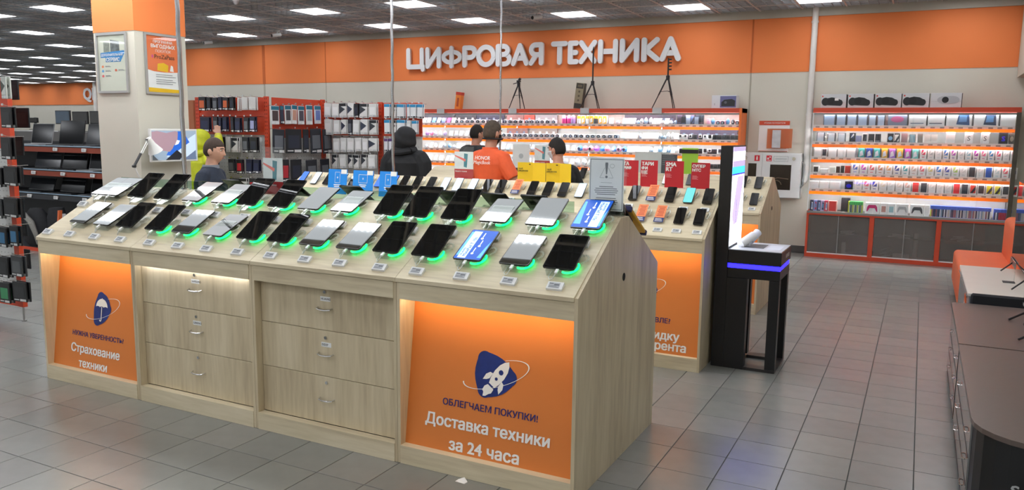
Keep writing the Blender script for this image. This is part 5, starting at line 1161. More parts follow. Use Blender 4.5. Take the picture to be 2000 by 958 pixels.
row([(533, 557, S_gry, 'large dark pouch'), (558, 590, S_dark, 'large black case with silver zip'), (592, 604, S_dark, 'slim black case'), (606, 628, S_gry, 'framed grey case'), (630, 648, S_gry, 'large grey pouch')], 252, 299, 'x', -7.63, rs, 1, L, g, 0, .14)
row([(551, 566, S_red, 'black pouch with red label'), (568, 590, S_dark, 'large black pouch with red label'), (598, 620, S_gry, 'pale window case'), (626, 644, S_gry, 'pale window case')], 312, 356, 'x', -7.63, rs, 2, L, g, 0, .14)
g = 'packs on the white cable rack'; L = 'white cable rack'
row([(633, 646, S_ww, 'white pack with black base'), (648, 661, S_ww, 'plain white pack'), (662, 676, S_wb, 'black topped white pack'), (678, 690, S_wd, 'white pack with dark diagonal'), (691, 699, S_dark, 'black pack'), (702, 717, S_wb, 'black topped white pack'), (720, 735, S_ww, 'white pack with small prints')], 202, 230, 'y', 8.97, rb, 0, L, g)
row([(633, 647, S_ww, 'white pack'), (651, 663, S_ww, 'white pack with cable print'), (666, 676, S_wd, 'white pack with dark diagonal'), (679, 687, S_gry, 'slim white and grey pack'), (689, 702, S_ww, 'white pack'), (704, 718, S_wd, 'white pack with dark diagonal'), (721, 735, S_wb, 'black topped white pack')], 234, 263, 'y', 8.97, rb, 1, L, g)
row([(650, 663, S_ww, 'white pack with blue cable'), (665, 676, S_ww, 'white pack'), (678, 691, S_ww, 'white pack with purple print'), (693, 705, S_ww, 'white pack'), (707, 718, S_ww, 'white pack'), (720, 736, S_wd, 'white pack with dark diagonal')], 270, 297, 'y', 8.97, rb, 2, L, g)
row([(648, 658, S_wb, 'black topped white pack'), (662, 675, S_ww, 'white pack with yellow print'), (680, 688, S_wb, 'slim black topped pack'), (690, 701, S_wb, 'black topped white pack'), (705, 716, S_wb, 'black topped white pack'), (718, 732, S_ww, 'small white pack')], 302, 329, 'y', 8.97, rb, 3, L, g)
L = 'right bay, cable rack'
row([(750, 761, S_blue, 'blue topped pack'), (765, 773, S_wb, 'black topped pack'), (775, 789, S_blue, 'blue topped pack'), (794, 800, S_blue, 'slim blue topped pack'), (801, 812, S_blue, 'blue topped pack'), (815, 825, S_blue, 'blue topped pack')], 203, 231, 'y', 8.97, rb, 0, L, g)
row([(750, 761, S_blue, 'blue topped pack'), (766, 773, S_wb, 'black topped pack'), (775, 791, S_blue, 'blue topped pack'), (794, 802, S_ww, 'white pack'), (804, 814, S_blue, 'blue topped pack')], 235, 262, 'y', 8.97, rb, 1, L, g)
row([(750, 757, S_pur, 'purple topped pack'), (759, 768, S_pur, 'purple topped pack'), (770, 780, S_pur, 'purple topped pack')], 271, 296, 'y', 8.97, rb, 2, L, g)
row([(750, 760, S_pur, 'purple topped pack'), (763, 772, S_pur, 'purple topped pack')], 305, 330, 'y', 8.97, rb, 3, L, g)
m = MB(); m.box(-9.25, -9.02, 7.86, 7.90, 0, 2.10); tag(m.obj('door_board', M('board_brown', '#b06a48', .6)), 'brown upright board between the pillar and dark case rack', 'board')
# --- gondola at the left edge
YL = 4.13
gl = thing('pegboard_gondola', 'tall orange gondola of hanging black packs at left photo edge', 'rack', (-7.4, YL, 0))
m = MB(); m.box(-7.02, -6.95, YL-.02, YL+.02, .13, 2.12); m.obj('post', RACK, gl)
m = MB(); m.cyl((-6.985, YL, .0), .008, .13, n=8); m.cyl((-6.985, YL, 0), .02, .008, n=10); m.obj('levelling_foot', STEEL, gl)
m = MB(); m.box(-7.95, -7.022, YL-.006, YL+.006, .32, 1.52); m.obj('lower_panel', PEGW, gl)
m = MB(); m.box(-7.95, -7.022, YL-.006, YL+.006, 1.52, 2.12); m.obj('upper_panel', RACK, gl)
m = MB(); m.box(-7.95, -7.022, YL-.015, YL+.015, .13, .318); m.obj('base', RACK, gl)
m = MB()
for k in range(18):
    for j in range(24): m.box(-7.93+.05*k-.004, -7.93+.05*k+.004, YL-.0072, YL-.0062, .35+.05*j, .358+.05*j)
o = m.obj('peg_holes', HOLEG, gl); o['kind'] = 'stuff'
random.seed(5); g = 'black packs on the left gondola'; cm_('#1f2528', .95); cm_('#2a3033', .95)
LB = ('#1c1d1f', None, '#26282b', '#d4d4d2', None); LC = ('#c8ccc4', None, '#e2e6e0', '#e8e8e8', '#4a5048'); LD = ('#1c1d1f', None, '#3a6f94', '#d4d4d2', None); LE = ('#1c1d1f', None, '#3c8c5c', '#d4d4d2', None); LG = ('#3c3e40', None, '#55585a', '#d4d4d2', None)
for i, (y0, y1, a, b, s, s2) in enumerate(((150, 193, 0, 13, LC, LB), (209, 250, 0, 23, LB, LB), (268, 312, 0, 22, LB, LB), (325, 364, 6, 33, LB, LB), (386, 426, 6, 34, LB, LG), (441, 482, 17, 35, LD, LD), (499, 542, 20, 44, LG, LB), (549, 592, 23, 52, LB, LE))):
    hang(a, b, y0, y1, 'y', YL, s, gl, 'dark hanging pack with white labels, %s from top at left gondola post' % ORD[i], g, 1, .14)
    if a > 5: hang(a-26, a-3, y0+2, y1+2, 'y', YL, s2, gl, 'dark hanging pack cut by left photo edge, %s from top' % ORD[i], g, 1, .14)
for i, (y0, y1, a, b) in enumerate(((156, 195, 18, 36), (211, 250, 25, 57), (265, 305, 28, 46), (324, 362, 30, 45), (387, 427, 36, 48), (434, 462, 42, 53), (487, 526, 46, 59))):
    A, B = ony(a, y0, YL+.30), ony(b, y1, YL+.30); w = B.x-A.x; h = A.z-B.z
    o = put('blister_pack', pack_mesh(w, h, ('#1f2528', None, '#2a3033', None, None)), loc=((A.x+B.x)/2, YL+.30, A.z)); tag(o, 'plain dark pack behind the orange gondola post, %s from top' % ORD[i], 'package', 'packs on the gondola back')
    put('peg_hook', hook2_me, gl, loc=((A.x+B.x)/2+.4, .32, A.z+.008), rot=(0, 0, math.pi))
# --- laptop shelving
LY = 7.0
ls = thing('laptop_shelving', 'long dark laptop shelving left of the pillar', 'shelving', (-11.5, LY+.3, 0)); SHB = M('shelving_red_brown', '#8c3c28', .5); SHD = M('shelving_dark', '#34363a', .5)
GLE = M('shelf_glass_edge', '#9fb8cc', .15, var=.05)
m = MB(); m.box(-14.5, -9.35, LY+.55, LY+.57, 0, 1.5); m.obj('back_panel', SHD, ls)
for z in (1.45, 1.11, .77):
    m = MB(); m.box(-14.5, -9.35, LY, LY+.549, z-.02, z); s = m.obj('shelf', SHD, ls)
    m = MB(); m.box(-14.5, -9.35, LY-.012, LY-.001, z-.008, z+.004); m.obj('glass_edge', GLE, s)
    m = MB(); m.box(-14.5, -9.35, LY-.006, LY+.0, z-.09, z-.021); m.obj('shelf_front', SHB if z > .8 else SHD, s)
m = MB(); m.box(-14.5, -9.35, LY-.35, LY+.54, .02, .05); m.obj('base_shelf', SHD, ls); m = MB(); m.box(-14.5, -9.35, LY-.36, LY-.351, .0, .05); m.obj('base_front', RACK, ls)
def laptop(px0, px1, y_top, z, label, col='#18191c', scr='#101216', d=.12, Y=None, group='laptops on the shelving'):
    Y = Y or LY; A = ony(px0, y_top, Y+.22); B = ony(px1, y_top, Y+.22); w = min(max(.2, B.x-A.x), .75); h = max(.12, A.z-z-.012); x = (A.x+B.x)/2
    t = thing('laptop', label, 'laptop', (x, Y+.1, z), group=group)
    m = MB(); m.bbox(x-w/2, x+w/2, Y+.02, Y+.215, z+.001, z+.016, .003); m.obj('keyboard_base', M('laptop_'+col.strip('#'), col, .35), t)
    m = MB(); m.prism([(Y+.216, z+.016), (Y+.225, z+.016), (Y+.285, z+.016+h), (Y+.276, z+.016+h)], x-w/2, x+w/2, 'x'); l = m.obj('lid', M('laptop_'+col.strip('#'), col, .35), t)
    m = MB(); m.prism([(Y+.2152+.0025, z+.03), (Y+.2162+.0025, z+.03), (Y+.2755-.0015, z+.010+h), (Y+.2745-.0015, z+.010+h)], x-w/2+.01, x+w/2-.01, 'x'); m.obj('display', M('display_'+scr.strip('#'), scr, .12, var=.02), l)
laptop(58, 99, 242, 1.45, 'wide laptop with silver rim, left end of top laptop shelf', '#8a8c8e', '#131417'); laptop(112, 160, 236, 1.45, 'large black gaming laptop, middle of top laptop shelf', '#0f1012', '#0c0d10'); laptop(166, 200, 243, 1.45, 'dark laptop next to pillar on top laptop shelf', '#3a3c40', '#232528')
laptop(66, 116, 296, 1.11, 'grey screen laptop on the middle laptop shelf, left', '#26282b', '#2e3136'); laptop(119, 167, 296, 1.11, 'black laptop on the middle laptop shelf, centre', '#17181a', '#1b1d20'); laptop(172, 205, 296, 1.11, 'dark laptop by pillar on the middle laptop shelf', '#9a9c9e', '#202226')
laptop(55, 103, 347, .77, 'dark laptop on the lowest laptop shelf, left', '#1f2123', '#26292d'); laptop(116, 163, 347, .77, 'black laptop on the lowest laptop shelf, centre', '#141518', '#17191c'); laptop(175, 215, 343, .77, 'laptop with thin silver rim by pillar, lowest shelf', '#4c4e52', '#141518')
for i, (px, py, z) in enumerate(((107, 283, 1.45), (163, 283, 1.45), (65, 333, 1.11), (122, 332, 1.11), (180, 331, 1.11), (58, 388, .77), (109, 384, .77), (165, 382, .77))):
    A = ony(px, py, LY-.02); o = put('price_tag', tagb_me, loc=(A.x, LY-.014, z-.052), rot=(math.radians(75), 0, 0)); o.scale = (1.3, 1.3, 1); tag(o, 'white price tag on the laptop shelving, %s counted by rows from top left' % ORD[i], 'price tag', 'price tags of the laptop shelving'); put('tag_display', tagd_me, o)
def monitor(px0, px1, y0, y1, Y, label, col='#17191c', scr='#24282e'):
    A, B = ony(px0, y0, Y), ony(px1, y1, Y); t = thing('monitor', label, 'monitor', ((A.x+B.x)/2, Y, B.z-.12), group='monitors beyond the laptop shelving'); cx = (A.x+B.x)/2
    m = MB(); m.bbox(A.x, B.x, Y, Y+.03, B.z, A.z, .004); m.obj('casing', cm_(col), t); m = MB(); m.box(A.x+.015, B.x-.015, Y-.002, Y-.0005, B.z+.02, A.z-.015); m.obj('display', M('mon_'+scr.strip('#'), scr, .15, var=.1), t)
    m = MB(); m.box(cx-.03, cx+.03, Y+.031, Y+.05, B.z-.12, B.z+.1); m.box(cx-.12, cx+.12, Y-.02, Y+.1, B.z-.13, B.z-.12); m.obj('stand', cm_(col), t)
monitor(107, 137, 216, 243, 9.0, 'bluish monitor above the laptops', '#2a2e33', '#3f5568'); monitor(140, 172, 218, 243, 9.0, 'black monitor in the middle above the laptops', '#121316', '#1c1d20'); monitor(174, 205, 217, 243, 9.0, 'black monitor touching the pillar above the laptops', '#1a1c1e', '#2b2d2f'); monitor(57, 73, 230, 240, 9.4, 'small black monitor above the leftmost laptop', '#101114', '#0d0e10')
PZ = ony(120, 243, 9.0).z-.131
m = MB(); m.box(-18.5, -11.5, 8.85, 10.9, 0, PZ); tag(m.obj('display_plinth', cm_('#6c6a68')), 'grey plinth carrying the far monitors', 'plinth')
t = thing('backpack', 'grey and black backpack lying under the laptop shelves', 'bag', (-9.6, 6.75, .05))
A = ony(68, 425, 6.75)
m = MB(); R_c = []
for k, (zz, rx, ry) in enumerate(((.05, .16, .09), (.12, .24, .13), (.30, .25, .14), (.48, .2, .12), (.58, .1, .07))): R_c.append([(A.x+rx*math.cos(a*.5236), 6.78+ry*math.sin(a*.5236), zz) for a in range(12)])
m.loft(R_c); m.obj('bag_body', M('bag_black', '#1e1f22', .8, var=.2, vscale=(20, 20, 20)), t, True)
m = MB(); m.tube([(A.x-.12, 6.66, .50), (A.x-.02, 6.60, .52), (A.x+.12, 6.62, .40), (A.x+.20, 6.63, .22), (A.x+.18, 6.66, .10)], [.02, .035, .04, .03, .02], 8); m.obj('shoulder_strap', M('bag_grey', '#8c8a84', .8, var=.2, vscale=(60, 60, 60)), t, True)
t.location.x = t.location.x
A = ony(106, 440, 6.8); m = MB(); R_c = [[(A.x+rx*math.cos(a*.5236), 6.85+.1*math.sin(a*.5236), zz) for a in range(12)] for zz, rx in ((.05, .14), (.2, .19), (.45, .18), (.6, .08))]; m.loft(R_c)
tag(m.obj('laptop_bag', M('bag_black2', '#232428', .8, var=.2, vscale=(20, 20, 20)), smooth=True), 'black bag beside the grey backpack under the laptop shelves', 'bag')
for k, (c, lab) in enumerate((('#e07040', 'orange flat carton'), ('#e8e8ea', 'white flat carton'), ('#33508c', 'blue flat carton'))):
    A = ony(118+8*k, 410+2*k, 6.5+.06*k); m = MB(); m.prism([(A.x-.16, .0501), (A.x-.13, .0501), (A.x-.03, .62-.05*k), (A.x-.06, .62-.05*k)], 6.5+.05*k, 6.545+.05*k, 'y'); tag(m.obj('flat_carton', cm_(c)), '%s leaning beside the bags behind the counter corner' % lab, 'box')
# letters and pictures on the far wall
t = thing('far_sign', 'small white letters QLED on the far orange band', 'sign', (-29.9, 21.2, 3.1)); A = ony(163, 186, 21.2); B = ony(215, 186, 21.2)
text('QLED', ((A.x+B.x)/2, 21.2, A.z), width=(B.x-A.x), mat=SG, parent=t, off=.04)
# --- on the pillar
def framed(label, corner, R, U, w, h, paint):
    R = Vector(R); U = Vector(U); N_ = R.cross(U); C = Vector(corner); t = thing('poster', label, 'poster', tuple(C+R*w/2))
    def PT(u, v, l): return tuple(C+R*u+U*v+N_*l)
    def slab(nm, u0, u1, v0, v1, l0, l1, mt, par):
        m = MB(); m.add([PT(u, v, l) for u in (u0, u1) for v in (v0, v1) for l in (l0, l1)], [(0, 1, 3, 2), (4, 6, 7, 5), (0, 4, 5, 1), (2, 3, 7, 6), (0, 2, 6, 4), (1, 5, 7, 3)]); return m.obj(nm, mt, par)
    fr = M('frame_silver', '#b4b4b2', .35, .6); f = .022
    m = MB()
    for (u0, u1, v0, v1) in ((0, w, 0, f), (0, w, h-f, h), (0, f, f, h-f), (w-f, w, f, h-f)): m.add([PT(u, v, l) for u in (u0, u1) for v in (v0, v1) for l in (.001, .018)], [(0, 1, 3, 2), (4, 6, 7, 5), (0, 4, 5, 1), (2, 3, 7, 6), (0, 2, 6, 4), (1, 5, 7, 3)])
    m.obj('frame', fr, t); s = slab('sheet', f, w-f, f, h-f, .001, .006, M('sheet_white2', '#f6f6f4', .4) if paint == 'b' else M('sheet_greenish', '#d9dccb', .35, var=.03), t)
    slab('cover_film', f, w-f, f, h-f, .009, .010, GLASS, t)
    W_i, H_i = w-2*f, h-2*f
    PL = [.0062]
    def poly(nm, pts, mt, l=None):
        PL[0] += .00012; l = PL[0]; m = MB(); m.add([PT(f+u*W_i, f+v*H_i, l) for u, v in pts], [tuple(range(len(pts)))]); return m.obj(nm, mt, s)
    def tx(b, u, v, wd, mt, off=0., l=.0082): l = .0084; text(b, PT(f+u*W_i, f+v*H_i, l), width=wd*W_i, mat=mt, parent=s, right=R, up=U, off=off)
    if paint == 'b':
        poly('orange_field', [(0, 1), (0, .40), (.2, .37), (.5, .36), (.8, .37), (1, .38), (1, 1)], M('poster_coral', '#ee7a45', .4))
        tx('ПРОГРАММА', .5, .90, .58, TXTW, .02); tx('ВЫГОДНЫХ', .5, .815, .72, TXTW, .03); tx('ПОКУПОК', .5, .735, .46, TXTW, .0); tx('ProZaPass', .53, .635, .60, M('print_plum', '#6c3c28', .5, var=0), .02)
        poly('yellow_card', [(.3, .39), (.62, .37), (.64, .49), (.5, .53), (.32, .51)], M('print_yellow', '#f6c412', .5)); poly('white_figure', [(.68, .39), (.8, .38), (.78, .48), (.72, .5)], TXTW); poly('pink_mark', [(.14, .62), (.19, .60), (.21, .65), (.16, .67)], M('print_magenta', '#d84c8c', .5))
        poly('footer', [(0, 0), (1, 0), (1, .06), (0, .08)], M('print_yellow', '#f6c412', .5))
        m = MB()
        for j in range(5): vv = .31-.035*j-(.02 if j > 1 else 0); m.add([PT(f+u*W_i, f+v*H_i, .0083) for u, v in ((.25, vv), (.25+.5+.1*(j % 2), vv), (.25+.5+.1*(j % 2), vv+.01), (.25, vv+.01))], [(0, 1, 2, 3)])
        m.obj('small_print', TXTG, s)
    else:
        poly('appliance_picture', [(.2, .70), (.42, .70), (.42, .88), (.2, .88)], M('print_grey', '#8f9488', .4, var=.3, vscale=(30, 30, 30))); poly('appliance_picture', [(.45, .70), (.78, .70), (.78, .88), (.45, .92)], M('print_grey2', '#6f7474', .4, var=.4, vscale=(30, 30, 30)))
        poly('blue_banner', [(.08, .60), (.80, .60), (.80, .52), (.95, .67), (.95, .72), (.08, .69)], M('print_azure', '#3a8ccc', .4)); poly('blue_banner', [(.26, .52), (.80, .52), (.80, .62), (.26, .62)], M('print_azure', '#3a8ccc', .4), .0068)
        tx('ДОПОЛНИТЕЛЬНЫЙ', .5, .650, .78, TXTW, .02, .0076); tx('СЕРВИС', .53, .565, .48, TXTW, .03, .0076)
        for u, v, c in ((.14, .44, '#ee8c5c'), (.14, .36, '#5ca8dc'), (.62, .37, '#e87050'), (.14, .27, '#e05c5c')):
            poly('icon', [(u+.045*math.cos(k*.628), v+.024*math.sin(k*.628)) for k in range(10)], M('icon_'+c[1:], c, .5, var=0))
            poly('small_print', [(u+.09, v-.008), (u+.30, v-.008), (u+.30, v), (u+.09, v)], TXTG); poly('small_print', [(u+.09, v+.006), (u+.26, v+.006), (u+.26, v+.013), (u+.09, v+.013)], TXTG)
framed('silver framed service poster on front of the pillar', (-7.275, 5.208, 2.045), (1, 0, 0), (0, 0, 1), .445, .575, 'a')
framed('silver framed orange and white loyalty poster on right side of the pillar', (-6.728, 5.305, 2.04), (0, 1, 0), (0, 0, 1), .43, .585, 'b')
# wall monitor on the pillar's right side
X = -6.58; t = thing('wall_monitor', 'white framed monitor showing a hand and blue papers, on the pillar', 'monitor', (-6.62, 5.49, 1.4))
m = MB(); m.bbox(X-.03, X, 5.21, 5.765, 1.385, 1.705, .004); m.obj('casing', WHITE, t); m = MB(); m.box(-6.729, X-.031, 5.42, 5.56, 1.49, 1.6); m.obj('wall_bracket', BLACK, t)
def S(nm, pts, c, e, l): mm = MB(); mm.add([(X+l, 5.225+u*.525, 1.403+v*.285) for u, v in pts], [tuple(range(len(pts)))]); return mm.obj(nm, M('screen_'+nm, c, emit=e, var=0), t)
S('display', [(0, 0), (1, 0), (1, 1), (0, 1)], '#8fa2b4', .42, .0006); S('pale_paper', [(.30, .1), (.55, .45), (.7, .62), (.99, .9), (.99, .1)], '#b8cada', .5, .001); S('blue_sheet', [(.3, .17), (.42, .45), (.58, .98), (.70, .98), (.84, .60), (.58, .33), (.45, .13)], '#1f5fc0', .5, .0014)
S('hand', [(.0, .55), (.0, .96), (.12, .99), (.32, .92), (.52, .99), (.58, .95), (.56, .6), (.48, .5), (.44, .38), (.38, .28), (.1, .35)], '#a0848e', .42, .0018); S('dark_phone', [(.28, .0), (.54, .34), (.68, .16), (.6, 0)], '#1c1f28', .4, .0022); S('white_card', [(.5, .5), (.58, .55), (.62, .66), (.55, .68)], '#e0e4ec', .6, .0024); S('slate_card', [(.68, 0), (.98, .33), (.98, 0)], '#5c6c88', .5, .002); S('dark_corner', [(0, 0), (0, .2), (.12, .0)], '#50565c', .4, .002)
# clip lamp
t = thing('desk_lamp', 'white jointed desk lamp clamped to the pillar below monitor', 'lamp', tuple(onx(272, 350, -6.5)))
pts = [onx(px, py, -6.5) for px, py in ((275, 352), (262, 325), (275, 300), (288, 274))]
m = MB(); m.tube([pts[0], pts[1]], .006, 6); m.obj('lower_arm', WHITE, t); m = MB(); m.tube([pts[1], pts[2]], .012, 6); m.obj('spring_joint', DGREY, t); m = MB(); m.tube([pts[2], pts[3]], .005, 6); m.tube([pts[2]+Vector((0, .02, 0)), pts[3]+Vector((0, .02, 0))], .004, 6); m.obj('upper_arm', WHITE, t)
for p in (pts[1], pts[3]): m = MB(); m.cyl((p.x-.015, p.y, p.z), .014, .03, 'x', 10); m.obj('joint_knob', DGREY, t)
h0, h1, h2 = onx(289, 271, -6.5), onx(297, 283, -6.5), onx(304, 297, -6.5)
m = MB(); m.tube([h0, h1, h2], [.028, .035, .07], 16); m.obj('lamp_shade', WHITE, t, True)
# ================================================================== KIOSK, WALL ITEMS, RIGHT-HAND FURNITURE
KBL = M('kiosk_black', '#0d0d11', .35, var=.03); KTOP = M('kiosk_top_grey', '#c9ccd4', .3, var=.02); BLUE = M('led_blue', '#1410ff', emit=9, var=0)
k = thing('demo_kiosk', 'tall black demo kiosk with lit screen and blue light band', 'kiosk', (-1.05, 6.05, 0))
KX0, KX1, KY0, KY1 = -1.292, -1.205, 5.80, 6.24
m = MB(); m.box(KX0, KX1, KY0, KY1+.02, .0, 1.635); m.obj('upright_panel', KBL, k)
m = MB(); m.box(KX1+.001, -1.056, KY0, KY0+.07, .0, .679); m.obj('lower_column', KBL, k)
m = MB(); m.bbox(KX1+.001, -.83, KY0, KY1+.02, .785, .885, .003); m.obj('shelf_box', KBL, k)
m = MB(); m.box(KX1+.004, -.834, KY0+.004, KY1+.016, .8851, .889); m.obj('shelf_top', KTOP, k)
m = MB(); m.box(-1.14, -.98, KY0+.14, KY0+.36, .8891, .891); m.obj('dark_pad', M('pad_dark', '#5b5d63', .4), k)
m = MB(); m.box(-.96, -.86, KY0+.10, KY0+.34, .8891, .890); m.obj('leaflet_print', M('pad_pale', '#dcdfe8', .5), k)
m = MB(); m.box(KX1+.002, -.838, KY0+.006, KY1+.01, .753, .784); m.obj('blue_light_band', BLUE, k)
m = MB(); m.bbox(KX1+.001, -.834, KY0+.002, KY1+.01, .68, .752, .002); m.obj('under_frame', KBL, k)
for nm, x0, x1, y0, y1 in (('leg', -.905, -.834, KY0+.002, KY0+.07), ('leg', -.905, -.834, KY1-.06, KY1+.01), ('leg', KX1+.001, -1.10, KY1-.06, KY1+.01)): m = MB(); m.box(x0, x1, y0, y1, .022, .679); m.obj(nm, KBL, k)
m = MB(); m.box(-1.055, -.834, KY0, KY0+.10, 0, .021); m.box(-1.098, -.834, KY1-.09, KY1+.01, 0, .021); m.box(-.905, -.834, KY0+.101, KY1-.091, 0, .021); m.obj('foot_frame', M('kiosk_foot', '#2a2727', .4), k)
# screen on the inner face of the upright, facing the aisle
XS = KX1+.0005; y0, y1, z0, z1 = KY0+.015, KY1+.005, .905, 1.625
def scr(nm, a, b, c, d, col, e, l): q = MB(); q.box(XS, XS+l, y0+a*(y1-y0), y0+b*(y1-y0), z0+c*(z1-z0), z0+d*(z1-z0)); return q.obj(nm, M('kiosk_'+nm, col, emit=e, var=0), k)
scr('screen', 0, 1, 0, 1, '#eef2ff', 2.2, .001); s2 = scr('lilac_header', 0, 1, .80, .86, '#b9a8d0', .8, .0016); scr('violet_header', 0, 1, .955, 1, '#b4a4cc', .8, .0016); scr('cyan_band', 0, 1, .73, .80, '#38b8ff', 1.2, .0016); scr('indigo_line', 0, 1, .715, .73, '#4030c0', .9, .0018)
q = MB(); q.add([(XS+.0022, y0+u*(y1-y0), z0+v*(z1-z0)) for u, v in ((.42, .70), (.95, .70), (.55, .22), (.25, .20), (.10, .30))], [(0, 1, 2, 3, 4)]); q.obj('lavender_shape', M('kiosk_lavender', '#bfaee6', emit=.9, var=0), k)
q = MB()
for j, v in enumerate((.44, .38, .32, .26)): q.cyl((XS+.0018, y0+.78*(y1-y0)-.02*j, z0+v*(z1-z0)), .009, .001, 'x', 8)
q.obj('screen_dots', TXTG, k); text('Откройте новое', (XS+.0025, y0+.42*(y1-y0), z0+.32*(z1-z0)), width=.2, mat=M('kiosk_ink', '#5a3c9c', .5, var=0), parent=k, right=(0, 0, 1), up=(0, -1, 0));
text('HONOR', (-.8285, KY0+.28, .838), width=.16, mat=TXTW, parent=k, right=(0, 1, 0), up=(0, 0, 1), off=.02)
t = thing('demo_handset', 'white demo gadget lying tilted on the kiosk shelf', 'gadget', (-1.13, 6.0, .891)); m = MB(); m.tube([(-1.15, 5.96, .905), (-1.08, 6.08, .965)], [.032, .032], 14); m.obj('body', WHITE, t, True); m = MB(); m.tube([(-1.10, 6.06, .925), (-1.06, 6.14, .985)], [.028, .03], 14); m.obj('head', M('soft_white', '#e4e6ee', .3), t, True); m = MB(); m.cyl((-1.12, 6.03, .891), .03, .012, n=14); m.obj('foot', M('soft_white', '#e4e6ee', .3), t)
# --- fire cabinet and consumer corner on the back wall
FC = M('cabinet_white', '#e2e3e2', .35, var=.02); FR_ = M('fire_red', '#d42034', .45, var=.02)
t = thing('fire_cabinet', 'white wall fire cabinet with hose window and red signs', 'cabinet', (-1.97, 12.2, .8)); x0, x1, ya = -2.40, -1.54, 12.08
m = MB(); m.bbox(x0, x1, ya+.012, WY-.001, .806, 1.458, .004); m.obj('body', FC, t)
m = MB(); m.box(x0+.008, -2.085, ya, ya+.0115, .815, 1.45); d1 = m.obj('door', FC, t); m = MB(); m.box(-2.08, x1-.008, ya, ya+.0115, .815, 1.45); d2 = m.obj('door', FC, t)
m = MB(); m.box(-2.28, -2.16, ya-.002, ya-.0003, .93, 1.30); m.obj('window', M('window_dark', '#2a2420', .15, var=.2), d1)
m = MB(); m.box(-1.965, -1.67, ya-.002, ya-.0003, .925, 1.29); w_ = m.obj('window', M('window_dark', '#2a2420', .15, var=.2), d2)
m = MB(); m.tube(arc(-1.87, .99, .07, .07, 0, 180, 12) and [(x, ya-.004, z) for x, z in arc(-1.87, .985, .075, .075, 10, 170, 12)], .006, 6); m.tube([(-1.95, ya-.004, 1.07), (-1.85, ya-.004, 1.10), (-1.70, ya-.004, 1.085)], .006, 6); m.obj('hose_glimpse', M('hose_brown', '#6c5a48', .6), d2)
for x, d in ((-2.32, d1), (-1.64, d2)): m = MB(); m.cyl((x, ya-.012, 1.38), .024, .0115, 'y', 16); m.obj('lock', CHROME, d)
for x, kd in ((-2.16, 0), (-1.99, 1)):
    m = MB(); m.box(x-.035, x+.04, ya-.0015, ya-.0003, 1.335, 1.42); q = m.obj('safety_sign', FR_, d1 if kd == 0 else d2); m = MB()
    if kd == 0: m.box(x-.008, x+.012, ya-.0022, ya-.0016, 1.35, 1.395); m.box(x-.004, x+.008, ya-.0022, ya-.0016, 1.396, 1.408)
    else: m.box(x-.025, x+.03, ya-.0022, ya-.0016, 1.345, 1.352); m.cyl((x-.01, ya-.0022, 1.375), .014, .0006, 'y', 12); m.box(x+.008, x+.025, ya-.0022, ya-.0016, 1.39, 1.405)
    o = m.obj('sign_print', TXTW, q.parent)
m = MB()
for q in ((-1.92, -1.72, 1.41, 1.413), (-1.92, -1.72, 1.337, 1.34), (-1.92, -1.917, 1.34, 1.41), (-1.723, -1.72, 1.34, 1.41), (-1.9, -1.74, 1.38, 1.384), (-1.9, -1.74, 1.362, 1.366)): m.box(q[0], q[1], ya-.0015, ya-.0003, q[2], q[3])
m.obj('label_print', TXTG, d2)
m = MB(); m.tube([(x1+.0, 12.17, 1.34), (x1+.03, 12.17, 1.30), (x1+.03, 12.17, 1.0), (x1+.0, 12.17, .96)], .012, 8); m.obj('side_handle', GREY, t, True)
t = thing('info_board', 'white information board with red orange header and clear pocket', 'board', (-1.97, WY-.01, 1.47)); m = MB(); m.box(-2.19, -1.755, WY-.012, WY-.0062, 1.475, 1.925); m.obj('board', PAPER, t)
m = MB(); m.box(-2.19, -1.755, WY-.0145, WY-.0122, 1.862, 1.925); m.obj('header', HEAD, t); text('УГОЛОК ПОТРЕБИТЕЛЯ', (-1.97, WY-.015, 1.894), width=.30, mat=TXTW, parent=t, off=.01)
for j in range(3): m = MB(); m.box(-2.06+.05*j, -1.78+.04*j, WY-.06-.02*j, WY-.057-.02*j, 1.52+.005*j, 1.81); m.obj('page', M_glass('pocket_orange', '#f4c8ac', alpha=.35, body='#e89060'), t)
m = MB(); m.box(-1.98, -1.86, WY-.102, WY-.0985, 1.53, 1.79); m.obj('leaflet', M('leaflet_grey', '#c4c6c8', .5, var=.15, vscale=(12, 12, 12)), t); m = MB(); m.box(-2.18, -1.77, WY-.03, WY-.0121, 1.476, 1.482); m.obj('ledge', HEAD, t)
# --- right-hand furniture
SOFA = M('sofa_leatherette', '#ea7448', .55, var=.04, vscale=(3, 3, 3))
t = thing('bench_sofa', 'orange leatherette sofa in front of the right showcase', 'sofa', (.72, 9.35, 0))
def pad(nm, x0, x1, y0, y1, z0, z1, r=.05):
    bm = bmesh.new(); bmesh.ops.create_cube(bm, size=1)
    for v in bm.verts: v.co = Vector((x0+(v.co.x+.5)*(x1-x0), y0+(v.co.y+.5)*(y1-y0), z0+(v.co.z+.5)*(z1-z0)))-t.location
    bmesh.ops.bevel(bm, geom=bm.edges[:], offset=r, segments=4, profile=.5, affect='EDGES'); me = bpy.data.meshes.new(nm); bm.to_mesh(me); bm.free(); me.materials.append(SOFA); me.polygons.foreach_set('use_smooth', [True]*len(me.polygons)); return put(nm, me, t)
pad('seat', .40, .93, 8.45, 10.2, .10, .46, .045); pad('backrest', .86, 1.06, 8.45, 10.2, .38, .86, .06)
m = MB()
for x in (.46, 1.0):
    for y in (8.6, 10.05): m.cyl((x, y, 0), .025, .12, n=10)
m.obj('feet', BLACK, t)['kind'] = 'stuff'
t = thing('tv_cabinet', 'white topped cabinet with black front before the orange sofa', 'cabinet', (.75, 7.5, 0)); x0, x1, y0, y1 = .385, 1.10, 6.78, 8.28
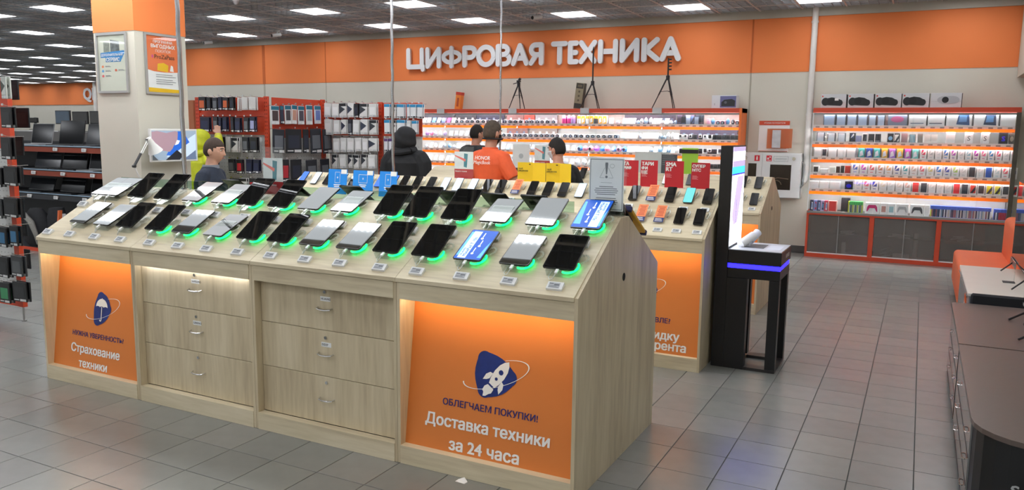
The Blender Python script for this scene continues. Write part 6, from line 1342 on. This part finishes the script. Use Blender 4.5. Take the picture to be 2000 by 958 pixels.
m = MB(); m.bbox(x0+.01, x1, y0+.015, y1, .03, .525, .004); m.obj('body', M('cabinet_grey', '#8d8f92', .25, .2), t); m = MB(); m.bbox(x0, x1+.01, y0+.012, y1+.01, .526, .55, .003); m.obj('top', M('top_cream', '#e6e0d4', .3, var=.02), t)
m = MB(); m.bbox(x0+.02, x1, y0-.04, y0+.011, .30, .556, .012); m.obj('front_bar', M('felt_black', '#15161a', .7), t); m = MB(); m.box(x0+.03, x1, y0-.01, y0+.0145, .03, .298); m.obj('front_panel', BLACK, t)
m = MB(); m.box(x0-.004, x0-.0003, y0+.06, y1-.05, .505, .518); m.obj('chrome_strip', CHROME, t)
m = MB(); m.mat(cm_('#ee6a30')).prism([(7.0, .30), (7.14, .30), (7.18, .47), (7.12, .50)], x0-.001, x0+.0095, 'x'); m.mat(cm_('#f4f4f4')).prism([(6.96, .27), (7.02, .27), (7.14, .40), (7.08, .44)], x0-.002, x0-.0011, 'x'); m.mat(cm_('#4c8ce0')).prism([(6.86, .24), (7.0, .24), (7.0, .33), (6.92, .38)], x0-.0018, x0+.0095, 'x'); m.obj('sticker', None, t)
m = MB(); m.box(x0+.05, x1-.05, y0+.05, y1-.05, 0, .03); m.obj('plinth', BLACK, t)
t = thing('price_stand', 'small dark price holder on the white cabinet top', 'price tag', (.72, 7.5, .55)); m = MB(); m.box(.66, .745, 7.44, 7.52, .5505, .556); m.obj('base', DGREY, t); m = MB(); m.box(.735, .738, 7.44, 7.50, .556, .64); m.obj('upright', ACRYL, t)
TVB = M('tv_black', '#17181a', .3, var=.02)
t = thing('television', 'black television on white cabinet, cut by right photo edge', 'television', (.80, 7.6, .55)); m = MB(); m.bbox(.79, .83, 6.95, 8.36, .64, 1.34, .004); m.obj('casing', TVB, t); m = MB(); m.box(.788, .7898, 6.965, 8.345, .66, 1.33); m.obj('screen', SCREEN, t)
for y in (7.15, 8.12): m = MB(); m.tube([(.81, y, .66), (.69, y-.05, .556)], .006, 6); m.tube([(.81, y, .66), (.92, y+.04, .556)], .006, 6); m.obj('leg', TVB, t)
m = MB(); m.bbox(.775, .785, 7.9, 8.3, .60, .66, .003); m.obj('lower_bar', STEEL, t)
BRN = M('counter_brown', '#5f524c', .3, var=.04, vscale=(30, 30, 30)); MIRR = M('mirror_side', '#8f9090', .08, .85, var=.02)
def tvbench(nm, label, x0, x1, y0, y1, z, front_r):
    t = thing('display_bench', label, 'counter', ((x0+x1)/2, (y0+y1)/2, 0), group='low brown television benches')
    def outline(i, r0, r1):
        P = []; xa, ya, yb = x0+i, y0+i, y1-i
        P += [(xa+r0-r0*math.cos(math.radians(a)), ya+r0-r0*math.sin(math.radians(a))) for a in range(0, 91, 15)] if r0 else [(xa, ya)]
        P += [(x1, ya), (x1, yb)]
        P += [(xa+r1-r1*math.sin(math.radians(a)), yb-r1+r1*math.cos(math.radians(a))) for a in range(0, 91, 30)] if r1 else [(xa, yb)]
        return P
    m = MB(); m.prism(outline(0, front_r, .04 if nm == 'far' else 0), z-.022, z, 'z'); m.obj('top', BRN, t)
    m = MB(); m.prism(outline(.012, front_r*.95 if front_r else 0, .03 if nm == 'far' else 0), .0, z-.0225, 'z'); m.obj('body', BLACK, t)
    m = MB(); m.box(x0+.004, x0+.0115, y0+(front_r or 0)+.02, y1-.05, .03, z-.03); s = m.obj('side_panel', MIRR, t)
    for j in range(3):
        zz = .10+.13*j; m = MB(); m.box(x0+.002, x0+.0038, y0+front_r+.03, y1-.06, zz-.058, zz-.056); m.obj('drawer_gap', BLACK, s)
        for yy in (y0+front_r+.25+.0*j, y1-.35):
            m = MB(); m.tube([(x0+.004, yy-.04, zz), (x0-.006, yy-.03, zz), (x0-.006, yy+.03, zz), (x0+.004, yy+.04, zz)], .003, 6); m.obj('handle', CHROME, s)
    return t
b1 = tvbench('near', 'long dark brown display bench at lower right corner', .277, 1.2, 3.62, 5.27, .50, .26)
b2 = tvbench('far', 'shorter brown display bench before the white cabinet', .277, 1.2, 5.275, 6.62, .503, 0)
text('SAMSUNG', (.42, 3.617, .30), height=.05, mat=M('logo_silver', '#c4c6c8', .3, .5, var=0), parent=b1, anchor='l', off=.02)
t = thing('television', 'pale grey television corner with cable on far brown bench', 'television', (.74, 5.9, .503)); m = MB(); m.bbox(.70, .74, 5.42, 6.42, .56, 1.16, .006); m.obj('casing', M('tv_pale', '#c9c4bc', .35), t); m = MB(); m.box(.6985, .6998, 5.44, 6.40, .59, 1.15); m.obj('screen', SCREEN, t)
for y in (5.6, 6.2): m = MB(); m.tube([(.72, y, .57), (.60, y-.06, .508)], .007, 6); m.tube([(.72, y, .57), (.82, y+.04, .508)], .007, 6); m.obj('leg', TVB, t)
m = MB(); m.tube([(.69, 5.95, .60), (.66, 5.90, .53), (.68, 5.80, .51), (.72, 5.75, .512), (.70, 5.66, .512), (.74, 5.6, .512)], .004, 6); m.obj('cable', BLACK, t)
# ================================================================== PEOPLE
from mathutils.kdtree import KDTree
def head_grid(s, fn, nu=30, nv=22):
    V = []; F = []
    for j in range(nv+1):
        a = math.pi*j/nv-math.pi/2
        for i in range(nu):
            b = 2*math.pi*i/nu; V.append(fn(math.cos(a)*math.sin(b), math.cos(a)*math.cos(b), math.sin(a)))
    F = [(j*nu+i, j*nu+(i+1) % nu, (j+1)*nu+(i+1) % nu, (j+1)*nu+i) for j in range(nv) for i in range(nu)]
    return [Vector(v)*s for v in V], F
def face_fn(x, y, z):
    rx, ry, rz = .075, .097, .118
    X, Y, Z = x*rx, y*ry, z*rz
    if z < 0: X *= 1-.30*min(1, -z)**1.5; 
    if z < -.2 and y < 0: Y *= 1-.45*min(1, (-z-.2)/.8)
    if z < -.2 and y > 0: Y += .006*(-z-.2)
    g = lambda a, b, w: math.exp(-((a-b)/w)**2)
    if y > 0:
        Y += .027*g(x, 0, .17)*(max(0, min(1, (.22-z)/.5)) if z > -.30 else max(0, 1-(-.30-z)/.10))   # nose
        Y += .006*g(z, .24, .12)*g(abs(x), .3, .35)                                                       # brow
        Y -= .010*g(z, .06, .10)*g(abs(x), .42, .2)                                                      # sockets
        Y += .008*g(z, -.52, .07)*g(x, 0, .28) + .007*g(z, -.64, .06)*g(x, 0, .26)                          # lips
        Y += .010*g(z, -.90, .14)*g(x, 0, .35)                                                            # chin
    return (X, Y, Z)
def person(label, loc, rz, H, cloth, trous, skin, hair, c=.012, lean=0., head=(0, 0), arms=None, sleeve='long', hood=None, mask=None, hairfn=None, collar=None, beard=None):
    s = H/1.75; t = thing('person', label, 'person', loc, (0, 0, math.radians(rz)))
    SRC = []; mb = MB(); shoe = M('shoe_black', '#17171a', .5)
    mats = [cloth, trous, skin, shoe]
    def reg(n0, mi): SRC.extend((v, mi) for v in mb.v[n0:])
    def loftz(rings, mi, n=20):
        n0 = len(mb.v); R_ = []
        for (za, xa, ya, oa), (zb, xb, yb, ob) in zip(rings, rings[1:]):
            for k in range(3):
                u = k/3; R_.append([((xa+(xb-xa)*u)*math.cos(2*math.pi*q/n)*s, ((ya+(yb-ya)*u)*math.sin(2*math.pi*q/n)+oa+(ob-oa)*u)*s, (za+(zb-za)*u)*s) for q in range(n)])
        za, xa, ya, oa = rings[-1]; R_.append([(xa*math.cos(2*math.pi*q/n)*s, (ya*math.sin(2*math.pi*q/n)+oa)*s, za*s) for q in range(n)])
        mb.loft(R_); reg(n0, mi)
    def limb(p, r, mi, n=12):
        n0 = len(mb.v); P = []; Rr = []
        for (a, ra), (b, rb_) in zip(zip(p, r), zip(p[1:], r[1:])):
            for k in range(5): u = k/5; P.append(Vector(a).lerp(Vector(b), u)*s); Rr.append((ra+(rb_-ra)*u)*s)
        P.append(Vector(p[-1])*s); Rr.append(r[-1]*s); mb.tube(P, Rr, n); reg(n0, mi)
    ZS = 1.43
    loftz([(.84, .155+c, .11+c, 0), (.95, .15+c, .112+c, 0), (1.08, .145+c, .105+c, .0), (1.24, .172+c, .118+c, .0), (1.34, .188+c, .118+c, -.005), (1.40, .168+c*.8, .10+c*.8, -.01), (1.44, .125+c*.7, .085+c*.6, -.01), (1.475, .085+c*.6, .072+c*.5, -.01), (1.49, .07+c*.4, .066+c*.4, -.008)], 0)
    loftz([(.80, .155, .11, 0), (.95, .15, .105, 0)], 1)
    loftz([(1.44, .068, .066, -.008), (1.50, .056, .060, .0), (1.56, .054, .060, .012)], 2)
    for sd in (-1, 1):
        limb([(sd*.085, 0, .86), (sd*.09, .012, .48), (sd*.095, -.01, .09)], [.092, .062, .045], 1)
        limb([(sd*.095, -.06, .045), (sd*.10, .05, .045), (sd*.11, .15, .035)], [.045, .05, .034], 3)
        el, wr = (arms or {}).get(sd, ((sd*.27, -.02, 1.13), (sd*.26, .10, .90)))
        sh = (sd*(.180+c*.5), -.005, 1.375)
        if sleeve == 'long': limb([(sd*.10, -.008, 1.425), (sd*(.165+c*.4), -.006, 1.395), (sd*(.195+c*.5), -.005, 1.33), el, wr], [.045+c*.5, .058+c*.75, .060+c*.8, .046+c*.75, .032+c*.7], 0)
        else:
            mid = tuple(a+(b-a)*.72 for a, b in zip(sh, el)); limb([(sd*.10, -.008, 1.425), (sd*(.165+c*.4), -.006, 1.395), (sd*.195, -.004, 1.33), mid], [.045+c, .058+c, .062+c, .060+c], 0); limb([tuple(a+(b-a)*.5 for a, b in zip(sh, el)), el, wr], [.043, .040, .027], 2)
        limb([tuple(a+(b-a)*.85 for a, b in zip(el, wr)), wr], [.030, .027], 2)
        # hand: palm, four fingers, thumb
        d = (Vector(wr)-Vector(el)).normalized(); sidev = d.cross(Vector((0, 0, 1))); sidev = sidev.normalized() if sidev.length > .1 else Vector((0, 1, 0)); nrm = d.cross(sidev)
        W_ = Vector(wr); pc = W_+d*.085
        for q in (-.028, -.010, .010, .028): limb([tuple(W_+sidev*q*.6), tuple(W_+d*.05+sidev*q), tuple(pc+sidev*q)], [.016, .015, .012], 2, 8)
        for q, L in ((-.030, .062), (-.010, .074), (.010, .070), (.030, .056)): limb([tuple(pc+sidev*q), tuple(pc+d*L*.5+sidev*q*1.15-nrm*.006), tuple(pc+d*L+sidev*q*1.25-nrm*.022)], [.0105, .0095, .0075], 2, 8)
        limb([tuple(W_+d*.03-sidev*sd*.022), tuple(W_+d*.06-sidev*sd*.052), tuple(W_+d*.09-sidev*sd*.060-nrm*.01)], [.014, .012, .009], 2, 8)
    # head
    yaw, pit = math.radians(head[0]), math.radians(head[1]); HC = Vector((0, .022, 1.632))*s
    HM = Matrix.Translation(HC) @ Matrix.Rotation(yaw, 4, 'Z') @ Matrix.Rotation(pit, 4, 'X')
    hv, hf = head_grid(s, face_fn); n0 = len(mb.v); mb.add([HM @ v for v in hv], hf); reg(n0, 2)
    for sd in (-1, 1):
        n0 = len(mb.v); R_ = []
        for k, (rr, xx) in enumerate(((.012, .066), (.027, .074), (.031, .084), (.022, .088))): R_.append([HM @ (Vector((sd*xx, -.008+rr*.62*math.cos(q*.6283), -.008+rr*math.sin(q*.6283)))*s) for q in range(10)])
        mb.loft(R_); reg(n0, 2)
    if lean:
        def L_(v): k = max(0, v[2]-.85*s); return (v[0], v[1]+lean*k, v[2]-.3*lean*lean*k)
        mb.v = [L_(v) for v in mb.v]; SRC = [(L_(v), m_) for v, m_ in SRC]; HM = Matrix.Translation(Vector(L_(HM.translation))-HM.translation) @ HM
    mb.mats = []; me = mb.mesh('tmp', skin); ob = bpy.data.objects.new('tmp', me); COL.objects.link(ob)
    md = ob.modifiers.new('r', 'REMESH'); md.mode = 'VOXEL'; md.voxel_size = .0085; md.use_smooth_shade = True
    dg = bpy.context.evaluated_depsgraph_get(); me2 = bpy.data.meshes.new_from_object(ob.evaluated_get(dg)); bpy.data.objects.remove(ob); me2.name = 'body'
    me2.materials.clear()
    for m_ in mats: me2.materials.append(m_)
    kd = KDTree(len(SRC))
    for i, (v, m_) in enumerate(SRC): kd.insert(v, i)
    kd.balance(); mi = [SRC[kd.find(p.center)[1]][1] for p in me2.polygons]
    me2.polygons.foreach_set('material_index', mi); me2.polygons.foreach_set('use_smooth', [True]*len(me2.polygons)); put('body', me2, t)
    def headpart(nm, fn, mt, nu=40, nv=30): v, f = head_grid(s, fn, nu, nv); q = MB(); q.add([HM @ a for a in v], f); return put(nm, q.mesh(nm, mt, True), t)
    if hair:
        hf_ = hairfn or (lambda x, y, z: z > .35-.0*y if y > .45 else (z > (-.05 if abs(x) > .55 and y > -.15 else -.42) if y < .25 else z > .22))
        def HF(x, y, z):
            X, Y, Z = face_fn(x, y, z)
            if y > .3: Y = y*.097
            k = 1.075+.02*max(0, z) if hf_(x, y, z) else .93
            return (X*k, Y*k, Z*k+(.004 if k > 1 else 0))
        headpart('hair', HF, hair)
    if hood:
        def HD(x, y, z):
            X, Y, Z = x*.150, y*.162-.02, z*.178-.010
            if y > .62 and z > -.75: return (X*.8, .04, Z*.8)
            w = 1+.03*math.sin(9*z+4*x); return (X*w, Y*w, Z*w)
        headpart('hood', HD, hood); q = MB()
        for k, (zz, r1) in enumerate(((-.13, .13), (-.16, .165))):
            P = [HM @ (Vector((r1*math.cos(a*.3927), r1*.95*math.sin(a*.3927)-.02, zz+.02*math.sin(a*.3927*2+k)))*s) for a in range(17)]; q.tube(P, .036*s, 8)
        put('hood_fold', q.mesh('hood_fold', hood, True), t)
    if mask:
        def MF(x, y, z):
            X, Y, Z = face_fn(x, y, z); k = 1.06 if (y > .18 and -.98 < z < -.02) else .9; return (X*k, Y*k+(.004 if k > 1 else 0), Z*(1.02 if k > 1 else .9))
        headpart('face_mask', MF, mask); q = MB()
        for sd in (-1, 1): q.tube([HM @ (Vector((sd*.074, .035, z_))*s) for z_ in (-.02,)]+[HM @ (Vector((sd*.084, -.015, -.005))*s), HM @ (Vector((sd*.080, -.02, -.03))*s), HM @ (Vector((sd*.070, .03, -.07))*s)], .0018, 5)
        put('mask_strap', q.mesh('mask_strap', mask), t)
        if mask.name == 'mask_black':
            q = MB(); q.tube([HM @ (Vector((.086*math.cos(math.radians(a)), .02+.118*math.sin(math.radians(a))*-1, -.052))*s) for a in range(-20, 201, 20)], .010, 6); put('mask_band', q.mesh('mask_band', mask, True), t)
    # eyes, brows, mouth
    EW, EK = M('eye_white', '#e4ddd4', .3, var=0), M('eye_dark', '#1d1612', .2, var=0)
    for sd in (-1, 1):
        q = MB(); c_ = Vector((sd*.031, .083, .010)); q.mat(EW); q.loft([[HM @ ((c_+Vector((r*math.cos(a*.785), dy, r*.5*math.sin(a*.785))))*s) for a in range(8)] for r, dy in ((.014, -.006), (.012, .002), (.004, .006))]); q.mat(EK); q.cyl(HM @ ((c_+Vector((0, .0045, 0)))*s), .0052*s, .003, HM.to_3x3() @ Vector((0, 1, 0)), 8); put('eye', q.mesh('eye'), t)
        q = MB(); q.tube([HM @ (Vector((sd*x_, y_, z_))*s) for x_, y_, z_ in ((.014, .1, .028), (.032, .096, .033), (.048, .083, .027))], .0042*s, 6); put('eyebrow', q.mesh('eyebrow', hair or EK, True), t)
    if not mask: q = MB(); q.tube([HM @ (Vector((x_, y_, -.061))*s) for x_, y_ in ((-.022, .094), (0, .105), (.022, .094))], .0035*s, 6); put('lips', q.mesh('lips', M('lip_tone', '#a0655c', .5, var=0), True), t)
    if collar:
        q = MB(); P = lambda r1, r2, z_: [((r1*math.cos(a*.314))*s, (r2*math.sin(a*.314)-.008+lean*.6*(z_-.85)*0)*s, z_*s) for a in range(20)]
        q.loft([P(.085, .082, 1.455), P(.078, .076, 1.50), P(.070, .070, 1.50), P(.074, .072, 1.455)], cap=False)
        if lean: q.v = [(v[0], v[1]+lean*(v[2]-.85*s), v[2]) for v in q.v]
        put('collar', q.mesh('collar', collar, True), t)
    return t
SK = M('skin', '#c99a84', .5, var=.04, vscale=(20, 20, 20)); SK2 = M('skin_warm', '#c48c74', .5, var=.04, vscale=(20, 20, 20))
NAVYK = M('knit_navy', '#1d2636', .85, var=.15, vscale=(60, 60, 60), bump=.2); DKT = M('trousers_dark', '#23252b', .8, var=.1); BLJ = M('jacket_black', '#1c1d20', .75, var=.25, vscale=(10, 10, 10), bump=.5)
ORS = M('polo_orange', '#ea5f30', .7, var=.06, vscale=(14, 14, 14), bump=.3); YLJ = M('jacket_yellow', '#cfd62a', .6, var=.15, vscale=(14, 14, 14), bump=.4); BTE = M('tee_black', '#17181b', .8, var=.1)
HB = M('hair_brown', '#3a2b22', .8, var=.25, vscale=(60, 60, 20)); HD_ = M('hair_dark', '#1d1815', .8, var=.25, vscale=(60, 60, 20)); HL = M('hair_cropped', '#4e4238', .85, var=.25, vscale=(50, 50, 50))
person('man in navy sweater with grey collar looking right, behind the near counter', (-5.68, 5.08, 0), -66, 1.625, NAVYK, DKT, SK, HB, c=.014, lean=.06, head=(0, -3), collar=M('collar_grey', '#7c828c', .7), arms={-1: ((-.25, .02, 1.12), (-.16, .24, 1.02)), 1: ((.25, .02, 1.12), (.16, .24, 1.02))})
person('person in bright yellow hooded jacket reaching up at the dark case rack', (-8.42, 7.42, 0), -10, 1.66, YLJ, DKT, SK, HD_, c=.03, hood=YLJ, arms={1: ((.28, .12, 1.50), (.13, .20, 1.72)), -1: ((-.27, 0, 1.12), (-.25, .1, .9))})
person('person in black winter jacket with hood up, seen from behind', (-5.78, 8.30, 0), 8, 1.72, BLJ, DKT, SK, HD_, c=.075, hood=BLJ, lean=.02, head=(-38, -4))
om = person('man in orange polo shirt and black mask, seen from behind', (-3.90, 7.10, 0), -12, 1.82, ORS, DKT, SK2, HL, c=.012, sleeve='short', mask=M('mask_black', '#121214', .7), head=(-6, -2), collar=ORS, arms={1: ((.30, .03, 1.14), (.18, .24, 1.05)), -1: ((-.30, .03, 1.14), (-.18, .24, 1.05))})
text('HONOR', (0.02, -.150, 1.455), width=.20, mat=TXTW, parent=None, right=(1, 0, 0), up=(0, 0, 1), off=.02, shear=.15); 
e = bpy.context.scene.collection.objects[-1]; e.name = 'shirt_print'; e.parent = om
e = text('MagicBook', (0.02, -.158, 1.405), width=.22, mat=TXTW, right=(1, 0, 0), up=(0, 0, 1), off=.01, shear=.15); e.name = 'shirt_print'; e.parent = om
person('dark haired man in black jacket standing left of the orange polo man', (-5.40, 9.40, 0), -25, 1.80, BLJ, DKT, SK2, HD_, c=.06)
person('young man in black t-shirt and white mask facing left behind yellow booklets', (-3.22, 7.30, 0), 55, 1.655, BTE, DKT, SK2, HD_, c=.02, sleeve='short', lean=.05, mask=M('mask_white', '#dfe3e6', .7), head=(23, -6))
